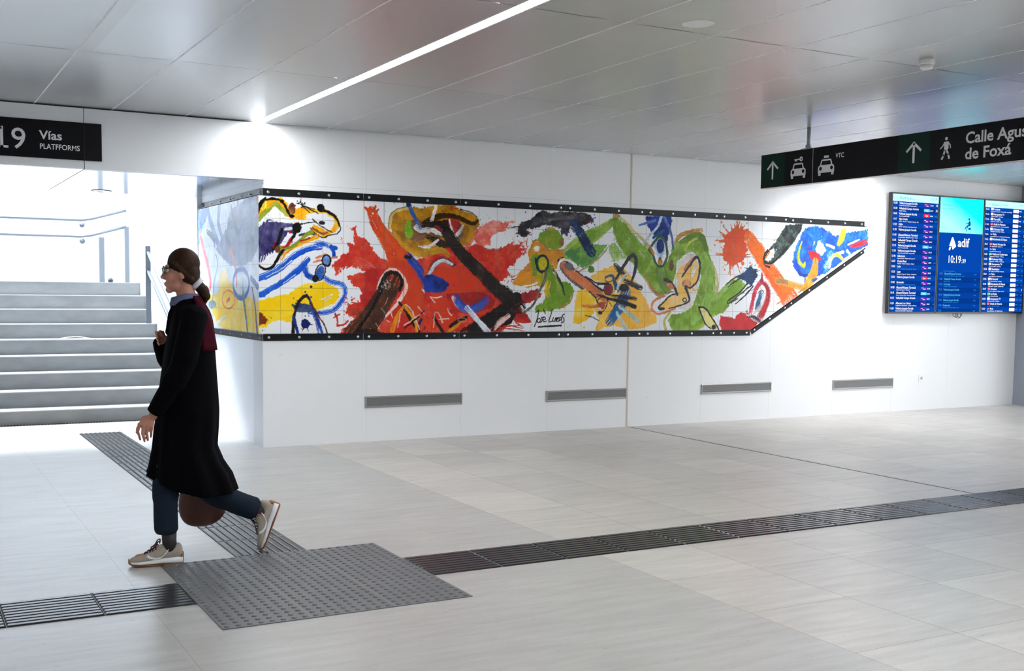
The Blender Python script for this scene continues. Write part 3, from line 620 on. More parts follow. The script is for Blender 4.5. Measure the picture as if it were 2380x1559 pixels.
[0, 203,52,40, 158,40,31, 4, 2540,1582,8,2616,1622,3],
[0, 203,52,40, 158,40,31, 4, 2544,1568,8,2623,1563,3],
[0, 203,52,40, 203,52,40, 3, 2428,1608,7],
[0, 203,52,40, 158,40,31, 4, 2540,1583,8,2577,1604,3],
[0, 203,52,40, 158,40,31, 4, 2533,1589,8,2549,1609,3],
[0, 203,52,40, 203,52,40, 3, 2537,1604,8],
[0, 203,52,40, 203,52,40, 3, 2460,1547,10],
[0, 203,52,40, 158,40,31, 4, 2534,1552,8,2567,1516,3],
[1, 196,140,32, 150,104,26, 10, 1572,2254,1741,2262,1815,2270,1933,2241,2064,2212,2152,2157,2168,2102,2120,2020,2066,1933,2001,1873,1904,1928,1957,1997,2000,2074,1945,2130,1795,2135,1573,2098],
[0, 62,40,14, 48,31,10, 4, 1594,2099,70,1621,2113,67,1660,2133,62,1699,2150,58,1733,2161,55,1767,2169,52,1805,2172,49,1849,2171,48,1897,2165,47,1945,2156,46,1995,2138,44,2045,2116,42,2086,2103,40,2113,2107,37,2130,2120,33,2141,2130,31],
[0, 70,48,18, 54,37,14, 4, 1955,2238,8,1984,2234,8,2025,2228,8,2063,2219,8,2094,2202,8,2122,2183,8,2141,2169,8],
[1, 180,56,56, 130,40,40, 9, 1816,2146,1945,2132,1989,2075,1914,2005,1849,2022],
[0, 203,52,40, 158,40,31, 4, 1847,2243,10,1911,2269,10],
[0, 203,52,40, 158,40,31, 4, 1863,2234,10,1933,2246,10],
[0, 240,232,220, 187,180,171, 4, 1652,2120,46,1698,2264,34],
[0, 236,226,220, 184,176,171, 4, 1837,2132,16,1876,2014,28],
[0, 240,236,232, 187,184,180, 4, 1898,1976,31,1911,1986,32,1930,2001,35,1948,2018,35,1964,2040,31,1980,2065,25,1991,2083,20],
[0, 120,100,90, 93,78,70, 4, 1979,1998,31,1925,1948,31],
[0, 200,150,40, 160,110,40, 4, 1575,1803,90,1622,1815,85,1687,1830,79,1744,1837,71,1782,1826,60,1810,1806,49,1829,1791,41],
[0, 22,18,18, 50,36,28, 4, 1573,2079,60,1607,2083,61,1654,2087,64,1699,2084,70,1737,2070,82,1773,2048,98,1806,2021,111,1840,1983,121,1871,1939,128,1893,1908,132],
[0, 34,26,22, 58,46,38, 7, 1850,1945,122,1887,1905,123,1939,1848,126,1991,1795,128,2036,1754,130,2081,1717,132,2124,1681,135,2165,1646,138,2205,1611,142,2246,1576,146,2291,1537,150,2337,1496,154,2382,1459,158,2426,1427,165,2469,1399,173,2508,1371,181,2545,1341,190,2578,1312,198,2600,1291,204],
[0, 34,26,22, 20,16,16, 7, 2588,1331,129,2548,1308,138,2489,1275,150,2430,1241,159,2377,1209,161,2323,1177,160,2262,1142,158,2184,1100,157,2101,1056,156,2042,1025,156],
[1, 34,26,22, 26,20,17, 4, 2657,1382,2651,1356,2636,1335,2613,1323,2587,1323,2564,1334,2548,1355,2542,1381,2547,1407,2563,1428,2586,1440,2611,1440,2634,1429,2651,1408],
[0, 240,236,234, 187,184,182, 4, 1616,2004,30,1632,2015,30,1655,2029,30,1679,2035,30,1702,2027,30,1726,2011,30,1742,1999,30],
[0, 130,50,50, 101,39,39, 4, 1700,2055,40,1753,2028,40],
[0, 236,226,220, 184,176,171, 4, 1617,1852,22,1716,1932,22],
[0, 22,18,18, 17,14,14, 4, 1608,1556,54,1618,1582,54,1633,1619,55,1650,1653,55,1665,1677,56,1683,1698,56,1702,1716,56,1725,1732,56,1750,1746,55,1776,1751,53,1804,1743,52,1833,1727,49,1857,1714,47,1873,1709,45,1885,1705,43,1892,1704,41],
[0, 228,234,248, 177,182,193, 4, 1608,1566,36,1620,1586,37,1637,1615,37,1655,1643,38,1670,1666,39,1686,1688,39,1704,1706,40,1726,1722,39,1751,1734,38,1776,1740,37,1803,1733,35,1830,1720,33,1852,1710,31,1865,1705,29,1874,1704,26,1880,1703,24],
[1, 34,62,158, 20,36,100, 9, 1576,1584,1661,1605,1703,1586,1778,1559,1845,1511,1823,1463,1757,1424,1577,1431],
[0, 238,214,206, 185,166,160, 4, 1887,1376,41,1897,1355,38,1913,1325,35,1931,1299,31,1953,1279,27,1978,1262,23,1996,1250,21],
[0, 52,78,172, 80,110,200, 4, 1917,1386,62,1926,1366,69,1941,1338,79,1958,1313,86,1977,1295,88,1998,1280,88,2023,1270,87,2053,1265,87,2085,1265,87,2117,1270,87,2148,1283,89,2178,1302,90,2205,1319,90,2228,1335,85,2247,1349,78,2260,1359,73],
[0, 150,40,44, 117,31,34, 4, 1995,1377,52,2024,1361,49,2065,1339,45,2105,1329,42,2143,1340,41,2179,1362,41,2204,1379,42],
[0, 228,232,242, 180,196,224, 4, 2040,1280,52,2063,1255,53,2096,1220,54,2129,1186,55,2155,1159,56,2180,1134,57,2207,1107,59,2240,1077,60,2273,1045,62,2297,1023,63],
[0, 40,30,30, 31,23,23, 4, 2342,1032,74,2354,1056,76,2373,1089,79,2397,1122,81,2431,1150,82,2472,1178,82,2510,1201,82,2545,1219,80,2578,1232,77,2601,1241,75],
[0, 228,204,198, 216,150,140, 4, 2344,1052,21,2356,1071,35,2373,1099,53,2397,1127,64,2435,1154,61,2479,1182,51,2510,1201,43],
[0, 22,18,18, 17,14,14, 4, 2409,1072,21,2436,1089,29,2475,1115,40,2511,1141,47,2542,1170,48,2570,1200,45,2590,1221,43],
[0, 206,60,46, 160,46,35, 4, 2409,1082,15,2685,1045,6],
[0, 206,60,46, 160,46,35, 4, 2454,1091,15,2638,1101,6],
[0, 206,60,46, 160,46,35, 4, 2523,1101,15,2673,1070,6],
[0, 206,60,46, 160,46,35, 4, 2342,1052,15,2455,1041,6],
[0, 206,60,46, 160,46,35, 4, 2591,1131,15,2684,1080,6],
[1, 160,36,38, 203,52,40, 9, 2590,1216,2705,1231,2735,1191,2788,1135,2637,1121,2556,1161],
[0, 48,24,18, 37,18,14, 4, 1685,1182,30,1695,1165,30,1711,1140,30,1728,1114,30,1747,1086,31,1767,1057,31,1782,1037,31],
[0, 232,150,40, 180,117,31, 4, 1835,1036,35,1851,1048,34,1874,1066,32,1900,1084,31,1930,1105,29,1963,1127,28,1986,1143,27],
[0, 40,20,18, 31,15,14, 4, 1857,1094,31,1879,1111,31,1911,1133,31,1943,1153,31,1975,1165,31,2007,1175,31,2030,1182,31],
[0, 228,200,180, 177,156,140, 4, 2032,1160,6,2031,1158,6,2030,1155,6,2028,1153,6,2024,1150,6,2020,1148,6,2015,1146,6,2009,1145,6,2003,1144,6,1997,1143,6,1990,1143,6,1983,1143,6,1976,1143,6,1970,1144,6,1963,1145,6,1958,1147,6,1953,1148,6,1948,1150,6,1945,1153,6,1943,1155,6,1941,1158,6,1940,1160,6,1941,1163,6,1942,1166,6,1945,1168,6,1948,1170,6,1953,1172,6,1958,1174,6,1963,1176,6,1969,1177,6,1976,1177,6,1983,1178,6,1989,1178,6,1996,1177,6,2003,1177,6,2009,1175,6,2015,1174,6,2020,1172,6,2024,1170,6,2027,1168,6,2030,1165,6,2031,1162,6,2032,1160,6],
[0, 238,208,196, 185,162,152, 4, 1680,1086,10,1681,1126,10,1684,1180,11,1690,1221,11,1701,1236,12,1717,1236,12,1732,1226,13,1748,1199,13,1764,1161,14,1776,1134,14],
[0, 238,208,196, 185,162,152, 4, 1736,1163,10,1843,1172,14],
[0, 238,208,196, 185,162,152, 4, 1825,1269,10,1869,1206,14],
[0, 238,208,196, 185,162,152, 4, 1641,1384,10,1657,1381,11,1681,1377,11,1704,1375,12,1727,1379,13,1748,1385,14,1763,1390,14],
[0, 238,208,196, 185,162,152, 4, 1641,1384,10,1692,1327,14],
[1, 36,34,38, 84,82,88, 10, 2590,2063,2640,2140,2738,2173,2804,2214,2827,2252,2899,2267,2970,2251,3088,2266,3268,2268,3408,2262,3478,2242,3499,2173,3404,2149,3331,2124,3216,2121,3194,2014,3146,2048,3128,1999,3101,2095,3008,2112,2925,2129,2797,2084,2699,2070,2751,2042,2688,1990,2602,2017],
[0, 20,36,74, 36,66,120, 8, 3258,2143,111,3281,2121,109,3314,2088,107,3345,2055,107,3369,2025,112,3391,1995,118,3413,1965,123,3441,1930,125,3469,1894,124,3489,1869,124],
[0, 22,18,18, 17,14,14, 4, 2533,2086,11,2624,2097,11],
[0, 110,108,112, 60,58,60, 4, 2913,2160,33,2955,2171,33,3015,2185,33,3077,2197,33,3143,2205,33,3209,2211,33,3257,2215,33],
[0, 34,70,165, 34,70,165, 3, 3426,2130,15],
[0, 34,70,165, 34,70,165, 3, 2627,2026,9],
[0, 34,70,165, 34,70,165, 3, 3522,2222,14],
[0, 34,70,165, 34,70,165, 3, 3159,2046,18],
[0, 34,70,165, 34,70,165, 3, 2703,2073,16],
[0, 34,70,165, 34,70,165, 3, 3453,2165,11],
[0, 34,70,165, 34,70,165, 3, 3170,2047,11],
[0, 150,44,76, 150,44,76, 3, 2595,2038,11],
[0, 150,44,76, 150,44,76, 3, 2758,2020,15],
[0, 34,70,165, 34,70,165, 3, 3228,2020,14],
[0, 34,70,165, 34,70,165, 3, 3494,2209,17],
[0, 34,70,165, 34,70,165, 3, 2720,2051,18],
[0, 150,44,76, 150,44,76, 3, 2726,2045,15],
[0, 34,70,165, 34,70,165, 3, 2937,2101,10],
[0, 34,70,165, 34,70,165, 3, 2900,2070,11],
[0, 150,44,76, 150,44,76, 3, 2621,2017,16],
[0, 34,70,165, 34,70,165, 3, 2969,2075,11],
[0, 34,70,165, 34,70,165, 3, 3187,2042,15],
[0, 150,44,76, 150,44,76, 3, 3464,2185,20],
[0, 34,70,165, 34,70,165, 3, 3512,2249,10],
[0, 150,44,76, 150,44,76, 3, 3175,2051,16],
[0, 34,70,165, 34,70,165, 3, 2940,2075,15],
[0, 34,70,165, 34,70,165, 3, 2924,2081,18],
[0, 150,44,76, 150,44,76, 3, 3479,2164,19],
[0, 150,44,76, 150,44,76, 3, 2587,2024,16],
[0, 34,70,165, 34,70,165, 3, 2639,2007,11],
[0, 34,70,165, 34,70,165, 3, 3208,2058,17],
[0, 34,70,165, 34,70,165, 3, 3060,2025,16],
[0, 34,70,165, 34,70,165, 3, 3448,2116,11],
[0, 34,70,165, 34,70,165, 3, 2603,1995,18],
[0, 34,70,165, 34,70,165, 3, 2739,2017,10],
[0, 34,70,165, 34,70,165, 3, 3504,2190,9],
[0, 34,70,165, 34,70,165, 3, 3520,2148,17],
[0, 34,70,165, 34,70,165, 3, 2953,2089,16],
[0, 34,70,165, 34,70,165, 3, 3126,2073,11],
[0, 34,70,165, 34,70,165, 3, 3519,2213,10],
[0, 34,70,165, 34,70,165, 3, 3486,2200,14],
[0, 34,70,165, 34,70,165, 3, 2623,2043,10],
[0, 34,70,165, 34,70,165, 3, 2692,2242,15],
[0, 34,70,165, 34,70,165, 3, 3503,2215,10],
[0, 150,44,76, 150,44,76, 3, 3170,2033,18],
[0, 150,44,76, 150,44,76, 3, 2734,2026,9],
[0, 206,190,130, 160,148,101, 4, 3750,2204,27,3714,2184,27,3664,2156,27,3614,2128,27,3569,2104,27,3525,2081,27,3479,2059,27,3431,2041,27,3382,2024,27,3333,2003,27,3280,1973,27,3227,1940,27,3190,1917,27],
[0, 212,200,120, 165,156,93, 4, 3850,2234,34,3873,2220,35,3907,2199,35,3940,2175,35,3969,2148,35,3998,2119,34,4032,2089,35,4075,2059,36,4122,2027,39,4164,1998,41,4195,1970,43,4220,1944,46,4237,1926,47],
[0, 128,164,58, 170,200,100, 4, 3762,2204,69,3727,2178,80,3678,2141,97,3627,2106,113,3578,2079,129,3529,2054,145,3480,2029,157,3431,2001,165,3382,1972,168,3335,1942,167,3285,1907,161,3237,1871,151,3203,1846,144],
[1, 86,142,78, 130,176,80, 9, 3155,1845,3335,1911,3506,1937,3692,1947,3613,1857,3516,1751,3388,1692,3302,1721,3216,1795],
[0, 196,176,120, 152,137,93, 4, 3687,1911,16,3661,1882,16,3623,1842,16,3583,1804,16,3544,1773,16,3503,1745,16,3461,1719,16,3413,1693,16,3363,1670,16,3328,1654,16],
[0, 118,152,44, 150,190,90, 6, 3786,2247,80,3790,2226,90,3796,2196,106,3807,2164,126,3824,2132,156,3847,2098,191,3873,2063,219,3902,2026,233,3936,1988,240,3971,1950,244,4009,1913,246,4049,1876,247,4090,1838,246,4130,1797,244,4170,1755,241,4210,1713,236,4251,1670,227,4292,1628,215,4325,1587,202,4348,1546,186,4364,1507,168,4374,1480,155],
[1, 146,184,96, 200,215,170, 16, 3705,1932,3767,1965,3845,1884,3949,1813,3835,1779,3747,1766],
[1, 190,150,80, 148,117,62, 4, 3842,2249,3838,2240,3826,2232,3809,2228,3790,2227,3773,2230,3761,2237,3756,2246,3760,2255,3772,2263,3789,2267,3808,2268,3825,2265,3837,2258],
[1, 96,148,66, 74,115,51, 4, 3526,1684,3523,1668,3512,1654,3496,1647,3479,1647,3463,1654,3451,1666,3447,1682,3451,1699,3462,1712,3477,1719,3495,1720,3511,1713,3522,1700],
[0, 20,36,74, 36,66,120, 8, 3345,2055,100,3362,2032,106,3387,1998,114,3413,1965,119,3441,1930,118,3469,1894,115,3489,1869,113],
[1, 112,150,40, 150,160,50, 9, 2828,1977,2879,2057,2972,2094,3079,2071,3147,1987,3133,1900,3047,1877,2952,1888,2869,1936],
[1, 150,110,60, 117,85,46, 4, 3144,1956,3141,1939,3134,1924,3124,1916,3112,1916,3101,1923,3094,1937,3091,1955,3093,1972,3100,1987,3111,1995,3122,1995,3133,1988,3141,1974],
[1, 176,150,60, 137,117,46, 4, 3045,2085,3040,2077,3025,2070,3003,2066,2979,2065,2957,2067,2942,2073,2936,2081,2941,2089,2956,2096,2978,2100,3002,2101,3024,2098,3039,2092],
[1, 216,152,52, 200,130,50, 9, 2725,1854,2787,1960,2857,1948,2964,1880,3160,1886,3150,1784,3097,1721,2981,1597,2864,1515,2748,1481,2575,1509,2557,1541,2630,1642,2744,1734],
[1, 236,232,220, 184,180,171, 4, 2869,1883,2865,1869,2854,1859,2838,1852,2821,1852,2805,1857,2794,1867,2790,1880,2793,1894,2804,1904,2820,1911,2838,1911,2854,1906,2865,1896],
[0, 232,150,44, 240,180,60, 4, 2586,1531,64,2617,1552,64,2661,1580,64,2700,1603,65,2729,1614,65,2753,1620,65,2769,1624,65],
[0, 236,238,240, 184,185,187, 4, 2678,1497,17,2706,1501,17,2746,1507,17,2782,1514,17,2811,1524,17,2835,1536,17,2852,1545,17],
[0, 170,140,50, 132,109,39, 4, 2743,1834,13,2755,1870,13,2773,1920,13,2793,1956,13,2816,1967,13,2841,1964,13,2869,1953,13,2903,1928,13,2939,1895,13,2964,1870,13],
[1, 110,150,38, 140,170,60, 12, 2750,1754,2812,1836,2978,1780,3039,1629,3136,1549,3245,1535,3277,1448,3224,1345,3141,1278,2986,1247,2810,1226,2821,1302,2914,1343,2960,1435,2934,1546,2863,1616,2781,1594],
[1, 190,172,40, 150,150,40, 4, 2945,1597,2940,1548,2924,1509,2901,1488,2875,1487,2851,1509,2834,1547,2828,1595,2833,1643,2848,1682,2872,1704,2898,1704,2922,1683,2939,1645],
[0, 226,192,50, 176,149,39, 4, 2970,1536,55,2962,1514,59,2951,1484,65,2947,1455,66,2957,1431,57,2972,1409,43,2984,1394,33],
[1, 196,186,40, 152,145,31, 4, 2955,1739,2950,1712,2935,1691,2914,1679,2891,1678,2870,1689,2855,1710,2849,1736,2854,1763,2868,1784,2889,1796,2913,1797,2934,1786,2949,1765],
[0, 190,150,70, 148,117,54, 4, 3105,1283,16,3139,1294,16,3186,1312,16,3225,1335,16,3247,1369,16,3262,1409,16,3271,1438,16],
[0, 36,42,64, 28,32,49, 4, 2964,1734,22,2963,1724,22,2961,1711,22,2958,1698,22,2953,1687,22,2947,1677,22,2939,1668,22,2931,1661,22,2922,1656,22,2912,1652,22,2902,1650,22,2892,1650,22,2882,1651,22,2872,1655,22,2863,1660,22,2855,1667,22,2847,1675,22,2840,1685,22,2835,1695,22,2831,1706,22,2829,1719,22,2828,1731,22,2829,1743,22,2831,1755,22,2834,1767,22,2839,1777,22,2845,1787,22,2853,1796,22,2861,1803,22,2870,1809,22,2880,1812,22,2889,1814,22,2900,1815,22,2910,1813,22,2919,1810,22,2929,1805,22,2937,1798,22,2945,1790,22,2952,1780,22,2957,1770,22,2960,1757,22,2963,1743,22,2964,1734,22],
[0, 56,60,56, 130,130,110, 4, 2938,1657,24,2936,1631,25,2931,1594,27,2922,1556,28,2906,1522,27,2885,1488,27,2865,1454,26,2850,1419,25,2835,1384,24,2820,1353,23,2802,1326,23,2783,1302,22,2762,1282,23,2736,1263,24,2708,1247,25,2688,1236,26],
[0, 50,60,62, 39,46,48, 4, 3027,1679,15,3043,1656,20,3066,1622,25,3088,1589,29,3106,1558,28,3123,1527,25,3137,1498,22,3149,1467,19,3157,1437,16,3163,1416,13],
[0, 206,190,120, 160,148,93, 4, 3008,1760,10,3020,1728,10,3037,1681,10,3054,1629,10,3068,1568,10,3081,1503,10,3090,1456,10],
[0, 34,40,60, 26,31,46, 4, 2813,1776,22,2818,1748,22,2826,1708,22,2838,1676,22,2858,1657,22,2881,1644,22,2897,1636,22],
[0, 40,42,52, 31,32,40, 4, 3121,1752,110,3144,1727,117,3179,1689,126,3219,1652,133,3264,1618,136,3315,1584,136,3366,1552,135,3417,1523,133,3469,1495,129,3516,1471,125,3560,1450,118,3601,1432,109,3629,1420,103],
[0, 218,128,84, 226,150,110, 4, 3152,1712,88,3174,1692,93,3206,1662,98,3243,1632,102,3286,1605,104,3334,1578,104,3379,1552,103,3417,1528,102,3452,1505,100,3491,1481,95,3540,1452,87,3592,1421,76,3629,1399,69],
[1, 110,108,112, 85,84,87, 4, 3265,1685,3251,1673,3229,1668,3204,1671,3180,1682,3163,1698,3155,1715,3159,1732,3173,1744,3194,1749,3220,1746,3243,1735,3261,1719,3269,1702],
[0, 240,238,234, 187,185,182, 4, 3101,1666,22,3096,1682,23,3090,1705,23,3090,1726,24,3099,1746,25,3113,1763,26,3132,1775,26,3157,1778,26,3187,1774,25,3217,1767,24,3248,1753,24,3280,1736,23,3302,1724,22],
[0, 214,200,180, 166,156,140, 4, 3279,1664,18,3345,1721,18],
[1, 242,198,52, 246,216,110, 9, 3329,1459,3417,1486,3516,1440,3567,1368,3519,1294,3527,1222,3423,1149,3351,1105,3272,1129,3287,1242,3297,1356],
[0, 242,198,52, 242,198,52, 3, 3410,1078,23],
[1, 240,184,74, 246,204,100, 9, 3464,1595,3611,1682,3760,1730,3913,1697,4071,1551,4153,1403,4208,1275,4335,1190,4331,1120,4161,1067,3980,1050,3825,1093,3674,1083,3587,1039,3549,1065,3597,1169,3520,1274,3579,1399,3714,1526],
[0, 218,128,84, 170,99,65, 4, 3466,1502,95,3512,1473,88,3578,1434,78,3629,1399,69,3653,1376,60,3663,1359,52,3668,1347,46],
[0, 40,42,52, 31,32,40, 4, 3467,1450,16,3488,1436,16,3517,1415,16,3542,1393,16,3559,1369,16,3572,1344,16,3581,1326,16],
[0, 40,42,52, 31,32,40, 4, 3414,1604,18,3447,1589,18,3494,1567,18,3539,1549,18,3580,1541,18,3618,1537,18,3645,1535,18],
[0, 42,112,172, 24,60,120, 4, 3932,1444,128,3918,1413,132,3898,1369,137,3877,1327,139,3856,1294,137,3833,1263,133,3809,1232,127,3780,1199,119,3750,1166,110,3729,1143,104],
[0, 40,92,142, 31,71,110, 4, 3669,1608,23,3693,1615,25,3728,1623,27,3756,1620,31,3772,1599,35,3781,1567,40,3790,1537,46,3800,1512,54,3810,1490,63,3816,1474,69],
[0, 40,92,142, 31,71,110, 4, 3763,1589,11,3762,1585,11,3761,1580,11,3759,1575,11,3755,1571,11,3750,1567,11,3745,1564,11,3739,1562,11,3732,1559,11,3725,1558,11,3717,1557,11,3710,1557,11,3702,1558,11,3695,1559,11,3688,1561,11,3682,1563,11,3677,1566,11,3672,1570,11,3668,1574,11,3665,1578,11,3663,1583,11,3663,1587,11,3663,1592,11,3665,1597,11,3667,1601,11,3671,1605,11,3676,1609,11,3681,1612,11,3687,1615,11,3694,1617,11,3701,1619,11,3708,1619,11,3716,1620,11,3723,1619,11,3731,1618,11,3737,1616,11,3744,1613,11,3749,1610,11,3754,1607,11,3758,1603,11,3761,1598,11,3762,1593,11,3763,1589,11],
[1, 152,42,62, 118,32,48, 4, 3751,1479,3746,1456,3733,1438,3714,1427,3693,1427,3674,1437,3660,1455,3655,1478,3659,1501,3672,1519,3691,1529,3712,1529,3732,1520,3745,1502],
[0, 46,44,60, 35,34,46, 4, 3758,1479,13,3757,1472,13,3756,1462,13,3753,1453,13,3749,1446,13,3744,1439,13,3738,1433,13,3732,1428,13,3724,1424,13,3716,1421,13,3708,1420,13,3700,1420,13,3692,1421,13,3684,1424,13,3676,1427,13,3669,1432,13,3663,1438,13,3658,1445,13,3654,1452,13,3650,1460,13,3648,1469,13,3648,1478,13,3648,1486,13,3650,1495,13,3652,1503,13,3656,1511,13,3661,1518,13,3667,1524,13,3674,1529,13,3681,1533,13,3689,1535,13,3697,1537,13,3706,1537,13,3714,1536,13,3722,1533,13,3729,1529,13,3736,1525,13,3742,1519,13,3748,1512,13,3752,1504,13,3755,1495,13,3757,1486,13,3758,1479,13],
[0, 46,48,56, 35,37,43, 4, 3576,1534,27,3701,1536,28],
[0, 42,44,52, 32,34,40, 4, 3566,1422,16,3597,1412,17,3643,1397,20,3692,1384,23,3743,1374,28,3799,1366,35,3857,1354,39,3928,1334,41,4002,1311,42,4054,1294,42],
[0, 42,44,52, 32,34,40, 4, 3698,1416,18,3742,1413,24,3805,1408,33,3869,1403,39,3936,1396,43,4004,1387,45,4052,1381,47],
[0, 52,54,62, 40,42,48, 4, 3792,1731,58,3808,1714,60,3832,1690,62,3856,1669,62,3880,1653,57,3904,1640,48,3921,1631,42],
[0, 56,58,66, 43,45,51, 4, 3801,1590,28,3827,1628,31,3863,1682,35,3900,1733,39,3934,1778,42,3969,1819,44,3999,1844,47,4023,1845,49,4042,1830,51,4054,1805,51,4057,1768,50,4053,1722,46,4045,1678,42,4032,1637,36,4015,1598,29,4003,1572,23],
[0, 60,62,68, 46,48,53, 4, 3910,1575,46,3938,1564,50,3979,1547,55,4020,1532,58,4060,1518,57,4099,1505,54,4127,1497,52],
[1, 44,44,54, 34,34,42, 4, 3969,1497,3963,1479,3946,1464,3920,1455,3892,1455,3866,1463,3848,1477,3841,1496,3847,1514,3865,1529,3890,1537,3918,1538,3944,1530,3962,1515],
[0, 228,228,222, 177,177,173, 4, 3826,1485,35,3831,1507,37,3840,1538,40,3855,1569,42,3884,1599,39,3920,1629,34,3946,1650,30],
[0, 196,216,206, 152,168,160, 4, 3856,1296,51,3883,1280,49,3922,1258,47,3963,1232,47,4007,1201,50,4054,1166,55,4087,1142,59],
[0, 202,212,202, 157,165,157, 4, 3817,1237,30,3831,1214,35,3852,1181,41,3875,1148,47,3901,1113,49,3928,1077,51,3948,1052,51],
[0, 236,238,240, 236,238,240, 3, 3804,1453,37],
[0, 44,44,50, 34,34,39, 4, 3580,1368,10,3598,1385,10,3624,1408,10,3648,1418,10,3667,1407,10,3683,1384,10,3693,1358,10,3693,1330,10,3685,1300,10,3672,1274,10,3650,1254,10,3622,1238,10,3602,1227,10],
[0, 226,128,72, 176,99,56, 4, 3393,1310,41,3418,1305,40,3455,1299,40,3495,1296,41,3541,1300,44,3590,1306,47,3625,1310,50],
[1, 200,90,62, 156,70,48, 4, 3670,1308,3666,1289,3654,1275,3636,1267,3616,1267,3598,1275,3585,1289,3580,1307,3584,1325,3596,1340,3614,1348,3634,1348,3652,1340,3665,1326],
[1, 40,34,36, 31,26,28, 4, 3633,1230,3630,1222,3623,1215,3612,1212,3600,1212,3588,1215,3581,1222,3578,1230,3580,1238,3588,1245,3599,1248,3611,1248,3622,1245,3630,1238],
[1, 236,228,214, 184,177,166, 4, 3624,1269,3622,1260,3613,1254,3602,1250,3588,1250,3576,1254,3568,1260,3565,1269,3567,1277,3576,1283,3587,1287,3601,1287,3613,1283,3621,1277],
[0, 70,60,50, 54,46,39, 4, 3422,1206,9,3449,1199,9,3487,1190,9,3522,1180,9,3551,1169,9,3578,1157,9,3597,1148,9],
[0, 70,60,50, 54,46,39, 4, 3641,1420,9,3663,1400,9,3692,1373,9,3718,1348,9,3735,1328,9,3748,1312,9,3757,1300,9],
[0, 26,22,24, 26,22,24, 2, 2833,1239,10,2841,1246,10,2852,1255,10,2859,1257,10,2859,1245,10,2856,1226,10,2851,1206,10,2848,1188,10,2843,1169,10,2837,1150,10,2828,1128,10,2817,1105,10,2810,1090,10],
[0, 26,22,24, 26,22,24, 2, 2869,1173,10,2862,1169,10,2853,1165,10,2846,1158,10,2844,1149,10,2845,1139,10,2849,1132,10,2857,1131,10,2867,1135,10,2875,1140,10,2878,1148,10,2880,1158,10,2879,1166,10,2875,1170,10,2869,1172,10,2865,1173,10],
[0, 26,22,24, 26,22,24, 2, 2916,1186,10,2909,1184,10,2899,1182,10,2893,1179,10,2894,1173,10,2898,1166,10,2900,1158,10,2898,1150,10,2894,1142,10,2889,1136,10,2882,1134,10,2875,1134,10,2870,1134,10],
[0, 26,22,24, 26,22,24, 2, 2907,1158,10,2918,1159,10,2931,1161,10,2940,1164,10,2941,1172,10,2936,1181,10,2931,1187,10,2924,1186,10,2917,1182,10,2912,1175,10,2910,1163,10,2911,1149,10,2915,1140,10,2925,1139,10,2940,1143,10,2950,1146,10],
[0, 26,22,24, 26,22,24, 2, 2915,1267,10,2939,1221,10],
[0, 26,22,24, 26,22,24, 2, 3019,1267,10,3016,1253,10,3012,1233,10,3006,1211,10,2995,1185,10,2983,1157,10,2979,1138,10,2989,1134,10,3008,1139,10,3021,1144,10],
[0, 26,22,24, 26,22,24, 2, 3035,1180,10,3032,1172,10,3027,1159,10,3026,1150,10,3031,1144,10,3040,1140,10,3048,1142,10,3054,1153,10,3060,1170,10,3064,1178,10,3066,1170,10,3067,1152,10,3067,1139,10],
[0, 26,22,24, 26,22,24, 2, 3102,1182,10,3095,1180,10,3085,1176,10,3078,1170,10,3075,1162,10,3074,1153,10,3076,1146,10,3083,1143,10,3091,1143,10,3098,1143,10],
[0, 26,22,24, 26,22,24, 2, 3128,1186,10,3122,1184,10,3113,1180,10,3107,1174,10,3104,1165,10,3103,1154,10,3105,1148,10,3111,1148,10,3120,1154,10,3126,1160,10,3128,1168,10,3128,1178,10,3128,1180,10,3132,1168,10,3136,1149,10,3139,1135,10],
[0, 26,22,24, 26,22,24, 2, 3166,1216,10,3157,1212,10,3145,1207,10,3138,1199,10,3142,1188,10,3153,1176,10,3160,1164,10,3161,1152,10,3158,1142,10,3153,1133,10,3146,1128,10,3136,1125,10,3129,1124,10],
[0, 26,22,24, 26,22,24, 2, 2859,1085,15,2892,1087,16,2940,1089,17,2989,1092,18,3040,1094,17,3093,1097,16,3130,1098,16],
[0, 26,22,24, 26,22,24, 3, 3083,1170,27],
[0, 206,160,82, 160,124,63, 4, 4529,1917,24,4547,1954,31,4574,2005,41,4605,2048,48,4639,2074,50,4678,2091,49,4725,2106,48,4793,2121,49,4869,2132,49,4923,2140,49],
[0, 192,142,84, 149,110,65, 4, 4179,1631,47,4200,1596,50,4230,1547,53,4261,1504,55,4288,1473,54,4316,1449,51,4355,1435,48,4421,1440,42,4499,1457,34,4554,1470,29],
[0, 226,206,150, 176,160,117, 4, 5109,1746,32,5129,1700,32,5155,1634,32,5171,1570,32,5167,1508,32,5153,1446,32,5141,1404,32],
[0, 216,206,120, 168,160,93, 4, 4465,1052,34,4455,1074,34,4442,1106,34,4440,1139,34,4462,1174,34,4496,1211,34,4521,1237,34],
[1, 124,158,48, 156,192,96, 10, 4157,1991,4211,1908,4293,1782,4374,1720,4465,1786,4518,1916,4593,2013,4727,2061,4917,2097,5021,1974,5038,1876,5112,1735,5148,1514,5127,1420,5327,1578,5469,1630,5573,1553,5504,1451,5364,1333,5253,1237,5113,1198,5002,1176,4949,1082,4840,1023,4574,1024,4490,1128,4522,1204,4724,1237,4831,1314,4882,1456,4932,1622,4898,1818,4813,1903,4705,1878,4600,1778,4576,1659,4553,1540,4515,1453,4355,1446,4260,1525,4166,1652],
[0, 98,130,40, 124,158,48, 4, 4647,2006,48,4690,2021,67,4752,2040,93,4809,2055,110,4855,2064,109,4897,2069,98,4932,2059,86,4959,2021,73,4979,1968,59,4992,1930,49],
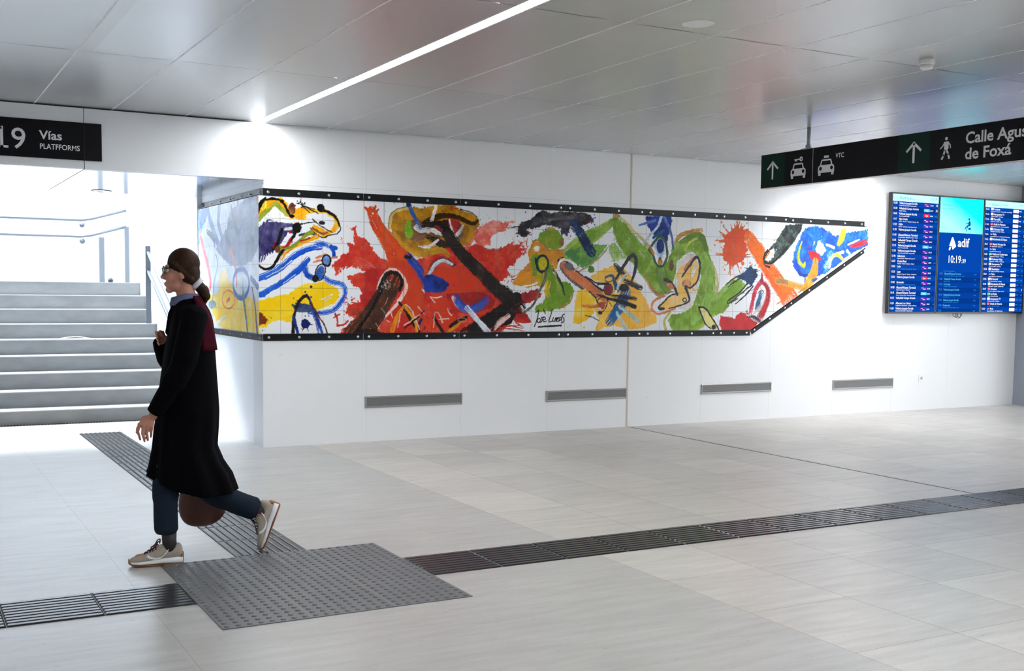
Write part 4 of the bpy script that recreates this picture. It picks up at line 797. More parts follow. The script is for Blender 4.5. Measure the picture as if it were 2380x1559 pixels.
[0, 150,196,90, 120,150,50, 4, 4979,1885,49,4996,1849,56,5020,1795,66,5040,1733,74,5053,1664,79,5061,1588,83,5061,1513,87,5049,1445,92,5029,1379,98,4997,1314,99,4945,1244,93,4882,1175,82,4837,1127,74],
[0, 96,128,50, 120,150,70, 4, 4375,1699,131,4385,1671,140,4400,1632,153,4417,1592,155,4437,1549,140,4459,1505,115,4474,1474,96],
[0, 206,214,100, 160,166,78, 4, 4704,1922,27,4715,1943,27,4732,1973,27,4756,1999,27,4792,2019,27,4834,2035,27,4864,2046,27],
[0, 130,172,40, 110,150,40, 4, 5139,1259,88,5173,1290,99,5222,1334,115,5277,1382,126,5340,1438,125,5409,1498,119,5457,1540,114],
[0, 170,200,70, 132,156,54, 4, 5127,1204,30,5078,1169,36,5010,1122,45,4949,1082,50,4899,1061,47,4855,1047,41,4826,1039,37],
[1, 112,86,56, 87,67,43, 4, 4555,1745,4552,1717,4544,1694,4532,1682,4517,1681,4504,1694,4494,1716,4491,1744,4493,1772,4501,1794,4514,1807,4528,1808,4541,1795,4551,1773],
[1, 30,60,150, 20,36,100, 9, 4163,2261,4498,2278,4510,2195,4483,2119,4462,2011,4365,2049,4286,2057,4246,2098,4192,2162],
[0, 30,110,170, 23,85,132, 4, 4403,2116,31,4382,2104,31,4352,2087,31,4325,2071,31,4304,2058,31,4286,2046,31,4273,2037,31],
[0, 30,55,140, 23,42,109, 4, 4450,2118,48,4433,1978,48],
[0, 202,216,236, 157,168,184, 4, 4144,1975,23,4179,2009,24,4229,2058,25,4272,2101,27,4301,2130,28,4324,2153,29,4342,2178,31,4356,2211,32,4366,2245,34,4373,2270,36],
[0, 96,128,192, 74,99,149, 4, 4412,2261,36,4432,2232,35,4458,2192,34,4482,2151,33,4498,2116,33,4511,2081,32,4522,2045,31,4531,2003,29,4537,1959,26,4542,1928,24],
[0, 90,122,192, 70,95,149, 4, 4088,2163,23,4295,2221,33],
[0, 20,34,90, 15,26,70, 4, 4489,2151,11,4517,2233,11],
[1, 200,216,236, 170,190,220, 9, 4294,2006,4352,2045,4412,2021,4435,1914,4404,1828,4358,1816,4311,1868,4289,1942],
[1, 30,56,132, 23,43,102, 4, 4418,1951,4414,1916,4401,1888,4381,1872,4359,1871,4338,1886,4324,1914,4318,1948,4322,1983,4335,2011,4355,2027,4377,2028,4398,2013,4412,1986],
[0, 66,102,76, 51,79,59, 4, 4218,1908,28,4250,1950,28,4297,2007,28,4339,2045,28,4372,2048,28,4402,2032,29,4426,2005,29,4445,1967,29,4458,1918,29,4463,1872,29,4458,1831,29,4444,1794,29,4429,1764,29,4412,1744,29,4393,1733,29,4374,1728,29,4355,1732,29,4335,1743,29,4318,1759,28,4304,1783,28,4292,1813,28,4279,1841,28,4258,1867,28,4234,1891,28,4218,1908,28],
[1, 194,134,62, 151,104,48, 4, 4407,1785,4404,1771,4394,1760,4381,1753,4366,1753,4352,1759,4342,1770,4338,1783,4341,1797,4350,1809,4364,1815,4379,1816,4393,1810,4403,1799],
[1, 110,100,60, 85,78,46, 4, 4393,1817,4391,1808,4385,1801,4377,1798,4367,1797,4359,1801,4353,1807,4350,1816,4352,1824,4358,1831,4366,1835,4376,1835,4384,1832,4390,1825],
[0, 206,150,70, 160,117,54, 4, 4237,1941,31,4278,1867,31],
[1, 226,222,216, 214,208,200, 9, 4613,1779,4706,1859,4814,1892,4872,1784,4911,1621,4868,1456,4811,1292,4696,1245,4613,1302,4575,1454,4577,1616],
[0, 232,152,112, 180,118,87, 4, 4267,1258,24,4269,1278,26,4273,1307,29,4281,1333,32,4297,1353,33,4318,1370,33,4343,1385,32,4377,1397,30,4415,1408,26,4442,1415,24],
[0, 232,152,112, 180,118,87, 4, 4267,1279,31,4282,1261,30,4306,1236,29,4334,1220,28,4370,1219,27,4411,1226,26,4454,1236,26,4502,1251,25,4552,1268,25,4587,1280,24],
[1, 238,194,104, 240,208,150, 9, 4590,1649,4642,1725,4735,1781,4843,1841,4908,1742,4892,1588,4777,1505,4774,1401,4627,1307,4460,1253,4352,1290,4423,1366,4582,1454,4627,1530],
[1, 222,160,110, 173,124,85, 4, 4803,1554,4797,1533,4779,1516,4751,1507,4721,1506,4694,1515,4674,1532,4667,1552,4673,1573,4691,1590,4718,1600,4749,1600,4776,1591,4796,1575],
[0, 226,222,216, 176,173,168, 4, 4807,1652,49,4853,1730,49],
[0, 238,200,90, 185,156,70, 4, 4888,1511,15,4888,1508,15,4887,1502,15,4885,1497,15,4883,1493,15,4880,1489,15,4876,1485,15,4871,1483,15,4867,1481,15,4862,1479,15,4856,1478,15,4851,1478,15,4846,1479,15,4841,1480,15,4836,1482,15,4831,1485,15,4827,1488,15,4824,1492,15,4821,1496,15,4819,1501,15,4818,1506,15,4817,1511,15,4817,1515,15,4818,1520,15,4820,1525,15,4823,1529,15,4826,1533,15,4830,1536,15,4834,1539,15,4839,1541,15,4844,1543,15,4849,1544,15,4854,1544,15,4860,1543,15,4865,1542,15,4870,1540,15,4874,1537,15,4878,1534,15,4882,1530,15,4885,1526,15,4886,1521,15,4888,1515,15,4888,1511,15],
[0, 226,150,104, 176,117,81, 4, 4703,1705,32,4718,1726,32,4739,1755,32,4762,1782,32,4790,1804,32,4821,1825,32,4843,1838,32],
[0, 226,150,104, 176,117,81, 4, 4908,1731,22,4907,1695,22,4904,1645,22,4891,1599,22,4858,1560,22,4815,1524,22,4784,1499,22],
[0, 54,56,62, 42,43,48, 4, 4672,1628,17,4695,1657,19,4729,1698,23,4764,1739,26,4797,1780,28,4831,1821,30,4859,1844,31,4881,1839,30,4897,1816,28,4908,1785,27,4912,1749,26,4911,1706,25,4906,1665,25,4897,1629,24,4885,1595,23,4868,1566,22,4842,1540,21,4812,1518,20,4784,1505,20,4757,1509,20,4731,1521,22,4718,1520,24,4728,1493,26,4751,1453,29,4768,1417,30,4775,1392,28,4777,1370,26,4764,1352,23,4728,1335,20,4677,1320,17,4627,1307,14,4579,1295,13,4532,1285,12,4499,1278,12],
[0, 54,56,62, 42,43,48, 4, 4359,1290,17,4379,1307,17,4408,1331,17,4437,1355,17,4462,1377,17,4488,1398,17,4516,1415,17,4551,1429,17,4589,1439,17,4616,1445,17],
[1, 54,56,62, 42,43,48, 4, 4445,1274,4440,1266,4428,1259,4410,1255,4390,1255,4372,1259,4359,1266,4354,1274,4358,1282,4371,1289,4389,1293,4409,1293,4427,1289,4440,1283],
[0, 66,60,60, 51,46,46, 4, 4444,1592,43,4466,1584,42,4497,1571,40,4525,1556,39,4547,1536,37,4565,1514,35,4581,1492,33,4594,1468,31,4605,1444,28,4612,1427,27],
[1, 228,152,112, 177,118,87, 4, 4562,1497,4549,1489,4529,1489,4505,1495,4483,1506,4467,1521,4460,1537,4463,1549,4476,1557,4497,1558,4520,1552,4542,1540,4558,1525,4566,1510],
[0, 54,56,62, 42,43,48, 4, 4738,1373,11,4737,1371,11,4736,1368,11,4735,1365,11,4734,1362,11,4731,1360,11,4729,1358,11,4726,1356,11,4722,1355,11,4719,1354,11,4715,1354,11,4712,1354,11,4708,1354,11,4705,1355,11,4701,1356,11,4698,1358,11,4695,1360,11,4693,1362,11,4691,1364,11,4690,1367,11,4689,1370,11,4688,1373,11,4689,1376,11,4689,1379,11,4691,1381,11,4692,1384,11,4695,1386,11,4697,1388,11,4700,1390,11,4703,1391,11,4707,1392,11,4711,1393,11,4714,1393,11,4718,1392,11,4721,1391,11,4725,1390,11,4728,1389,11,4731,1387,11,4733,1384,11,4735,1382,11,4736,1379,11,4737,1376,11,4738,1373,11],
[1, 245,200,90, 240,180,90, 9, 4106,1417,4185,1396,4254,1258,4336,1166,4313,1116,4219,1086,4115,1076],
[1, 226,216,142, 214,206,150, 9, 4921,1292,4998,1279,5085,1187,5195,1050,5089,1057,5018,1099,4959,1198],
[0, 22,18,18, 17,14,14, 4, 4912,1292,17,4934,1293,18,4966,1293,19,4998,1283,19,5026,1261,19,5054,1230,19,5085,1193,18,5127,1142,17,5173,1084,16,5206,1042,15],
[0, 22,18,18, 17,14,14, 4, 4912,1294,20,4924,1268,19,4941,1230,18,4959,1193,17,4978,1157,16,4999,1122,15,5021,1093,14,5046,1075,13,5071,1064,13,5089,1057,12],
[1, 40,26,22, 31,20,17, 4, 5159,1073,5157,1061,5148,1052,5136,1047,5122,1047,5110,1052,5101,1061,5097,1073,5100,1084,5108,1094,5120,1099,5134,1099,5147,1093,5156,1084],
[0, 22,18,18, 17,14,14, 4, 5668,1554,18,5625,1526,17,5564,1485,15,5504,1446,14,5444,1407,13,5384,1370,11,5342,1344,10],
[0, 22,18,18, 17,14,14, 4, 5602,1565,18,5565,1532,17,5513,1486,17,5461,1445,16,5408,1414,15,5355,1387,15,5320,1366,14,5312,1350,13,5322,1339,13,5342,1338,12,5380,1353,11,5428,1377,11,5463,1395,10],
[0, 22,18,18, 17,14,14, 4, 5683,1537,18,5652,1507,17,5608,1464,16,5563,1424,14,5514,1388,13,5464,1355,11,5429,1333,10],
[0, 22,18,18, 17,14,14, 4, 5454,1647,18,5427,1633,17,5390,1614,15,5355,1595,14,5326,1576,12,5300,1557,11,5283,1544,10],
[0, 22,18,18, 17,14,14, 4, 5498,1630,18,5467,1612,17,5423,1585,15,5385,1562,14,5356,1545,12,5331,1531,11,5315,1522,10],
[1, 20,42,82, 26,66,110, 9, 5418,1640,5553,1699,5624,1758,5713,1724,5742,1657,5703,1589,5653,1543,5557,1592],
[0, 20,42,82, 20,42,82, 3, 5766,1717,7],
[0, 20,42,82, 15,32,63, 4, 5629,1741,13,5618,1758,5],
[0, 20,42,82, 15,32,63, 4, 5607,1726,13,5575,1743,5],
[0, 20,42,82, 15,32,63, 4, 5639,1744,13,5632,1762,5],
[0, 20,42,82, 15,32,63, 4, 5714,1700,13,5748,1700,5],
[0, 20,42,82, 15,32,63, 4, 5654,1746,13,5653,1789,5],
[0, 20,42,82, 15,32,63, 4, 5640,1744,13,5632,1766,5],
[0, 20,42,82, 20,42,82, 3, 5774,1712,8],
[0, 20,42,82, 15,32,63, 4, 5603,1721,13,5553,1742,5],
[0, 20,42,82, 20,42,82, 3, 5702,1773,14],
[0, 20,42,82, 15,32,63, 4, 5713,1707,13,5755,1712,5],
[0, 20,42,82, 15,32,63, 4, 5709,1718,13,5743,1729,5],
[0, 20,42,82, 20,42,82, 3, 5632,1765,15],
[0, 20,42,82, 15,32,63, 4, 5640,1744,13,5632,1767,5],
[1, 222,84,34, 222,74,30, 16, 5217,2101,5294,2124,5364,2178,5478,2199,5597,2168,5615,2081,5541,2034,5591,1946,5520,1810,5378,1757,5263,1799,5224,1892,5256,1992],
[0, 234,104,40, 182,81,31, 4, 5260,2083,19,5198,2103,7],
[0, 234,104,40, 182,81,31, 4, 5356,2151,20,5330,2220,8],
[0, 234,104,40, 182,81,31, 4, 5405,2156,20,5408,2205,8],
[0, 234,104,40, 182,81,31, 4, 5267,2095,19,5170,2135,7],
[0, 234,104,40, 234,104,40, 3, 5235,2187,17],
[0, 234,104,40, 234,104,40, 3, 5565,2241,18],
[0, 234,104,40, 234,104,40, 3, 5201,2241,23],
[0, 234,104,40, 182,81,31, 4, 5416,2155,20,5436,2281,8],
[0, 234,104,40, 182,81,31, 4, 5449,2150,20,5488,2234,8],
[0, 234,104,40, 182,81,31, 4, 5250,2029,19,5169,2022,7],
[0, 234,104,40, 182,81,31, 4, 5395,2156,20,5394,2233,8],
[0, 234,104,40, 182,81,31, 4, 5430,2154,20,5461,2261,8],
[0, 234,104,40, 182,81,31, 4, 5250,2024,19,5176,2016,7],
[0, 234,104,40, 234,104,40, 3, 5560,2284,13],
[0, 234,104,40, 182,81,31, 4, 5304,2129,20,5234,2195,7],
[0, 234,104,40, 234,104,40, 3, 5114,1985,20],
[0, 234,104,40, 182,81,31, 4, 5249,2038,19,5114,2035,7],
[0, 234,104,40, 234,104,40, 3, 5418,2252,21],
[0, 234,104,40, 234,104,40, 3, 5147,2048,16],
[0, 234,104,40, 234,104,40, 3, 5230,2204,23],
[0, 234,104,40, 234,104,40, 3, 5260,2290,11],
[0, 234,104,40, 182,81,31, 4, 5449,2149,20,5492,2237,8],
[0, 234,104,40, 234,104,40, 3, 5548,2156,16],
[0, 234,104,40, 182,81,31, 4, 5474,2141,20,5534,2219,8],
[0, 234,104,40, 234,104,40, 3, 5190,2122,14],
[0, 234,104,40, 182,81,31, 4, 5425,2154,20,5442,2225,8],
[0, 234,104,40, 234,104,40, 3, 5414,1642,20],
[0, 234,104,40, 182,81,31, 4, 5308,1927,18,5239,1973,7],
[0, 234,104,40, 182,81,31, 4, 5462,1950,18,5510,2021,7],
[0, 234,104,40, 234,104,40, 3, 5497,1739,21],
[0, 234,104,40, 182,81,31, 4, 5446,1771,18,5493,1670,7],
[0, 234,104,40, 234,104,40, 3, 5286,2051,19],
[0, 234,104,40, 182,81,31, 4, 5316,1792,18,5282,1765,7],
[0, 234,104,40, 182,81,31, 4, 5294,1911,18,5236,1937,7],
[0, 234,104,40, 182,81,31, 4, 5355,1773,18,5335,1737,7],
[0, 234,104,40, 234,104,40, 3, 5240,1741,14],
[0, 234,104,40, 234,104,40, 3, 5669,1893,18],
[0, 234,104,40, 234,104,40, 3, 5286,2019,13],
[0, 234,104,40, 182,81,31, 4, 5297,1915,18,5193,1965,7],
[0, 234,104,40, 182,81,31, 4, 5380,1767,18,5369,1724,7],
[0, 234,104,40, 234,104,40, 3, 5261,1714,18],
[0, 234,104,40, 182,81,31, 4, 5362,1770,18,5313,1659,7],
[0, 234,104,40, 234,104,40, 3, 5360,1999,18],
[0, 234,104,40, 234,104,40, 3, 5669,1927,20],
[0, 234,104,40, 182,81,31, 4, 5391,1960,18,5379,2050,7],
[0, 234,104,40, 182,81,31, 4, 5278,1870,18,5132,1878,7],
[0, 234,104,40, 182,81,31, 4, 5528,1882,18,5636,1898,7],
[0, 234,104,40, 182,81,31, 4, 5530,1864,18,5622,1865,7],
[0, 234,104,40, 234,104,40, 3, 5241,2033,17],
[0, 234,104,40, 234,104,40, 3, 5267,1766,16],
[0, 234,104,40, 234,104,40, 3, 5351,2025,11],
[0, 234,104,40, 234,104,40, 3, 5339,1713,21],
[0, 234,104,40, 234,104,40, 3, 5531,1700,12],
[0, 234,104,40, 234,104,40, 3, 5627,1797,21],
[0, 234,104,40, 182,81,31, 4, 5382,1959,18,5367,2031,7],
[0, 234,104,40, 182,81,31, 4, 5279,1878,18,5134,1894,7],
[0, 234,104,40, 182,81,31, 4, 5336,1750,23,5346,1650,10],
[0, 234,104,40, 234,104,40, 3, 5521,1788,46],
[0, 238,116,30, 226,92,26, 7, 5598,2081,153,5629,2047,160,5674,1999,171,5719,1950,180,5760,1903,186,5800,1855,191,5842,1806,194,5888,1754,195,5936,1700,195,5983,1650,196,6025,1606,199,6067,1566,203,6108,1525,211,6155,1479,224,6202,1433,241,6235,1400,252],
[0, 238,116,30, 238,116,30, 3, 6157,1269,9],
[0, 238,116,30, 238,116,30, 3, 6332,1391,14],
[0, 238,116,30, 238,116,30, 3, 6254,1306,15],
[0, 238,116,30, 185,90,23, 4, 6150,1479,15,6109,1553,6],
[0, 238,116,30, 238,116,30, 3, 5979,1394,11],
[0, 238,116,30, 238,116,30, 3, 6299,1532,10],
[0, 238,116,30, 185,90,23, 4, 6154,1481,15,6113,1563,6],
[0, 238,116,30, 185,90,23, 4, 6269,1368,16,6314,1344,6],
[0, 238,116,30, 238,116,30, 3, 6315,1350,8],
[0, 238,116,30, 238,116,30, 3, 6192,1565,17],
[0, 238,116,30, 238,116,30, 3, 6131,1573,15],
[0, 238,116,30, 185,90,23, 4, 6283,1428,16,6328,1436,6],
[0, 238,116,30, 185,90,23, 4, 6279,1383,16,6332,1366,6],
[0, 238,116,30, 238,116,30, 3, 6000,1372,8],
[0, 238,116,30, 185,90,23, 4, 6110,1369,15,6040,1330,6],
[0, 238,116,30, 185,90,23, 4, 6263,1362,16,6334,1315,6],
[0, 238,116,30, 238,116,30, 3, 6110,1535,18],
[0, 238,116,30, 238,116,30, 3, 6377,1344,11],
[0, 238,116,30, 185,90,23, 4, 6263,1362,16,6326,1321,6],
[0, 238,116,30, 185,90,23, 4, 6178,1485,15,6164,1577,6],
[0, 238,116,30, 185,90,23, 4, 5627,2082,51,5610,2126,25],
[0, 238,116,30, 185,90,23, 4, 5776,2008,51,5822,1952,52],
[0, 206,146,52, 226,170,70, 4, 6022,1605,73,6067,1597,75,6131,1586,78,6197,1575,79,6259,1562,77,6321,1549,74,6383,1538,72,6447,1531,74,6510,1527,78,6554,1525,81],
[0, 178,134,96, 138,104,74, 4, 6044,1605,52,6181,1584,53],
[1, 40,48,46, 94,114,104, 8, 6147,2249,6406,2266,6371,2175,6284,2057,6182,1957,6064,1862,5976,1809,5850,1800,5823,1862,5882,1943,5997,2048],
[1, 236,236,234, 184,184,182, 9, 5876,1909,5970,1974,5987,1934,5974,1866,5901,1819,5849,1840],
[0, 22,18,18, 17,14,14, 4, 5881,1954,16,5863,1933,16,5839,1903,16,5825,1873,17,5826,1845,18,5837,1818,18,5858,1801,19,5891,1796,20,5934,1800,22,5976,1815,22,6016,1842,23,6055,1878,22,6093,1914,22,6131,1950,21,6169,1984,19,6195,2009,18],
[0, 232,120,50, 180,93,39, 4, 5863,1863,18,5912,1927,18],
[0, 22,18,18, 17,14,14, 4, 5828,1806,10,5837,1793,11,5851,1776,13,5866,1763,14,5885,1758,16,5905,1757,17,5919,1757,18],
[1, 192,26,36, 206,40,40, 9, 5219,1198,5283,1190,5369,1181,5413,1168,5511,1238,5573,1226,5622,1192,5768,1110,5665,1011,5246,1014,5202,1137],
[0, 192,26,36, 192,26,36, 3, 5553,1159,14],
[0, 192,26,36, 149,20,28, 4, 5539,1227,13,5513,1238,5],
[0, 192,26,36, 149,20,28, 4, 5590,1237,13,5613,1263,5],
[0, 192,26,36, 192,26,36, 3, 5518,1193,7],
[0, 192,26,36, 149,20,28, 4, 5567,1188,13,5565,1174,5],
[0, 192,26,36, 149,20,28, 4, 5605,1218,13,5647,1221,5],
[0, 192,26,36, 149,20,28, 4, 5602,1226,13,5618,1232,5],
[0, 192,26,36, 192,26,36, 3, 5587,1250,10],
[0, 192,34,58, 220,90,120, 4, 5650,1221,46,5659,1261,48,5671,1319,50,5684,1374,52,5696,1419,53,5707,1460,55,5724,1498,57,5751,1535,60,5783,1567,63,5806,1590,65],
[0, 190,28,46, 148,21,35, 4, 5806,1590,57,5832,1576,58,5867,1555,59,5895,1529,62,5907,1496,70,5912,1459,79,5911,1421,86,5904,1384,89,5891,1347,90,5873,1306,91,5846,1256,95,5815,1202,100,5792,1164,104],
[0, 200,40,92, 156,31,71, 4, 5806,1686,13,5815,1579,44],
[1, 234,230,230, 182,179,179, 9, 5729,1294,5753,1431,5801,1522,5854,1488,5851,1375,5775,1238,5695,1204],
[0, 40,120,162, 24,70,110, 4, 5732,1277,31,5742,1299,40,5756,1330,52,5770,1363,60,5783,1398,57,5796,1434,50,5805,1460,44],
[0, 22,18,18, 17,14,14, 4, 5766,1465,8,5778,1474,8,5794,1487,8,5810,1494,8,5823,1489,8,5835,1479,8,5843,1471,8],
[0, 52,46,52, 40,35,40, 4, 5608,1187,15,5633,1186,25,5668,1185,38,5703,1179,47,5737,1164,47,5770,1144,42,5794,1130,39],
[1, 30,86,196, 40,132,192, 12, 6261,1815,6288,1965,6374,2106,6439,2223,6616,2262,6776,2212,6938,2142,7081,2186,7456,2243,7466,2046,7175,1930,7017,1832,6845,1734,6705,1673,6533,1647,6409,1656,6314,1713],
[0, 24,70,180, 18,54,140, 4, 6324,1828,53,6340,1788,53,6362,1732,53,6392,1691,53,6433,1678,54,6482,1679,54,6516,1681,54],
[0, 40,130,190, 220,235,240, 4, 6852,1934,82,6851,1911,92,6849,1877,104,6840,1840,109,6817,1798,99,6787,1753,81,6766,1721,68],
[0, 32,88,200, 24,68,156, 4, 6463,1657,19,6466,1588,19],
[1, 236,238,240, 184,185,187, 9, 6593,2076,6695,2084,6789,1979,6726,1905,6633,1946,6580,2018],
[0, 236,238,240, 184,185,187, 4, 6791,2038,33,6912,2006,33],
[0, 236,238,240, 184,185,187, 4, 6964,1937,41,7060,1957,41],
[0, 236,238,240, 184,185,187, 4, 7137,2048,22,7313,2113,22],
[0, 40,130,190, 31,101,148, 4, 6495,2168,40,6535,2145,40,6589,2113,40,6624,2079,40,6621,2041,40,6599,2001,40,6582,1973,40],
[0, 202,216,42, 157,168,32, 4, 6399,2061,16,6384,2027,23,6364,1978,32,6351,1933,40,6349,1895,44,6355,1859,46,6367,1829,47,6390,1803,46,6420,1783,44,6442,1773,42,6452,1781,39,6455,1800,35,6456,1814,32],
[1, 216,40,46, 168,31,35, 9, 6486,1962,6543,1961,6633,1946,6720,1858,6580,1832,6541,1891],
[0, 222,40,46, 173,31,35, 4, 7186,2026,42,7221,2034,50,7270,2047,62,7316,2059,70,7356,2072,72,7392,2084,71,7417,2092,70],
[0, 206,146,42, 226,176,60, 4, 6622,1835,95,6620,1804,102,6617,1761,113,6608,1718,122,6590,1682,129,6565,1648,134,6542,1612,135,6523,1570,128,6505,1526,116,6493,1495,108],
[0, 228,184,60, 200,160,60, 4, 7070,2258,83,7059,2222,88,7043,2172,95,7027,2127,96,7011,2094,85,6994,2068,68,6983,2049,55],
[0, 236,238,240, 184,185,187, 4, 7046,2246,28,7126,2260,28],
[0, 236,238,240, 184,185,187, 4, 6840,1781,49,6844,1809,50,6852,1849,51,6867,1882,49,6895,1902,43,6931,1916,34,6956,1925,27],
[0, 202,220,60, 157,171,46, 4, 6901,1912,41,6921,1916,44,6950,1922,49,6981,1920,50,7016,1902,44,7054,1876,35,7081,1857,28],
[0, 170,210,225, 132,163,175, 4, 7124,1977,42,7175,1930,28],
[0, 60,90,150, 46,70,117, 4, 6597,1613,35,6644,1631,35],
[0, 206,146,42, 160,113,32, 4, 6491,1530,54,6370,1471,16]]
MS = [
[1, 206,218,230, 222,230,238, 2, 2289,2314,-60,2301,-34,1024,2343,1049],
[1, 84,134,190, 150,190,220, 9, 2192,2274,1720,2269,1815,2173,2007,2079,2133,1922,2259,1855,2243,2230],
[0, 84,130,186, 120,150,180, 4, 1789,2262,101,1751,2219,104,1697,2159,106,1635,2097,107,1566,2037,107,1490,1976,104,1420,1921,99,1354,1874,89,1293,1834,75,1251,1807,65],
[0, 110,150,196, 85,117,152, 4, 1300,2256,114,1320,2214,111,1345,2154,106,1349,2094,98,1309,2035,87,1249,1977,74,1204,1936,65],
[0, 90,104,140, 70,81,109, 4, 1821,2026,51,1741,2006,63,1633,1977,78,1551,1948,83,1519,1916,71,1512,1882,49,1510,1858,33],
[1, 112,128,160, 140,156,186, 12, 1204,1958,1035,2016,991,2131,788,2215,404,2263,-93,2270,-85,1852,163,1700,457,1654,883,1660,1211,1741,1466,1834],
[0, 84,98,128, 65,76,99, 4, 867,2230,38,850,2200,50,825,2156,68,791,2110,78,740,2059,77,680,2006,68,639,1968,62],
[0, 104,112,130, 150,160,170, 4, 240,2243,75,229,2197,75,211,2131,76,191,2060,75,162,1981,70,130,1897,64,107,1838,60],
[0, 92,104,138, 71,81,107, 4, 1078,1975,80,918,1862,80],
[0, 156,136,116, 121,106,90, 4, 27,2268,38,33,1994,30],
[0, 150,160,176, 117,124,137, 4, 630,2267,46,599,2018,46],
[0, 226,92,110, 236,150,160, 4, 2106,2002,63,2071,1962,70,2022,1905,79,1968,1848,86,1911,1793,88,1850,1738,87,1797,1684,85,1752,1628,86,1715,1573,88,1692,1524,85,1694,1482,75,1710,1446,61,1724,1422,51],
[1, 236,200,72, 244,222,130, 12, 1846,1375,1373,1379,1323,1578,1121,1641,988,1533,692,1406,206,1359,-74,1322,-69,1045,1107,1039,1448,1077,1667,1229],
[0, 240,236,226, 187,184,176, 4, 1448,1088,50,1103,1164,49],
[0, 116,158,166, 90,123,129, 4, 1477,1790,20,1447,1762,23,1409,1721,27,1393,1678,30,1420,1634,31,1470,1587,31,1512,1546,30,1533,1515,29,1545,1488,27,1559,1456,25,1580,1406,23,1603,1350,22,1619,1309,20],
[1, 160,180,190, 124,140,148, 4, 1459,1278,1476,1258,1520,1242,1585,1232,1658,1230,1723,1238,1769,1253,1784,1273,1767,1293,1721,1309,1654,1319,1582,1320,1518,1312,1474,1297],
[0, 228,112,84, 177,87,65, 4, 918,1852,22,888,1822,26,844,1780,31,801,1732,35,764,1681,36,726,1625,36,688,1573,35,644,1524,31,599,1479,26,568,1448,22],
[0, 228,112,84, 177,87,65, 4, 918,1841,19,882,1692,19],
[0, 62,110,182, 40,70,140, 4, 268,1490,52,274,1474,52,282,1453,52,296,1432,52,316,1415,52,341,1399,52,370,1386,52,403,1374,52,440,1365,52,479,1359,53,519,1356,53,560,1355,53,601,1358,53,640,1363,53,678,1372,54,712,1383,54,742,1396,54,769,1413,54,790,1430,54,804,1449,54,813,1469,54,816,1490,54,812,1510,54,802,1530,54,786,1549,54,764,1567,54,737,1583,54,706,1596,53,672,1607,53,633,1616,53,594,1621,53,553,1624,53,512,1623,53,472,1620,52,434,1614,52,398,1605,52,365,1593,52,337,1580,52,312,1564,52,293,1547,52,280,1526,52,273,1505,52,268,1490,52],
[1, 206,216,226, 160,168,176, 4, 385,1510,401,1475,443,1446,504,1430,572,1429,633,1445,675,1474,690,1511,673,1547,629,1576,567,1591,500,1591,440,1574,399,1546],
[0, 232,108,62, 180,84,48, 4, 761,1337,16,766,1327,16,773,1312,16,785,1299,16,802,1287,16,824,1277,16,850,1267,16,879,1260,16,911,1253,16,944,1249,16,979,1246,16,1015,1245,16,1050,1247,16,1084,1250,16,1117,1255,16,1146,1262,16,1173,1271,16,1195,1281,16,1213,1292,16,1226,1304,16,1234,1318,16,1237,1331,16,1233,1344,16,1225,1358,16,1211,1370,16,1192,1382,16,1169,1393,16,1142,1402,16,1112,1409,16,1079,1415,16,1045,1419,16,1010,1422,16,974,1422,16,939,1420,16,906,1416,16,874,1411,16,846,1404,16,821,1395,16,800,1385,16,783,1374,16,772,1361,16,765,1347,16,761,1337,16],
[0, 232,108,62, 180,84,48, 4, 1057,1317,39,953,1340,39],
[0, 228,100,70, 177,78,54, 4, 688,1552,31,691,1469,31],
[0, 110,150,150, 85,117,117, 4, 480,1459,56,472,1427,60,460,1381,65,446,1335,68,430,1297,68,412,1258,65,393,1213,62,368,1150,57,342,1080,50,323,1030,46],
[0, 50,60,70, 50,60,70, 3, 410,1284,22],
[0, 50,60,70, 50,60,70, 3, 394,1233,22],
[0, 50,60,70, 50,60,70, 3, 375,1172,22],
[0, 50,60,70, 50,60,70, 3, 357,1111,22],
[0, 50,60,70, 50,60,70, 3, 345,1071,22],
[0, 132,106,122, 102,82,95, 4, 168,1449,27,142,1405,32,105,1340,39,73,1270,45,50,1189,51,31,1103,56,18,1042,60],
[0, 62,110,182, 48,85,141, 4, 202,1540,60,-8,1460,59]]
rs = np.random.RandomState(11)
def lattice(shape, cell):                     # smooth value noise on a grid
    ny, nx = shape; gy, gx = int(ny/cell)+3, int(nx/cell)+3
    q = rs.rand(gy, gx); y = np.arange(ny)/cell; x = np.arange(nx)/cell
    iy, ix = y.astype(int), x.astype(int); fy, fx = y-iy, x-ix
    fy, fx = fy*fy*(3-2*fy), fx*fx*(3-2*fx)
    a = q[np.ix_(iy, ix)]; b = q[np.ix_(iy, ix+1)]; c = q[np.ix_(iy+1, ix)]; d = q[np.ix_(iy+1, ix+1)]
    fy, fx = fy[:, None], fx[None, :]
    return (a*(1-fx)+b*fx)*(1-fy)+(c*(1-fx)+d*fx)*fy - 0.5
def W_area(p): return float(np.ptp(p[:, 0])*np.ptp(p[:, 1]))
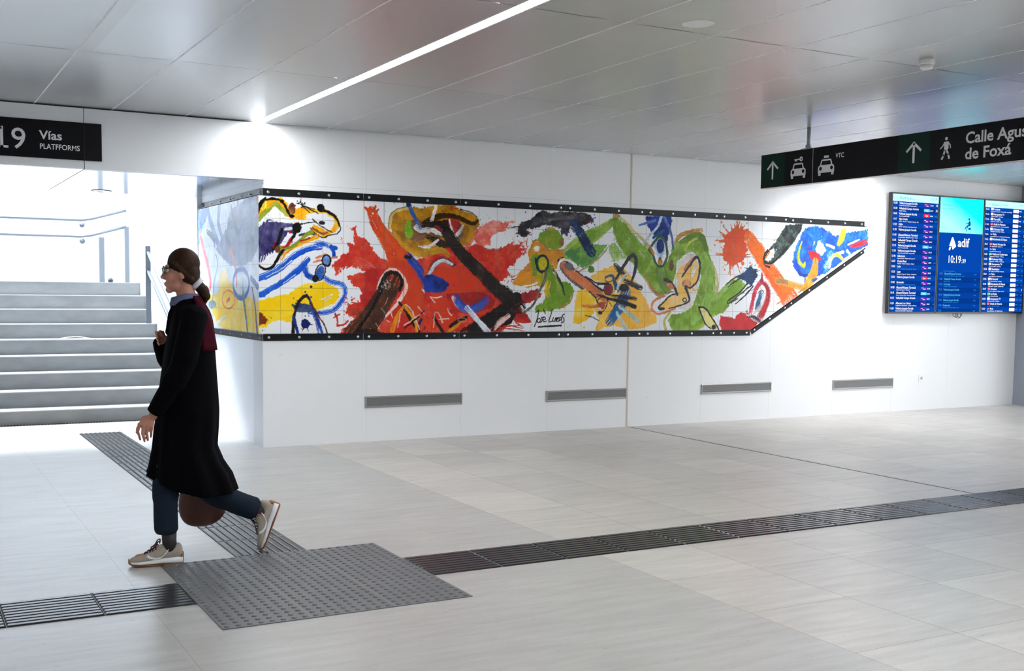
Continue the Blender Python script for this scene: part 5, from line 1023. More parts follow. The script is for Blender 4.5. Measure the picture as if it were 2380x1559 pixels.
def paint(data, u0, u1, v0, v1, px, tu, tv, uoff):
    nx, ny = int(round((u1-u0)/px))+1, int(round((v1-v0)/px))+1
    U, V = np.meshgrid(np.linspace(u0, u1, nx), np.linspace(v0, v1, ny))
    N1 = 0.8*lattice((ny, nx), 10)+0.9*lattice((ny, nx), 5)+0.7*lattice((ny, nx), 2.3); N2 = 0.8*lattice((ny, nx), 10)+0.9*lattice((ny, nx), 5)+0.7*lattice((ny, nx), 2.3)
    NB = lattice((ny, nx), 22)+0.6*lattice((ny, nx), 9); NF = lattice((ny, nx), 5)+0.5*lattice((ny, nx), 2)
    img = np.empty((ny, nx, 3)); img[:] = np.array((233, 235, 238))/255.0
    table = rs.rand(4096)
    for n_op, line in enumerate(data):
        t, r = line[0], line[7]*0.0011; c, c2 = np.array(line[1:4])/255.0, np.array(line[4:7])/255.0
        p = np.array(line[8:], float)/1000.0
        if t == 0:
            p = p.reshape(-1, 3); W = p[:, 2]/2; pad = W.max()+0.03
        else:
            p = p.reshape(-1, 2); pad = 0.11
        i0 = max(int((p[:, 0].min()-pad-u0)/px), 0); i1 = min(int((p[:, 0].max()+pad-u0)/px)+2, nx)
        j0 = max(int((p[:, 1].min()-pad-v0)/px), 0); j1 = min(int((p[:, 1].max()+pad-v0)/px)+2, ny)
        if i1 <= i0 or j1 <= j0: continue
        sl = (slice(j0, j1), slice(i0, i1))
        amp = r if t else min(r, W.max()*0.9)
        u, v = U[sl]+N1[sl]*amp*1.6, V[sl]+N2[sl]*amp*1.6
        if t == 0:
            best = np.full(u.shape, 1e9); lat = np.zeros(u.shape); arc = np.zeros(u.shape); s0 = 0.0
            if len(p) == 1: best = np.hypot(u-p[0, 0], v-p[0, 1])-W[0]
            for k in range(len(p)-1):
                ax, ay = p[k, :2]; dx, dy = p[k+1, 0]-ax, p[k+1, 1]-ay; L2 = dx*dx+dy*dy+1e-12; L = math.sqrt(L2)
                h = np.clip(((u-ax)*dx+(v-ay)*dy)/L2, 0, 1)
                d = np.hypot(u-ax-h*dx, v-ay-h*dy)-(W[k]+(W[k+1]-W[k])*h)
                q = d < best; best = np.where(q, d, best)
                lat = np.where(q, ((u-ax)*dy-(v-ay)*dx)/L, lat); arc = np.where(q, s0+h*L, arc); s0 += L
            ti = (np.floor(lat*330).astype(int)*7+n_op*131) % 4096
            sk = 0.7*table[ti]+0.3*table[(ti+7) % 4096]-0.5 if W.max() > 0.012 else np.zeros(u.shape)
            mixv = np.clip(0.34+sk*1.0+NB[sl]*1.0+NF[sl]*0.35, -0.25, 1.15)
            cov = np.clip(0.5-best/px*0.8, 0, 1)
            if W.max() > 0.022 and len(p) > 1:      # dry-brush ends and gaps
                e = np.minimum(arc, s0-arc)
                dry = (e < 0.05)*(sk > 0.18)*(1-e/0.05)+((best > -0.012) & (sk > 0.20))*0.8+((sk > 0.33) & (NB[sl] > 0.12))*0.55
                cov = cov*(1-np.clip(dry, 0, 1))
        else:
            inside = np.zeros(u.shape, bool); d = np.full(u.shape, 1e9); m = len(p)
            for k in range(m):
                ax, ay = p[k]; bx_, by_ = p[(k+1) % m]
                cr = ((ay > v) != (by_ > v)); 
                with np.errstate(divide='ignore', invalid='ignore'):
                    xi = (bx_-ax)*(v-ay)/((by_-ay) if by_ != ay else 1e-9)+ax
                inside ^= cr & (u < xi)
                dx, dy = bx_-ax, by_-ay; h = np.clip(((u-ax)*dx+(v-ay)*dy)/(dx*dx+dy*dy+1e-12), 0, 1)
                d = np.minimum(d, np.hypot(u-ax-h*dx, v-ay-h*dy))
            sd = np.where(inside, -d, d); cov = np.clip(0.5-sd/px*0.8, 0, 1)
            a = rs.rand()*PI; ti = (np.floor((u*math.cos(a)+v*math.sin(a)+N1[sl]*0.02)*240).astype(int)*5+n_op*77) % 4096
            mixv = np.clip(0.30+(table[ti]-0.5)*0.75+NB[sl]*1.35+NF[sl]*0.4, -0.25, 1.2)
            if W_area(p) > 0.012:                  # thrown drops round the big patches
                for q_ in range(10):
                    k = rs.randint(len(p)); ax, ay = p[k]; cxm, cym = p.mean(0); dd = np.hypot(ax-cxm, ay-cym)+1e-6; e = rs.uniform(0.008, 0.07); rr = rs.uniform(0.0022, 0.006)
                    cov = np.maximum(cov, np.clip(0.5-(np.hypot(u-ax-(ax-cxm)/dd*e-rs.normal()*0.015, v-ay-(ay-cym)/dd*e-rs.normal()*0.015)-rr)/px*0.8, 0, 1))
        col = np.clip(c+(c2-c)*mixv[..., None], 0.0, 1.0)
        img[sl] = img[sl]*(1-cov[..., None])+col*cov[..., None]
    # tile joints
    fu = np.abs(((U-uoff)/tu+0.5) % 1-0.5)*tu; fv = np.abs(((V-1.04)/tv+0.5) % 1-0.5)*tv
    gj = np.maximum(fu < px*0.55, fv < px*0.55)*0.42
    img = img*(1-gj[..., None])+np.array((96, 92, 88))/255.0*gj[..., None]
    img = np.clip(img, 0, 1); lum = img.mean(-1, keepdims=True); img = np.clip(lum+(img-lum)*1.10, 0, 1); img = np.where(lum > 0.86, img, img*(0.90+0.10*lum))
    return U, V, np.where(img <= 0.04045, img/12.92, ((img+0.055)/1.055)**2.4)
def painted(name, U, V, img, place, keep, m, parent, back):
    ny, nx = U.shape; idx = np.arange(nx*ny).reshape(ny, nx)
    f = np.stack([idx[:-1, :-1], idx[:-1, 1:], idx[1:, 1:], idx[1:, :-1]], -1)[keep[:-1, :-1] & keep[1:, 1:] & keep[:-1, 1:]].reshape(-1, 4)
    co = place(U.ravel(), V.ravel()); n0 = len(co)
    bv, bf = back                              # tile body behind the glazed face
    co = np.vstack([co, np.array(bv)]); colr = np.ones((len(co), 4)); colr[:n0, :3] = img.reshape(-1, 3); colr[n0:, :3] = 0.75
    loops = np.concatenate([f.ravel()]+[np.array(q)+n0 for q in bf]); sizes = np.concatenate([np.full(len(f), 4)]+[[len(q)] for q in bf])
    me = bpy.data.meshes.new(name); me.vertices.add(len(co)); me.vertices.foreach_set('co', co.astype(np.float32).ravel())
    me.loops.add(len(loops)); me.loops.foreach_set('vertex_index', loops.astype(np.int32))
    me.polygons.add(len(sizes)); me.polygons.foreach_set('loop_start', (np.cumsum(sizes)-sizes).astype(np.int32)); me.polygons.foreach_set('loop_total', sizes.astype(np.int32))
    me.update(calc_edges=True)
    at = me.color_attributes.new('paint', 'FLOAT_COLOR', 'POINT'); at.data.foreach_set('color', colr.astype(np.float32).ravel())
    me.materials.append(m); o = bpy.data.objects.new(name, me); C.objects.link(o); o.parent = parent
    return o
M['mural'] = mat('glazed_painted_tile', (0.8, 0.8, 0.8, 1), 0.16, spec=0.16)
nt = M['mural'].node_tree; ca = nt.nodes.new('ShaderNodeVertexColor'); ca.layer_name = 'paint'
nt.links.new(ca.outputs[0], nt.nodes['Principled BSDF'].inputs['Base Color'])
mural = empty('tile_mural', (0, 0, 0))
tag(mural, 'wide abstract painted tile mural wrapped round the white wall corner', 'mural')
PX = 0.0042; DX0, DZ0, DX1, DZ1 = 5.66, 1.034, 7.47, 2.049     # sloping lower edge at the right
U, V, I = paint(MF, -0.045, 7.47, 1.036, 2.272, PX, 0.2015, 0.207, 0.151)
keep = (V > DZ0+(U-DX0)*(DZ1-DZ0)/(DX1-DX0))
def prism(pts, d0, d1, ax):
    n = len(pts); v = []
    for d in (d0, d1):
        for a, b in pts: v.append((a, d, b) if ax == 1 else (d, a, b))
    f = [list(range(n)), list(range(2*n-1, n-1, -1))]+[[i, (i+1) % n, n+(i+1) % n, n+i] for i in range(n)]
    return v, f
painted('front_panel', U, V, I, lambda a, b: np.stack([a, np.full_like(a, -0.0455), b], -1), keep, M['mural'], mural,
        prism([(-0.045, 1.036), (DX0, 1.036), (7.47, DZ1), (7.47, 2.272), (-0.045, 2.272)], -0.045, -0.007, 1))
U, V, I = paint(MS, -0.045, 2.2, 1.036, 2.272, PX, 0.2015, 0.207, -0.045)
painted('side_panel', U, V, I, lambda a, b: np.stack([np.full_like(a, -0.0455), a, b], -1), np.ones(U.shape, bool), M['mural'], mural,
        prism([(-0.045, 1.036), (2.2, 1.036), (2.2, 2.272), (-0.045, 2.272)], -0.045, -0.007, 0))
# black steel angles that hold the mural, bolted to the wall
bolt_me = None
def bolt(parent, loc, n):
    global bolt_me
    if bolt_me is None:
        b = bmesh.new(); lathe(b, [(0.0001, -0.001), (0.0125, -0.001), (0.0125, 0.002), (0.008, 0.003)], seg=14)
        tube(b, [(0, 0, 0.002), (0, 0, 0.011)], 0.0075, 6)
        me = bpy.data.meshes.new('bolt'); bmesh.ops.recalc_face_normals(b, faces=b.faces); b.to_mesh(me); b.free(); me.materials.append(M['bolt']); bolt_me = me
    o = bpy.data.objects.new('bolt', bolt_me); C.objects.link(o); o.parent = parent
    o.matrix_local = Matrix.Translation(loc) @ Vector((0, 0, 1)).rotation_difference(Vector(n)).to_matrix().to_4x4()
def angle_rail(p0, p1, upv, nrm, side, label, nb=4, inset=0.055):
    # vertical flange 66 mm flat on the wall; a 52 mm shelf at its lower (side=-1) or upper (side=1) edge
    p0, p1, upv, nrm = Vector(p0), Vector(p1), Vector(upv), Vector(nrm); d = (p1-p0); L = d.length; d.normalize()
    t = empty('steel_angle', p0); tag(t, label, 'mural frame', 'black steel angles round the mural')
    bm = bmesh.new(); g_ = 0.003
    def slab(a0, a1, b0, b1):
        v = [bm.verts.new(d*s_+upv*a+nrm*b) for s_ in (g_, L-g_) for a in (a0, a1) for b in (b0, b1)]
        for q in ((0, 1, 3, 2), (4, 6, 7, 5), (0, 4, 5, 1), (2, 3, 7, 6), (0, 2, 6, 4), (1, 5, 7, 3)): bm.faces.new([v[i] for i in q])
    slab(-0.033, 0.033, 0.001, 0.007)
    e0, e1 = (-0.033, -0.028) if side < 0 else (0.028, 0.033)
    slab(e0, e1, 0.0072, 0.054)
    obj('angle_bar', bm, M['rail'], t)
    for k in range(nb):
        s_ = inset+(L-2*inset)*k/(nb-1); bolt(t, d*s_+nrm*0.0075, nrm)
up, ny_ = (0, 0, 1), (0, -1, 0)
tj = [0.0, 0.967, 1.98, 3.182, 4.2, 5.212, 6.232, 7.44]
tops = ['at the outer corner', 'second from the corner', 'third from the corner', 'in the middle, above the signature', 'above the blue plume', 'above the orange burst', 'at the far tapered end']
for k, (a, b) in enumerate(zip(tj, tj[1:])):
    zz = 2.309 if k < 6 else 2.304
    angle_rail((a, 0, zz), (b, 0, zz), up, ny_, -1, 'black steel angle on top edge of the mural, '+tops[k], 5 if k == 6 else 4)
bj = [0.0, 0.967, 1.976, 3.18, 4.195, 5.205, 5.69]
bots = ['at the outer corner', 'second from the corner', 'under the brown and black strokes', 'under the signature and yellow patch', 'under the green arch', 'short piece before the slope']
for k, (a, b) in enumerate(zip(bj, bj[1:])):
    angle_rail((a, 0, 1.004), (b, 0, 1.004), up, ny_, 1, 'black steel angle on bottom edge of the mural, '+bots[k], 3 if k == 5 else 4)
sl = Vector((7.43-5.70, 0, 1.983-1.012)).normalized(); pu = Vector((-sl.z, 0, sl.x))
dp = lambda x: Vector((x, 0, 1.012+(x-5.70)*sl.z/sl.x))
angle_rail(dp(5.70), dp(6.247), pu, ny_, 1, 'black bolted steel angle on the sloping edge of the mural, lower piece', 3)
angle_rail(dp(6.247), dp(7.44), pu, ny_, 1, 'black bolted steel angle on the sloping edge of the mural, upper piece', 5)
for z_, sd, nm in ((2.309, -1, 'top'), (1.004, 1, 'bottom')):
    angle_rail((0, 0.0, z_), (0, 1.0, z_), up, (-1, 0, 0), sd, 'black steel angle at %s of the mural side facing the stairs, near corner' % nm)
    angle_rail((0, 1.0, z_), (0, 2.2, z_), up, (-1, 0, 0), sd, 'black steel angle at %s of the mural side facing the stairs, far piece' % nm)

# ------------------------------------------------------------------ vents and socket in the long wall
def vent(x0, x1, z0, z1, label):
    t = empty('wall_vent', ((x0+x1)/2, 0, (z0+z1)/2)); tag(t, label, 'vent', 'slim vents low in the white wall')
    w_, h_ = (x1-x0)/2, (z1-z0)/2; bm = bmesh.new(); b_ = 0.017
    out = [(-w_, -h_), (w_, -h_), (w_, h_), (-w_, h_)]
    def r(i, y): return [(math.copysign(abs(x)-i, x), y, math.copysign(abs(z)-i, z)) for x, z in out]
    ring_loft(bm, [r(0, -0.001), r(0, -0.010), r(0.004, -0.013), r(0.010, -0.013), r(0.012, -0.009), r(b_, -0.008), r(b_, -0.001)], False, False)
    obj('frame', bm, M['vent'], t)
    obj('grille', box(-w_+b_+0.0005, w_-b_-0.0005, -0.006, -0.001, -h_+b_+0.0005, h_-b_-0.0005), M['grille'], t)
vent(0.984, 2.014, 0.322, 0.432, 'slim grey wall vent nearest the corner with the stairs')
vent(2.982, 3.992, 0.308, 0.421, 'slim grey wall vent ending at the beige wall joint')
vent(5.003, 6.032, 0.318, 0.428, 'slim grey wall vent below the sloping edge of the mural')
vent(7.005, 8.025, 0.304, 0.42, 'slim grey wall vent beside the white power socket')
t = empty('power_socket', (8.522, 0, 0.404)); tag(t, 'small white power socket low on the wall below the departure screens', 'socket')
obj('cover_plate', box(-0.043, 0.043, -0.010, -0.0005, -0.043, 0.043, 0.003), M['white_plastic'], t)
bm = bmesh.new(); lathe(bm, [(0.021, -0.0105), (0.021, -0.013), (0.018, -0.013), (0.017, -0.0108)], seg=20, axis='Y'); obj('outlet_ring', bm, mat('grey_outlet_ring', rgb(200, 200, 200), 0.5), t)  # ring of the outlet in plain grey
bm = bmesh.new()
for s_ in (-0.008, 0.008): lathe(bm, [(0.0035, -0.0112), (0.0035, -0.0135)], c=(s_, 0, 0), seg=8, axis='Y')
obj('pin_hole', bm, M['black_plastic'], t)

# ------------------------------------------------------------------ ceiling fittings
t = empty('smoke_detector', (2.743, -4.995, ZC)); tag(t, 'small white smoke detector on the ceiling, upper right', 'smoke detector')
bm = bmesh.new(); lathe(bm, [(0.046, 0.003), (0.046, -0.03), (0.044, -0.034)], seg=28); obj('base', bm, M['white_plastic'], t, True)
bm = bmesh.new(); lathe(bm, [(0.041, -0.0342), (0.041, -0.05), (0.036, -0.06), (0.02, -0.064)], seg=28); obj('sensor_head', bm, M['white_plastic'], t, True)
bm = bmesh.new(); lathe(bm, [(0.0035, -0.030), (0.0035, -0.034)], c=(-0.02, -0.037, -0.022), seg=8); obj('indicator_light', bm, mat('green_indicator', rgb(120, 240, 220), 0.4), t)
t = empty('ceiling_speaker', (0.952, -5.0, ZC)); tag(t, 'flush round white speaker cover in the ceiling', 'speaker')
bm = bmesh.new(); lathe(bm, [(0.088, 0.004), (0.090, -0.003), (0.080, -0.006), (0.078, -0.003)], seg=40); obj('rim', bm, M['white_plastic'], t)
bm = bmesh.new(); lathe(bm, [(0.0775, 0.0), (0.0775, -0.002)], seg=40); obj('cover', bm, mat('pale_speaker_mesh', rgb(205, 206, 208), 0.6), t)
t = empty('downlight', (-1.04, 2.06, SOF)); tag(t, 'round recessed downlight in the soffit over the stairs', 'ceiling light')
bm = bmesh.new(); lathe(bm, [(0.10, 0.002), (0.10, -0.004), (0.088, -0.006), (0.085, 0.001)], seg=36); obj('trim_ring', bm, mat('dark_bronze_ring', rgb(70, 64, 58), 0.4), t)
bm = bmesh.new(); lathe(bm, [(0.084, 0.001), (0.084, -0.001)], seg=36); obj('lens', bm, mat('lit_lens', rgb(255, 255, 250), 0.4, emit=(1, 1, 0.98, 1), es=6.0), t)

# ------------------------------------------------------------------ platform sign on the fascia
t = empty('platform_sign', (-2.12, -0.081, 2.63)); tag(t, 'black platform sign with white 19 on the fascia over the stairs', 'sign')
obj('sign_panel', box(-0.80, 0.745, -0.018, -0.0005, -0.152, 0.152), M['sign'], t)
F = Flat((0, -0.0185, 0), (1, 0, 0), (0, 0, 1), (0, -1, 0), 0.0006)
dx, dz = -2.12, 2.63
F.text('9', -2.069-dx, 2.541-dz, 0.236, 1, 0.004, fitw=0.112)
F.rect(-2.143-dx, -2.121-dx, 2.541-dz, 2.709-dz); F.rect(-2.181-dx, -2.084-dx, 2.541-dz, 2.559-dz)
F.stroke([(-2.183-dx, 2.668-dz), (-2.132-dx, 2.700-dz)], 0.020)
F.done('platform_number', M['letter'], t)
F = Flat((0, -0.0185, 0), (1, 0, 0), (0, 0, 1), (0, -1, 0), 0.0006)
F.text('Vías', -1.853-dx, 2.629-dz, 0.098, 0.88, 0.02, fitw=0.170)
F.text('PLATFFORMS', -1.853-dx, 2.551-dz, 0.060, 0.86, 0.012, fitw=0.306)
F.done('lettering', M['letter'], t)
obj('panel_joint', box(0.609, 0.612, -0.0186, -0.0181, -0.152, 0.152), M['bezel'], t)

# ------------------------------------------------------------------ hanging direction sign (runs away from the viewer, faces the stairs)
SX = 4.15
t = empty('direction_sign', (SX, -3.9, 2.572)); tag(t, 'long black and green direction sign hanging from the ceiling at right', 'sign')
W0, W1 = 2.02, -2.3                              # along y, local
obj('sign_box', box(0.001, 0.075, W1, W0, -0.15, 0.15, 0.002), M['sign'], t)
bm = bmesh.new(); bx(bm, 0.0, 0.076, W1, W0+0.001, 0.1502, 0.153); bx(bm, 0.0, 0.076, W1, W0+0.001, -0.153, -0.1502); obj('edge_strip', bm, M['alu'], t)
for yy in (-2.45, -5.1):
    bm = bmesh.new(); tube(bm, [(0.038, yy+3.9, 0.153), (0.038, yy+3.9, ZC-2.572)], 0.016, 16)
    obj('hanger_pole', bm, M['pole'], t, True)
    bm = bmesh.new(); tube(bm, [(0.038, yy+3.9, 0.154), (0.038, yy+3.9, 0.19)], 0.026, 16); bx(bm, 0.01, 0.066, yy+3.83, yy+3.97, 0.1532, 0.160); obj('pole_collar', bm, M['pole'], t)
F = Flat((0, 0, 0), (0, -1, 0), (0, 0, 1), (-1, 0, 0), 0.0005)
Y = lambda y: -(y+3.9); Z = lambda z: z-2.572
F.rect(Y(-1.882), Y(-2.197), -0.1498, 0.1498); F.done('green_field', M['green'], t)
F = Flat((0, 0, 0), (0, -1, 0), (0, 0, 1), (-1, 0, 0), 0.0005); F.rect(Y(-3.505), Y(-3.820), -0.1498, 0.1498); F.done('green_field', M['green'], t)
newF = lambda: Flat((0, 0, 0), (0, -1, 0), (0, 0, 1), (-1, 0, 0), 0.001)
def arrow(F, cx, z0, z1, hw, w_):
    F.rect(cx-w_/2, cx+w_/2, z0, z1-w_*0.7)
    k = 0.9*hw
    for s_ in (-1, 1): F.poly([(cx, z1), (cx+s_*hw, z1-k), (cx+s_*(hw-w_*0.62), z1-k-w_*0.62), (cx, z1-w_*1.3)])
for a_ in ((-2.038, 2.493, 0.077, 0.021), (-3.662, 2.490, 0.080, 0.022)):
    F = newF(); arrow(F, Y(a_[0]), Z(a_[1]), Z(2.66), a_[2], a_[3]); F.done('arrow', M['letter'], t)
def car(F, cx, zb, w_, taxi):
    h = w_*0.66; P_ = lambda a, b: (cx+a*w_/2, zb+b*h)
    F.poly([P_(-1, 0.16), P_(1, 0.16), P_(1, 0.52), P_(0.92, 0.62), P_(0.76, 0.68), P_(0.62, 1.0), P_(0.5, 1.06), P_(-0.5, 1.06), P_(-0.62, 1.0), P_(-0.76, 0.68), P_(-0.92, 0.62), P_(-1, 0.52)])
    for s_ in (-1, 1): F.rect(cx+s_*0.80*w_/2-0.014, cx+s_*0.80*w_/2+0.014, zb-0.002, zb+0.2*h)
    F.poly([P_(-0.60, 0.68), P_(0.60, 0.68), P_(0.5, 0.95), P_(-0.5, 0.95)], 1, 0.0016)
    for s_ in (-1, 1): F.disc(cx+s_*0.68*w_/2, zb+0.45*h, 0.0165, 1, 0.0016)
    if taxi: F.rect(cx-0.028, cx+0.028, zb+1.14*h, zb+1.30*h)
    else:
        F.rect(cx-0.05, cx+0.025, zb+1.28*h, zb+1.37*h); F.disc(cx+0.034, zb+1.33*h, 0.021); F.disc(cx+0.038, zb+1.33*h, 0.008, 1, 0.0016, 10); F.rect(cx-0.045, cx-0.015, zb+1.2*h, zb+1.3*h)
F = newF(); car(F, Y(-2.370), Z(2.478), 0.188, False); F.done('car_rental_pictogram', [M['letter'], M['sign']], t)
F = newF(); car(F, Y(-2.712), Z(2.478), 0.192, True); F.done('taxi_pictogram', [M['letter'], M['sign']], t)
F = newF(); F.rect(Y(-2.548), Y(-2.552), -0.1495, 0.1495); F.done('divider', M['letter'], t)
F = newF()
F.text('VTC', Y(-2.821), Z(2.611), 0.056, 0.82, 0.012, fitw=0.096)
F.done('lettering', M['letter'], t)
# walking figure
F = newF()
cx = Y(-3.974); q = lambda a, b: (cx+a, Z(2.488)+b)
F.disc(cx+0.0, Z(2.646), 0.0125)
F.poly([q(-0.020, 0.136), q(0.022, 0.136), q(0.022, 0.085), q(0.016, 0.066), q(-0.016, 0.066), q(-0.018, 0.10)])
F.stroke([q(-0.010, 0.074), q(-0.022, 0.032), q(-0.040, 0.002)], 0.017); F.stroke([q(0.008, 0.074), q(0.020, 0.040), q(0.034, 0.004)], 0.017)
F.stroke([q(-0.016, 0.128), q(-0.034, 0.100), q(-0.056, 0.086)], 0.011); F.stroke([q(0.018, 0.128), q(0.038, 0.106), q(0.040, 0.082)], 0.011)
F.done('pedestrian_pictogram', M['letter'], t)
F = newF()
F.text('Calle', Y(-4.149), Z(2.590), 0.118, 0.86, 0.022, fitw=0.246); F.text('Agustín', Y(-4.430), Z(2.590), 0.118, 0.86, 0.022, fitw=0.375); F.text('de Foxá', Y(-4.149), Z(2.473), 0.118, 0.86, 0.022, fitw=0.402)
F.done('street_name', M['letter'], t)

# ------------------------------------------------------------------ departure screens: three portrait displays side by side
K = 1.0
def emis(name, r, g_, b, k=1.0):
    return mat(name, (0.002, 0.002, 0.003, 1), 0.6, spec=0.0, emit=rgb(r, g_, b), es=k*SCR)
SCR = 1.15
E_bg = emis('screen_blue', 0, 66, 165); E_dk = emis('screen_navy', 0, 52, 132); E_mid = emis('screen_royal', 0, 60, 152); E_wh = emis('screen_white', 255, 255, 255); E_cy = emis('screen_cyan', 70, 250, 250, 1.8)
E_pale = emis('screen_pale_cyan', 175, 255, 250, 1.3); E_txt = emis('screen_teal_text', 0, 120, 150); E_lb = emis('screen_light_blue', 90, 200, 240); E_pu = emis('screen_purple', 110, 30, 170)
E_re = emis('screen_red', 240, 40, 70); E_gr = emis('screen_green', 60, 210, 90); E_wbox = emis('screen_offwhite', 250, 246, 250); E_bt = emis('screen_blue_text', 60, 150, 235)
SM = [E_bg, E_dk, E_mid, E_wh, E_cy, E_pale, E_txt, E_lb, E_pu, E_re, E_gr, E_wbox, E_bt]
E_gd = emis('screen_cyan_gradient', 70, 250, 250, 1.8); g = G(E_gd)
g.put(g.b.inputs['Emission Color'], g.mix(g.rng(g.m('ADD', g.m('MULTIPLY', g.x, 0.55), g.z), 0.28, 0.62, 0.0, 1.0), rgb(130, 240, 238), rgb(10, 225, 230)))
SM.append(E_gd)
SW, SH, SY = 0.838, 1.478, -0.10
def screen(x0, label):
    t = empty('information_screen', (x0+SW/2, SY, 1.966)); tag(t, label, 'screen', 'portrait departure screens on the wall')
    obj('housing', box(-SW/2+0.002, SW/2-0.002, 0.0, 0.05, -SH/2, SH/2, 0.004), M['bezel'], t)
    obj('wall_mount', box(-SW/2+0.10, SW/2-0.10, 0.0505, 0.099, -SH/2+0.15, SH/2-0.20), M['black_plastic'], t)
    obj('display', box(-SW/2+0.019, SW/2-0.019, -0.0015, -0.0002, -SH/2+0.02, SH/2-0.02), E_bg, t)
    return t, Flat((0, -0.0015, 0), (1, 0, 0), (0, 0, 1), (0, -1, 0), 0.0004)
XL, XR, ZT, ZB = -SW/2+0.019, SW/2-0.019, SH/2-0.02, -SH/2+0.02
def logo(F, x, y, s_, mi):                    # triangle with a cut lower-left corner
    F.poly([(x, y+0.30*s_), (x+0.30*s_, y+1.0*s_), (x+0.38*s_, y+1.03*s_), (x+0.46*s_, y+0.98*s_), (x+0.80*s_, y+0.36*s_), (x+0.78*s_, y+0.27*s_), (x+0.42*s_, y+0.03*s_), (x+0.30*s_, y+0.30*s_), (x+0.26*s_, y+0.32*s_)], mi)
    F.poly([(x-0.03*s_, y+0.04*s_), (x+0.02*s_, y-0.03*s_), (x+0.13*s_, y-0.02*s_), (x+0.24*s_, y+0.20*s_), (x+0.20*s_, y+0.27*s_), (x+0.05*s_, y+0.22*s_)], mi)
def header(F, a, b):
    F.rect(XL, XR, ZT-0.085, ZT, 5); F.rect(XL, XR, ZT-0.022, ZT, 4, 0.0002)
    logo(F, XL+0.022, ZT-0.058, 0.034, 6); F.text('adif', XL+0.058, ZT-0.052, 0.026, 1.0, 0.0, 12, 0.0008)
    w_ = F.text(a, XL+0.115, ZT-0.060, 0.052, 0.92, 0.004, 6, 0.0008)
    F.text(b, XL+0.125+w_, ZT-0.060, 0.052 if b == 'Cercanías' else 0.022, 0.9, 0, 12 if b == 'Cercanías' else 7, 0.0008)
    F.text('10:19', XR-0.03, ZT-0.052, 0.054, 0.9, 0, 6, 0.0008, 'R'); F.text('39', XR-0.004, ZT-0.052, 0.024, 0.9, 0, 7, 0.0008, 'R')
t, F = screen(7.782, 'left departure screen listing long-distance trains')
header(F, 'Departures', 'Regional')
rows = [('10:30', 'València Joaquín Sorolla', 'Cuenca Fernando Zóbel · Requena-Utiel', 8, '05150', '14'), ('10:38', 'Valladolid Campo Grande', 'Segovia Guiomar', 7, '08175', '25'),
 ('10:45', 'València Joaquín Sorolla', 'Cuenca Fernando Zóbel', 9, '06065', '14-21'), ('11:17', 'Vigo Urzaiz', 'Zamora · Ourense · Vilagarcía de Arousa · Pon', 8, '05113', '16-21'),
 ('11:23', 'Gijón', 'Palencia · Valladolid Campo Grande · León', 8, '05123', ''), ('11:30', 'València Joaquín Sorolla', '', 8, '05133', ''),
 ('11:45', 'Alacant/Alicante Terminal', 'Fernando Zóbel · Albacete-Los Llanos · Villena', 8, '05072', ''), ('12:05', 'Valladolid Campo Grande', 'Segovia Guiomar', 8, '08127', ''),
 ('12:15', 'València Joaquín Sorolla', 'Cuenca Fernando Zóbel', 7, '06067', ''), ('12:30', 'València Joaquín Sorolla', 'Cuenca Fernando Zóbel · Requena-Utiel', 8, '05139', ''),
 ('12:46', 'Salamanca', 'Segovia Guiomar · Medina del Campo AV', 8, '08959', ''), ('12:57', 'Ciudad Real', 'Villacañas · Alcázar de San Juan · Daimiel', 8, '18079', '1-13'),
 ('13:03', 'León', 'Palencia · Valladolid Campo Grande · Palencia', 8, '04085', ''), ('13:20', 'Lugo', 'Medina del Campo AV · Zamora · Sanabria AV', 8, '05635', ''),
 ('13:30', 'València Joaquín Sorolla', '', 9, '06025', ''), ('13:40', 'Santander', 'Segovia Guiomar · Valladolid Campo Grande', 8, '04143', ''),
 ('14:00', 'Alacant/Alicante Terminal', 'Albacete-Los Llanos · Villena AV', 8, '05142', ''), ('14:15', 'Alacant/Alicante Terminal', 'Cuenca Fernando Zóbel · Albacete-Los Llanos', 7, '06093', ''),
 ('14:23', 'Valladolid Campo Grande', '', 8, '08217', ''), ('14:24', 'Albacete Los Llanos', 'Ciudad Real · Villarrobledo · La Roda de Albacete', 8, '18045', '1-4'), ('14:30', 'València Joaquín Sorolla', 'Cuenca Fernando Zóbel · Requena-Utiel', 8, '05145', '')]
rh = (ZT-0.085-ZB)/21
for k, (tm, ds, via, bc, no, pf) in enumerate(rows):
    y1 = ZT-0.085-rh*k; y0 = y1-rh
    if k % 2: F.rect(XL, XR, y0, y1, 1, 0.0002)
    F.text(tm, XL+0.010, y0+0.031, 0.036, 0.86, 0.012, 3, 0.0008); F.text(ds, XL+0.112, y0+0.031, 0.036, 0.9, 0.016, 3, 0.0008, maxw=0.40)
    if via: F.text(via, XL+0.112, y0+0.007, 0.019, 0.95, 0.01, 12 if k in (12, 15) else 3, 0.0008, maxw=0.43)
    bx0 = XL+0.545; F.rrect(bx0, bx0+0.105, y0+0.016, y0+0.053, 0.004, bc, 0.0005)
    if bc == 8: F.text('renfe', bx0+0.012, y0+0.037, 0.014, 1.2, 0.02, 3, 0.0008); F.text(('avlo', 'AVE', 'alvia')[k % 3], bx0+0.04, y0+0.019, 0.022, 1.1, 0.02, 3, 0.0008)
    elif bc == 9: F.text('iryo', bx0+0.052, y0+0.024, 0.032, 1.0, 0.02, 3, 0.0008, 'C')
    else: F.text('ouigo', bx0+0.052, y0+0.027, 0.026, 1.0, 0.0, 3, 0.0008, 'C')
    F.text(no, bx0+0.112, y0+0.024, 0.024, 0.9, 0.012, 3, 0.0008)
    if pf: F.text(pf, XR-0.012, y0+0.022, 0.042 if k < 2 else 0.026, 0.9, 0.01, 3 if k < 2 else 12, 0.0008, 'R')
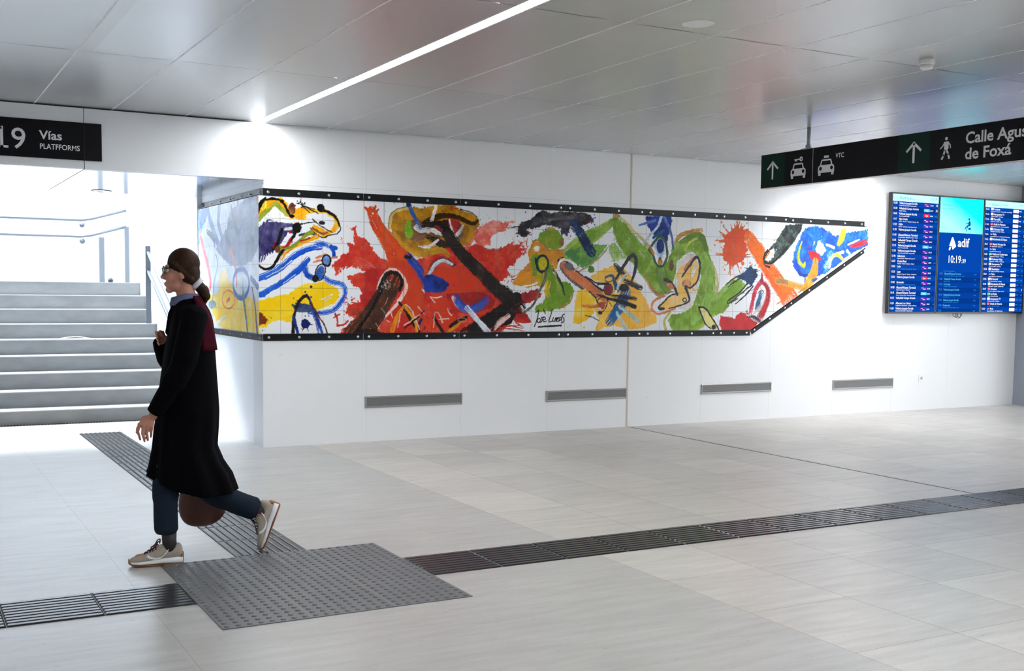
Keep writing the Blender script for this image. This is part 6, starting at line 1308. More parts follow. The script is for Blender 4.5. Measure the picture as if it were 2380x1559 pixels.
F.done('timetable', SM, t)
t, F = screen(7.782+SW, 'middle departure screen with the cyan notice and large clock')
zs = ZT-0.437
F.rect(XL, XR, zs, ZT, 13)
F.text('Próximas salidas', XL+0.05, ZT-0.105, 0.05, 0.86, 0.008, 12, 0.0008); F.text('en su móvil', XL+0.05, ZT-0.155, 0.05, 0.86, 0.008, 12, 0.0008)
F.text('Escanee el código y consulte las', XL+0.05, ZT-0.200, 0.022, 0.9, 0, 7, 0.0008); F.text('próximas salidas', XL+0.05, ZT-0.225, 0.022, 0.9, 0, 7, 0.0008)
F.text('próximas salidas', XR-0.06, ZT-0.160, 0.018, 1, 0, 6, 0.0008, 'R'); F.text('siempre a mano', XR-0.06, ZT-0.180, 0.020, 1, 0, 7, 0.0008, 'R')
logo(F, XL+0.045, zs+0.052, 0.032, 6); F.text('adif', XL+0.082, zs+0.056, 0.026, 1.0, 0, 12, 0.0008)
sx, sz = XR-0.315, zs+0.025                      # seated reader pictogram
F.disc(sx+0.055, sz+0.155, 0.015, 0, 0.0008); F.poly([(sx+0.04, sz+0.075), (sx+0.085, sz+0.075), (sx+0.082, sz+0.125), (sx+0.058, sz+0.137), (sx+0.042, sz+0.115)], 0, 0.0008)
F.stroke([(sx+0.05, sz+0.11), (sx+0.02, sz+0.098), (sx+0.0, sz+0.11)], 0.010, 0, 0.0008); F.stroke([(sx+0.07, sz+0.078), (sx+0.02, sz+0.070), (sx-0.025, sz+0.03)], 0.015, 0, 0.0008)
F.stroke([(sx+0.03, sz+0.068), (sx+0.005, sz+0.0)], 0.012, 0, 0.0008); F.rect(sx+0.045, sx+0.09, sz+0.022, sz+0.05, 0, 0.0008)
logo(F, -0.215, ZT-0.655, 0.160, 3); F.text('adif', -0.055, ZT-0.608, 0.155, 0.95, 0.018, 3, 0.0008)
w_ = F.text('10:19', -0.235, ZT-0.815, 0.132, 0.86, 0.012, 3, 0.0008); F.text(':39', -0.235+w_+0.01, ZT-0.815, 0.076, 0.9, 0.012, 3, 0.0008)
rows = [('17:00', 'Alacant/Alicante Terminal', 'Cuenca Fernando Zóbel · Albacete-Los Llanos · Villena'), ('17:00', 'Valladolid Campo Grande', 'Segovia Guiomar'), ('17:10', 'A Coruña', 'Ourense · Santiago de Compostela'), ('17:15', 'València Joaquín Sorolla', ''),
 ('17:16', 'Valladolid Campo Grande', 'Segovia Guiomar'), ('17:30', 'València Joaquín Sorolla', 'Cuenca Fernando Zóbel · Requena-Utiel'), ('17:30', 'Ponferrada', 'Valladolid Campo Grande · Palencia · León'), ('17:37', '', '')]
zr = ZT-0.93; rh2 = (zr-ZB)/7.6
F.text('Próximas salidas larga distancia', XL+0.10, zr+0.004, 0.016, 1, 0, 12, 0.0008)
for k, (tm, ds, via) in enumerate(rows):
    y1 = zr-rh2*k; y0 = max(y1-rh2, ZB)
    if k % 2 == 0: F.rect(XL, XR, y0, y1, 2, 0.0002)
    else: F.rect(XL, XR, y0, y1, 1, 0.0002)
    if y1-rh2 < ZB-0.03: continue
    F.text(tm, XL+0.025, y1-0.035, 0.034, 0.84, 0.006, 12, 0.0008)
    if ds: F.text(ds, XL+0.115, y1-0.035, 0.034, 0.88, 0.008, 7, 0.0008, maxw=0.33)
    if via: F.text(via, XL+0.115, y1-0.057, 0.018, 0.95, 0, 12, 0.0008, maxw=0.42)
    F.text('0%d7%d' % (k % 5, k), XR-0.12, y1-0.035, 0.022, 0.9, 0, 12, 0.0008)
F.done('notice', SM, t)
bm = bmesh.new()
for a, (ox, oz) in enumerate(((-0.02, -0.02), (0.03, -0.035), (0.05, -0.02))):
    tube(bm, smooth_path([(ox-0.03, 0.03, -SH/2+0.01), (ox-0.04, 0.02, -SH/2+oz-0.01), (ox+0.01, 0.02, -SH/2+oz-0.025), (ox+0.05, 0.02, -SH/2+oz), (ox+0.05, 0.03, -SH/2+0.01)]), 0.0035, 6)
obj('cable', bm, M['black_plastic'], t, True)
t, F = screen(7.782+2*SW, 'right departure screen listing commuter trains')
header(F, 'Salidas', 'Cercanías')
rows = [('0 min', 'C-3', 3, 'Aranjuez', 'Sol · Atocha Cercanías · Villaverde Bajo · San Cristóbal', '1'), ('0 min', 'C-1', 3, 'Aeropuerto T4', 'Fuente de la Mora · Valdebebas', '12'), ('0 min', 'C-8', 3, 'Cercedilla', 'Fuencarral · Las Rozas · Villalba', '10'),
 ('3 min', 'C-7', 9, 'Alcalá de Henares', 'Madrid-Atocha Cercanías · Asamblea de Madrid', '7'), ('3 min', 'C-4', 3, 'Colmenar Viejo', 'Cantoblanco Universidad · El Goloso', '4-5'), ('4 min', 'C-4', 0, 'Parla', 'Nuevos Ministerios · Sol · Madrid-Atocha Cercanías', '2'),
 ('9 min', 'C-4', 3, 'Alcobendas-S.S.Reyes', '', '4-5'), ('10:31', 'C-7', 9, 'Madrid Príncipe Pío', 'Pitis · Majadahonda · Pozuelo · La', '8-9'), ('10:33', 'C-4', 0, 'Parla', 'Sol · Madrid-Atocha Cercanías', '2-3'),
 ('10:33', 'C-10', 10, 'Villalba de Guadarrama', 'Torrelodones · Galapagar · La Navata', '6-9'), ('10:35', 'C-4', 3, 'Colmenar Viejo', 'Cantoblanco · El Goloso · Tres Cantos', '4-5'), ('10:35', 'C-1', 3, 'Aeropuerto T4', 'Fuente de la Mora · Valdebebas', '11-12'),
 ('10:38', 'C-8', 3, 'Guadalajara', 'Sol · Coslada · San Fernando de Henares', '6-9'), ('10:44', 'C-4', 0, 'Parla', 'Nuevos Ministerios · Villaverde Alto', '2-3'), ('10:45', 'C-8', 3, 'El Escorial', 'Pitis · Pinar de las Rozas · Las Matas', '10-11'),
 ('10:45', 'C-4', 3, 'Alcobendas-S.S.Reyes', 'Universidad P. Comillas · Valdelasfuentes', '4-5'), ('10:47', 'C-3', 9, 'Aranjuez', 'Sol · San Cristóbal de los Ángeles · San Cri', '3'), ('10:48', 'C-10', 10, 'Las Rozas', 'Centro Comercial Pozuelo', '6-9'),
 ('10:50', 'C-1', 3, 'Aeropuerto T4', 'Fuente de la Mora · Valdebebas', '11-12'), ('10:52', 'C-7', 9, 'Alcalá de Henares', 'Recoletos · Asamblea de Madrid', '6-9'), ('10:53', 'C-4', 0, 'Parla', 'Nuevos Ministerios · Sol · Madrid-Atocha', '2-3')]
for k, (tm, ln, lc, ds, via, pf) in enumerate(rows):
    y1 = ZT-0.085-rh*k; y0 = y1-rh
    if k % 2: F.rect(XL, XR, y0, y1, 1, 0.0002)
    F.text(tm, XL+0.010, y0+0.031, 0.034, 0.86, 0.010, 3, 0.0008); F.rrect(XL+0.108, XL+0.158, y0+0.029, y0+0.060, 0.006, lc if lc else 0, 0.0005)
    F.text(ln, XL+0.133, y0+0.034, 0.024, 0.9, 0.02, 0 if lc == 3 else 3, 0.0008, 'C'); F.text(ds, XL+0.168, y0+0.031, 0.036, 0.88, 0.014, 3, 0.0008, maxw=0.335)
    if via: F.text(via, XL+0.115, y0+0.007, 0.019, 0.95, 0.008, 12 if k == 19 else 3, 0.0008, maxw=0.43)
    bx0 = XL+0.545; F.rrect(bx0, bx0+0.108, y0+0.012, y0+0.055, 0.005, 11, 0.0005); F.disc(bx0+0.085, y0+0.034, 0.005, 9, 0.0008, 8)
    F.text('2%d40%d' % (k % 7, k % 9), bx0+0.114, y0+0.026, 0.022, 0.9, 0.01, 3 if k < 4 else 12, 0.0008); F.text(pf, XR-0.014, y0+0.022, 0.038 if len(pf) < 3 else 0.026, 0.9, 0.01, 3 if len(pf) < 3 else 12, 0.0008, 'R')
F.done('timetable', SM, t)

# ------------------------------------------------------------------ tactile paving
def ribbed(x0, x1, y0, y1, along, nrib, tile, off):
    bm = bmesh.new(); bx(bm, x0, x1, y0, y1, 0.0004, 0.0012, 1)
    L0, L1, a0, a1 = (x0, x1, y0, y1) if along == 'x' else (y0, y1, x0, x1)
    p = (a1-a0)/nrib; cuts = [L0]; c_ = off
    while c_ < L1:
        if c_ > L0+0.01: cuts.append(c_)
        c_ += tile
    cuts.append(L1)
    for s0, s1 in zip(cuts, cuts[1:]):
        for k in range(nrib):
            b0, b1 = a0+p*k+0.0055, a0+p*(k+1)-0.0055; c0, c1 = s0+0.004, s1-0.004; h = 0.006; i_ = 0.004
            lo = [(c0, b0), (c1, b0), (c1, b1), (c0, b1)]; hi = [(c0+i_, b0+i_), (c1-i_, b0+i_), (c1-i_, b1-i_), (c0+i_, b1-i_)]
            mk = lambda q, z_: [bm.verts.new((a, b, z_) if along == 'x' else (b, a, z_)) for a, b in q]
            va, vb = mk(lo, 0.0013), mk(hi, h)
            bm.faces.new(vb)
            for i in range(4): bm.faces.new((va[i], va[(i+1) % 4], vb[(i+1) % 4], vb[i]))
        if s1 < L1-0.01:
            q = (s1-0.0015, s1+0.0015, a0, a1) if along == 'x' else (a0, a1, s1-0.0015, s1+0.0015)
            bx(bm, *q, 0.0014, 0.0022, 2)
    return bm
SM3 = [M['tact'], M['tact_gap'], M['seam']]
tag(obj('guide_strip', ribbed(-0.558, 11.5, -4.885, -4.475, 'x', 9, 0.4, -0.558), SM3), 'charcoal ribbed guide strip running right from the studded pad', 'tactile paving', 'ribbed guide strips in the floor')
tag(obj('guide_strip', ribbed(-7.0, -1.753, -4.885, -4.475, 'x', 9, 0.4, -1.753-5.2), SM3), 'charcoal ribbed guide strip running left from the studded pad', 'tactile paving', 'ribbed guide strips in the floor')
tag(obj('guide_strip', ribbed(-1.352, -0.957, -4.070, 1.66, 'y', 9, 0.4, -4.07), SM3), 'charcoal ribbed guide strip leading from the studded pad to the stairs', 'tactile paving', 'ribbed guide strips in the floor')
bm = bmesh.new(); X0, X1, Y0, Y1 = -1.75, -0.562, -5.33, -4.074
bx(bm, X0, X1, Y0, Y1, 0.0004, 0.004, 0)
for k in (1, 2):
    xx = X0+(X1-X0)*k/3; bx(bm, xx-0.0015, xx+0.0015, Y0, Y1, 0.0041, 0.0045, 1)
    yy = Y0+(Y1-Y0)*k/3; bx(bm, X0, X1, yy-0.0012, yy+0.0012, 0.0041, 0.0043, 1)
for i in range(24):
    for j in range(24):
        cx_, cy_ = X0+(X1-X0)*(i+0.5)/24, Y0+(Y1-Y0)*(j+0.5)/24
        lo = [bm.verts.new((cx_+0.0135*math.cos(k*PI/5), cy_+0.0135*math.sin(k*PI/5), 0.004)) for k in range(10)]
        hi = [bm.verts.new((cx_+0.009*math.cos(k*PI/5), cy_+0.009*math.sin(k*PI/5), 0.0095)) for k in range(10)]
        bm.faces.new(hi)
        for k in range(10): bm.faces.new((lo[k], lo[(k+1) % 10], hi[(k+1) % 10], hi[k]))
tag(obj('studded_pad', bm, [M['pad'], M['seam']]), 'large grey studded warning pad in the floor where three guide strips meet', 'tactile paving')

# ------------------------------------------------------------------ handrails and odds and ends on the stairs
def rail_set(name, paths, rad, posts, label, cat, brackets=()):
    t = empty(name, (0, 0, 0)); tag(t, label, cat)
    for p in paths:
        bm = bmesh.new(); tube(bm, p, rad, 14); obj('rail', bm, M['rail_paint'], t, True)
    for (x, y, z0, z1, hw) in posts: obj('post', box(x-hw, x+hw, y-0.012, y+0.012, z0, z1), M['rail_paint'], t)
    for (x, y, z) in brackets:
        bm = bmesh.new(); lathe(bm, [(0.036, 0.06), (0.036, 0.05), (0.012, 0.045), (0.010, 0.0)], c=(x, y, z), seg=18, axis='Y'); obj('bracket', bm, M['rail_paint'], t, True)
    return t
rail_set('handrail', [[(-4.4, 6.93, 2.375), (-0.55, 6.93, 2.375), (-0.42, 6.93, 2.395), (0.06, 6.93, 2.535)], [(-4.4, 6.93, 2.145), (-0.55, 6.93, 2.145), (-0.42, 6.93, 2.165), (0.06, 6.93, 2.305)]], 0.021,
         [(-0.285, 6.90, ZL+0.001, 2.14, 0.035), (0.06, 6.90, ZL+0.001, 2.30, 0.03)], 'double steel handrail on the back wall above the stair landing', 'handrail',
         [(-0.53, 6.935, 2.31), (-0.53, 6.935, 2.08), (-2.2, 6.935, 2.31), (-2.2, 6.935, 2.08)])
zp = R1+RH*5-0.0
rail_set('handrail', [[(-0.13, 4.55, 1.70), (-0.13, 2.65, 0.79), (-0.13, 2.40, 0.79)], [(-0.13, 4.55, 1.93), (-0.13, 2.65, 1.02), (-0.13, 2.40, 1.02)]], 0.021,
         [(-0.13, 4.44, R1+RH*5+0.001, 1.95, 0.03)], 'double steel handrail sloping down the right side of the stairs', 'handrail')
bm = bmesh.new(); z5 = R1+RH*4
pth = smooth_path([(-1.30, 4.02, z5+0.012), (-1.24, 4.03, z5+0.004), (-1.15, 4.03, z5+0.022), (-1.02, 4.03, z5+0.030), (-0.90, 4.02, z5+0.012), (-0.82, 4.02, z5+0.004)], 5)
for a, b in zip(pth, pth[1:]): tube(bm, [a, b], 0.006, 6)
tag(obj('plastic_strap', bm, M['white_plastic']), 'curled white plastic strap lying on a stair tread', 'strap')
bm = bmesh.new(); lathe(bm, [(0.03, 0.0), (0.035, 0.03), (0.02, 0.055)], c=(-0.36, 5.75, ZL), seg=12)
tag(obj('crumpled_wrapper', bm, M['black_plastic']), 'tiny dark crumpled wrapper on the top landing edge', 'litter')
# ------------------------------------------------------------------ the walking woman (x = to her back, y = away from the stairs' left, z = up; she walks towards -x)
PHI = -math.radians(12.49)
P0 = Vector((-1.751+0.216*0.09, -4.047+0.976*0.09, 0.005))
M['skin'] = mat('skin', rgb(196, 138, 116), 0.5, spec=0.35, noise=0.05, nscale=(30, 30, 30))
M['hair'] = mat('brown_hair', rgb(50, 31, 18), 0.6, spec=0.15, noise=0.35, nscale=(20, 160, 20))
M['coat'] = mat('black_wool_coat', rgb(7, 7, 11), 0.85, spec=0.05)
M['burgundy'] = mat('burgundy_knit', rgb(56, 8, 22), 0.85, spec=0.05, noise=0.2, nscale=(60, 60, 20))
M['trouser'] = mat('slate_trousers', rgb(30, 40, 52), 0.85, spec=0.1, noise=0.15, nscale=(18, 18, 5))
M['collar'] = mat('blue_grey_shirt', rgb(96, 104, 136), 0.75, spec=0.2)
M['sock'] = mat('dark_sheer_sock', rgb(52, 44, 48), 0.6)
M['suede'] = mat('beige_suede', rgb(170, 160, 146), 0.8, spec=0.2, noise=0.06, nscale=(60, 60, 60))
M['midsole'] = mat('white_foam_sole', rgb(240, 242, 244), 0.5)
M['gum'] = mat('brown_gum_rubber', rgb(150, 92, 46), 0.6)
M['stripe'] = mat('white_shoe_stripe', rgb(246, 248, 250), 0.35)
M['lace'] = mat('dark_red_lace', rgb(62, 22, 26), 0.8)
M['frame'] = mat('dark_glasses_frame', rgb(26, 20, 20), 0.3)
M['lens'] = mat('smoked_lens', rgb(38, 28, 28), 0.1)
M['clip'] = mat('pale_hair_clip', rgb(206, 206, 214), 0.35)
M['eyeball'] = mat('eye_white', rgb(225, 220, 214), 0.3)
M['iris'] = mat('brown_iris', rgb(50, 32, 20), 0.3)
M['leather'] = mat('dark_brown_leather', rgb(74, 36, 22), 0.45, noise=0.15, nscale=(14, 14, 14))
def ell(bm, c, r, sub=3):
    q = bmesh.ops.create_icosphere(bm, subdivisions=sub, radius=1.0)
    for v in q['verts']: v.co = Vector((v.co.x*r[0]+c[0], v.co.y*r[1]+c[1], v.co.z*r[2]+c[2]))
def cone(bm, a, b, ra, rb, seg=14):            # rounded cone: tapering limb with ball ends
    a, b = Vector(a), Vector(b); d, u, v = frame_of(b-a); rings = []
    for ang in (-80, -50, -20): t = math.radians(ang); rings.append((a+d*ra*math.sin(t), ra*math.cos(t)))
    for ang in (20, 50, 80): t = math.radians(ang); rings.append((b+d*rb*math.sin(t), rb*math.cos(t)))
    ring_loft(bm, [[c+(u*math.cos(2*PI*k/seg)+v*math.sin(2*PI*k/seg))*r for k in range(seg)] for c, r in rings])
def chain(bm, pts):
    for (a, ra), (b, rb) in zip(pts, pts[1:]): cone(bm, a, b, ra, rb)
pending = []
def fused(name, bm, m, voxel, smooth_it, parent):
    o = obj(name, bm, m, parent)
    r = o.modifiers.new('r', 'REMESH'); r.mode = 'VOXEL'; r.voxel_size = voxel; r.use_smooth_shade = True
    s = o.modifiers.new('s', 'SMOOTH'); s.factor = 0.5; s.iterations = smooth_it
    pending.append(o); return o
# --- body: one continuous surface
bm = bmesh.new()
ell(bm, (.155, 0, .88), (.11, .155, .12)); ell(bm, (.16, 0, 1.0), (.09, .12, .15)); ell(bm, (.17, 0, 1.17), (.105, .145, .18))
cone(bm, (.185, -.145, 1.295), (.185, .145, 1.295), .05, .05); cone(bm, (.172, 0, 1.30), (.142, 0, 1.45), .060, .050)
chain(bm, [((.19, -.165, 1.29), .050), ((.125, -.222, 1.05), .038), ((-.020, -.200, .790), .024)])
chain(bm, [((.19, .165, 1.29), .050), ((.085, .205, 1.06), .038), ((.035, .10, 1.165), .024)])
chain(bm, [((.155, -.09, .84), .085), ((.050, -.09, .47), .054), ((.050, -.09, .09), .033)]); cone(bm, (.075, -.09, .05), (-.10, -.09, .035), .03, .024)
chain(bm, [((.16, .09, .84), .085), ((.215, .09, .42), .054), ((.545, .09, .205), .033)]); cone(bm, (.592, .09, .205), (.540, .09, .05), .03, .024)
HD = [((-.084, .750), (-.094, .712), (-.083, .668), -.206), ((-.0645, .743), (-.071, .702), (-.062, .659), -.211), ((-.0455, .740), (-.050, .702), (-.046, .664), -.209), ((-.027, .736), (-.029, .708), (-.031, .680), -.203)]
for (kx, kz), (px_, pz), (tx_, tz), yy in HD:
    cone(bm, (-.022, -.199, .785), (kx, yy, kz), .016, .0115)
    chain(bm, [((kx, yy, kz), .0105), ((px_, yy+.008, pz), .0080), (((px_+tx_)/2+.001, yy+.017, (pz+tz)/2), .0074), ((tx_, yy+.030, tz), .0062)])
ell(bm, (-.052, -.196, .765), (.032, .014, .03)); chain(bm, [((-.036, -.188, .782), .014), ((-.078, -.172, .752), .0105), ((-.097, -.160, .722), .0080), ((-.100, -.152, .700), .0065)])
for k in range(4):                             # far hand, loosely closed at the chest
    y0 = .085-.004*k; chain(bm, [((.035, .10, 1.165), .018), ((.018+.004*k, y0, 1.20-.018*k), .010), ((-.004+.004*k, y0-.012, 1.205-.018*k), .0085), ((.000+.004*k, y0-.034, 1.195-.018*k), .007)])
chain(bm, [((.035, .09, 1.18), .013), ((.030, .062, 1.205), .010), ((.016, .046, 1.212), .008)])
ell(bm, (.138, 0, 1.548), (.080, .072, .082)); ell(bm, (.097, 0, 1.503), (.052, .056, .076)); ell(bm, (.100, 0, 1.452), (.048, .048, .034)); ell(bm, (.068, 0, 1.430), (.021, .022, .018))
cone(bm, (.050, 0, 1.540), (.033, 0, 1.496), .008, .0110); ell(bm, (.042, .012, 1.490), (.011, .008, .008)); ell(bm, (.042, -.012, 1.490), (.011, .008, .008))
ell(bm, (.048, 0, 1.4635), (.009, .022, .0055)); ell(bm, (.050, 0, 1.4550), (.009, .020, .006)); ell(bm, (.056, 0, 1.4595), (.011, .024, .016)); cone(bm, (.056, -.032, 1.553), (.056, .032, 1.553), .010, .010)
for s_ in (-1, 1): ell(bm, (.075, s_*.036, 1.497), (.026, .022, .026)); ell(bm, (.132, s_*.071, 1.513), (.017, .008, .029))
person = fused('person', bm, M['skin'], 0.0034, 5, None)
person.location = P0; person.rotation_euler = (0, 0, PHI)
tag(person, 'person with brown tied hair walking left in a long black coat and beige trainers', 'person')
for s_ in (-1, 1):
    bm = bmesh.new(); ell(bm, (.058, s_*.029, 1.531), (.0125, .0125, .0125)); ell(bm, (.0475, s_*.029, 1.531), (.003, .0055, .0055))
    e = obj('eye', bm, [M['eyeball'], M['iris']], person, True)
    for p in e.data.polygons:
        if p.center.x < .0475: p.material_index = 1
# --- hair
bm = bmesh.new()
ell(bm, (.140, 0, 1.568), (.084, .083, .083)); ell(bm, (.168, 0, 1.520), (.056, .079, .070)); cone(bm, (.10, -.066, 1.560), (.17, -.06, 1.488), .018, .022); cone(bm, (.10, .066, 1.560), (.17, .06, 1.488), .018, .022)
chain(bm, [((.185, 0, 1.485), .045), ((.212, 0, 1.455), .030), ((.236, 0, 1.428), .033), ((.250, 0, 1.398), .026), ((.246, 0, 1.365), .010)])
hair = fused('hair', bm, M['hair'], 0.004, 5, person)
bm = bmesh.new(); tube(bm, [(.196, 0, 1.470), (.216, 0, 1.452)], .0375, 20); obj('hair_clip', bm, M['clip'], person, True)
# --- glasses
bm = bmesh.new()
for s_ in (-1, 1):
    ringp = [(.033+.012*abs(math.sin(a))*0+abs(s_*.031+.024*math.cos(a))*.22, s_*.031+.024*math.cos(a), 1.533+.019*math.sin(a)) for a in np.linspace(0, 2*PI, 21)]
    tube(bm, ringp, .0026, 8); tube(bm, [(.045, s_*.056, 1.540), (.080, s_*.069, 1.541), (.130, s_*.077, 1.535), (.142, s_*.076, 1.520)], .0026, 8)
tube(bm, [(.034, -.008, 1.538), (.030, 0, 1.540), (.034, .008, 1.538)], .0024, 8)
gl = obj('glasses', bm, M['frame'], person, True)
for s_ in (-1, 1):
    bm = bmesh.new(); ringp = [(.034+abs(s_*.031+.023*math.cos(a))*.22, s_*.031+.023*math.cos(a), 1.533+.018*math.sin(a)) for a in np.linspace(0, 2*PI, 20)[:-1]]
    ring_loft(bm, [ringp, [(x+.0015, y, z) for x, y, z in ringp]]); obj('lens', bm, M['lens'], gl)
# --- coat: torso and sleeves
RG = [(1.392, .108, .212, .066), (1.350, .088, .242, .110), (1.315, .076, .262, .165), (1.270, .066, .275, .195), (1.20, .054, .288, .198), (1.12, .038, .296, .195), (1.0, .020, .303, .190), (.90, .006, .309, .195), (.80, -.004, .313, .205), (.71, -.020, .308, .205), (.61, -.030, .298, .200), (.53, -.046, .328, .200), (.46, -.060, .372, .196)]
def ringpts(z, s0, s1, hw, n=40, off=0.0, hem=False):
    out = []
    for k in range(n):
        a = 2*PI*k/n; c_, s_ = math.cos(a), math.sin(a); e_ = 0.82
        x = (s0+s1)/2+((s1-s0)/2+off)*math.copysign(abs(c_)**e_, c_); y = (hw+off)*math.copysign(abs(s_)**e_, s_)
        f_ = max(0.0, (0.95-z))*0.022*math.sin(a*9+z*3)
        x += f_*c_; y += f_*s_; zz = z
        if hem: t = (x-s0)/(s1-s0); zz = .468-.115*math.sin(PI*min(t*1.15, 1)*0.62)
        out.append((x, y, zz))
    return out
bm = bmesh.new()
ring_loft(bm, [ringpts(*r) for r in RG]+[ringpts(.36, -.066, .405, .195, hem=True)])
tube(bm, smooth_path([(.192, -.150, 1.300), (.172, -.190, 1.22), (.128, -.228, 1.05), (.062, -.222, .93), (-.012, -.203, .802)], 5), [.066]*5+[.066]*5+[.060]*5+[.050, .049, .048, .046, .044]+[.042], 16)
tube(bm, smooth_path([(.192, .150, 1.300), (.15, .195, 1.19), (.085, .205, 1.045), (.045, .15, 1.09), (.030, .105, 1.165)], 5), [.066]*5+[.064]*5+[.062]*5+[.056]*5+[.046], 16)
tube(bm, [(.105, -.015, 1.372), (.078, -.045, 1.30), (.050, -.06, 1.20)], [.020, .022, .010], 10); tube(bm, [(.105, .015, 1.372), (.078, .045, 1.30), (.050, .06, 1.20)], [.020, .022, .010], 10)
for s_ in (-1, 1): ell(bm, (.186, s_*.146, 1.290), (.074, .070, .066))
coat = fused('coat', bm, M['coat'], 0.0075, 4, person)
bm = bmesh.new()                                # shirt collar
ring_loft(bm, [[(.148+r*math.cos(a)*1.05+dx_, r*math.sin(a), z-.022*max(0, -math.cos(a))) for a in np.linspace(0, 2*PI, 25)[:-1]] for r, z, dx_ in ((.060, 1.405, 0), (.067, 1.412, -.002), (.078, 1.375, 0), (.074, 1.345, .004))], False, False)
obj('shirt_collar', bm, M['collar'], person, True)
# burgundy wrap over the back of the shoulders
bm = bmesh.new(); rings = []
for z in np.linspace(1.400, 1.118, 12):
    for r0, r1 in zip(RG, RG[1:]):
        if r0[0] >= z >= r1[0]: t_ = (r0[0]-z)/(r0[0]-r1[0]); q = [a+(b-a)*t_ for a, b in zip(r0, r1)]; break
    else: q = list(RG[0])
    ring = []
    for a in np.linspace(-1.22, 1.22, 25):
        c_, s_ = math.cos(a), math.sin(a); cx_ = (q[1]+q[2])/2; off = .010+.003*math.sin(a*7+z*20)
        ring.append((cx_+((q[2]-q[1])/2+off)*abs(c_)**.82, (q[3]+off+.012*abs(s_))*math.copysign(abs(s_)**.82, s_), z))
    rings.append(ring)
ring_loft(bm, rings, False, False, closed=False)
wrap = obj('shoulder_wrap', bm, M['burgundy'], person, True, 'burgundy knitted wrap over the back')
so = wrap.modifiers.new('t', 'SOLIDIFY'); so.thickness = 0.012; so.offset = -1
# --- trousers
bm = bmesh.new()
tube(bm, smooth_path([(.15, -.09, .86), (.118, -.09, .66), (.046, -.09, .47), (.036, -.09, .32), (.038, -.09, .158)], 5), [.10]*5+[.080]*5+[.068]*5+[.062]*5+[.049], 18)
tube(bm, smooth_path([(.16, .09, .86), (.185, .09, .64), (.225, .09, .40), (.37, .09, .292), (.520, .09, .228)], 5), [.10]*5+[.088]*5+[.072]*5+[.064]*5+[.046], 18)
ell(bm, (.155, 0, .88), (.12, .16, .12))
fused('trousers', bm, M['trouser'], 0.0065, 4, person)
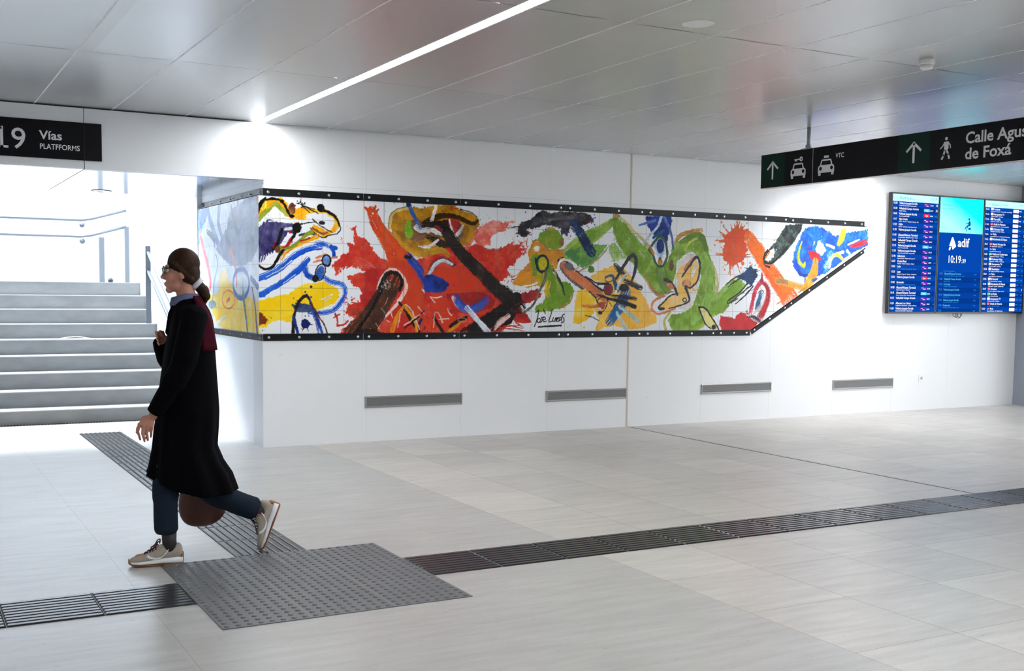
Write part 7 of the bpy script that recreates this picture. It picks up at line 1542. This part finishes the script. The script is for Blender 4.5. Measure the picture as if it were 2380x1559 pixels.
# --- trainers: one build, set on both feet
def trainer(Mx, side):
    T_ = lambda p: Mx @ Vector(p)
    prof = [(0.0, .030, .083, .022), (.03, .030, .104, .031), (.08, .030, .112, .035), (.16, .030, .098, .037), (.26, .030, .090, .037), (.36, .030, .108, .037), (.44, .030, .104, .039), (.55, .026, .082, .043), (.68, .022, .064, .047), (.80, .020, .053, .047), (.90, .020, .045, .041), (.97, .020, .038, .028), (1.0, .020, .032, .014)]
    L_ = .266
    def sec(t, zb, zt, hw, n=20, grow=0.0):
        out = []
        for k in range(n):
            a = 2*PI*k/n; c_, s_ = math.cos(a), math.sin(a)
            y = (hw+grow)*math.copysign(abs(c_)**.7, c_); z = (zb+zt)/2+(zt-zb)/2*math.copysign(abs(s_)**.75, s_)
            if s_ > 0 and zt > .07: y *= 1-.42*s_*(zt-.05)/.06
            out.append(T_((t*L_, y, z)))
        return out
    bm = bmesh.new(); ring_loft(bm, [sec(*p) for p in prof]); sh = obj('trainer', bm, M['suede'], person, True, 'beige trainer on the '+side+' foot')
    bm = bmesh.new(); ms_ = [(-.012, .010, .040, .018), (.0, .007, .046, .032), (.15, .006, .046, .040), (.4, .008, .040, .040), (.62, .007, .033, .046), (.80, .007, .029, .049), (.93, .010, .027, .038), (.995, .014, .027, .018)]
    ring_loft(bm, [sec(*p) for p in ms_]); obj('midsole', bm, M['midsole'], sh, True)
    bm = bmesh.new(); os_ = [(-.020, .004, .020, .014), (.0, .0, .010, .031), (.3, .0, .009, .038), (.62, .0, .009, .045), (.82, .0, .010, .047), (.95, .003, .018, .034), (1.012, .010, .034, .017), (1.020, .016, .044, .010)]
    ring_loft(bm, [sec(*p) for p in os_])
    for t, z0, z1, hw in ((-.026, .008, .060, .016),): ring_loft(bm, [sec(t, z0, z1, hw), sec(t+.045, z0, z1+.010, hw+.016)])
    obj('outsole', bm, M['gum'], sh, True)
    for s_ in (-1, 1):
        bm = bmesh.new(); pth = smooth_path([(.66*L_, s_*.0450, .060), (.60*L_, s_*.0458, .047), (.50*L_, s_*.0438, .041), (.40*L_, s_*.0405, .046), (.31*L_, s_*.0375, .066), (.27*L_, s_*.0335, .082)], 4)
        vs_ = [[bm.verts.new(T_(p+Vector((0, s_*.0008, 0))+o_)) for o_ in (Vector((-.004, 0, .004)), Vector((.004, 0, -.004)))] for p in pth]
        for a, b in zip(vs_, vs_[1:]): bm.faces.new((a[0], a[1], b[1], b[0]))
        w_ = obj('side_stripe', bm, M['stripe'], sh); sd = w_.modifiers.new('t', 'SOLIDIFY'); sd.thickness = .004; sd.offset = 0
    bm = bmesh.new()
    for k in range(5):
        t = (.45+.055*k)*L_; z = .104-.0095*k
        tube(bm, [T_(p) for p in smooth_path([(t, -.026, z-.020), (t+.004, -.010, z+.000), (t+.012, .012, z-.002), (t+.014, .026, z-.022)], 4)], .0034, 6)
    for s_ in (-1, 1): tube(bm, [T_(p) for p in smooth_path([(.43*L_, 0, .112), (.42*L_, s_*.02, .128), (.47*L_, s_*.032, .122), (.52*L_, s_*.03, .100), (.60*L_, s_*.036, .084)], 4)], .0032, 6)
    obj('laces', bm, M['lace'], sh, True)
    bm = bmesh.new(); tube(bm, [T_(p) for p in ((.23*L_, 0, .070), (.25*L_, 0, .13), (.25*L_, 0, .19))], [.034, .037, .039], 16); obj('sock', bm, M['sock'], sh, True)
Mn = Matrix.Translation((.118, -.09, -.003)) @ Matrix(((-1, 0, 0), (0, -1, 0), (0, 0, 1))).to_4x4()
trainer(Mn, 'planted front')
fw = Vector((-.090, 0, -.240)).normalized(); upv_ = Vector((fw.z, 0, -fw.x))
if upv_.x > 0: upv_ = -upv_
Mf = Matrix.Translation((.640, .09, .252)) @ Matrix((fw, upv_.cross(fw), upv_)).transposed().to_4x4()
trainer(Mf, 'lifted rear')
# --- bag carried low on the far side
bag = empty('shoulder_bag', P0, PHI); tag(bag, 'dark brown rounded bag hanging low beside the walking person', 'bag')
bm = bmesh.new(); rings = []
for z, s0, s1, hw in ((.122, .185, .245, .020), (.132, .140, .290, .045), (.170, .108, .340, .062), (.225, .096, .362, .066), (.285, .10, .36, .060), (.345, .115, .34, .045), (.37, .125, .33, .030)):
    rings.append([((s0+s1)/2+(s1-s0)/2*math.cos(a), .235+hw*math.sin(a), z) for a in np.linspace(0, 2*PI, 29)[:-1]])
ring_loft(bm, rings); bg_ = obj('bag_body', bm, M['leather'], bag, True)
ss = bg_.modifiers.new('s', 'SUBSURF'); ss.levels = 1; ss.render_levels = 2
for s_ in (-1, 1):
    bm = bmesh.new(); tube(bm, smooth_path([(.14, .235+s_*.03, .35), (.12, .245+s_*.02, .70), (.085, .272, .98), (.10, .285, 1.03), (.15, .255+s_*.02, .75), (.30, .235+s_*.03, .35)], 6), .007, 8); obj('strap', bm, M['leather'], bag, True)
dg = bpy.context.evaluated_depsgraph_get()
for o in pending:
    me = bpy.data.meshes.new_from_object(o.evaluated_get(dg)); old = o.data
    o.modifiers.clear(); o.data = me; bpy.data.meshes.remove(old); me.name = o.name
    me.polygons.foreach_set('use_smooth', [True]*len(me.polygons))
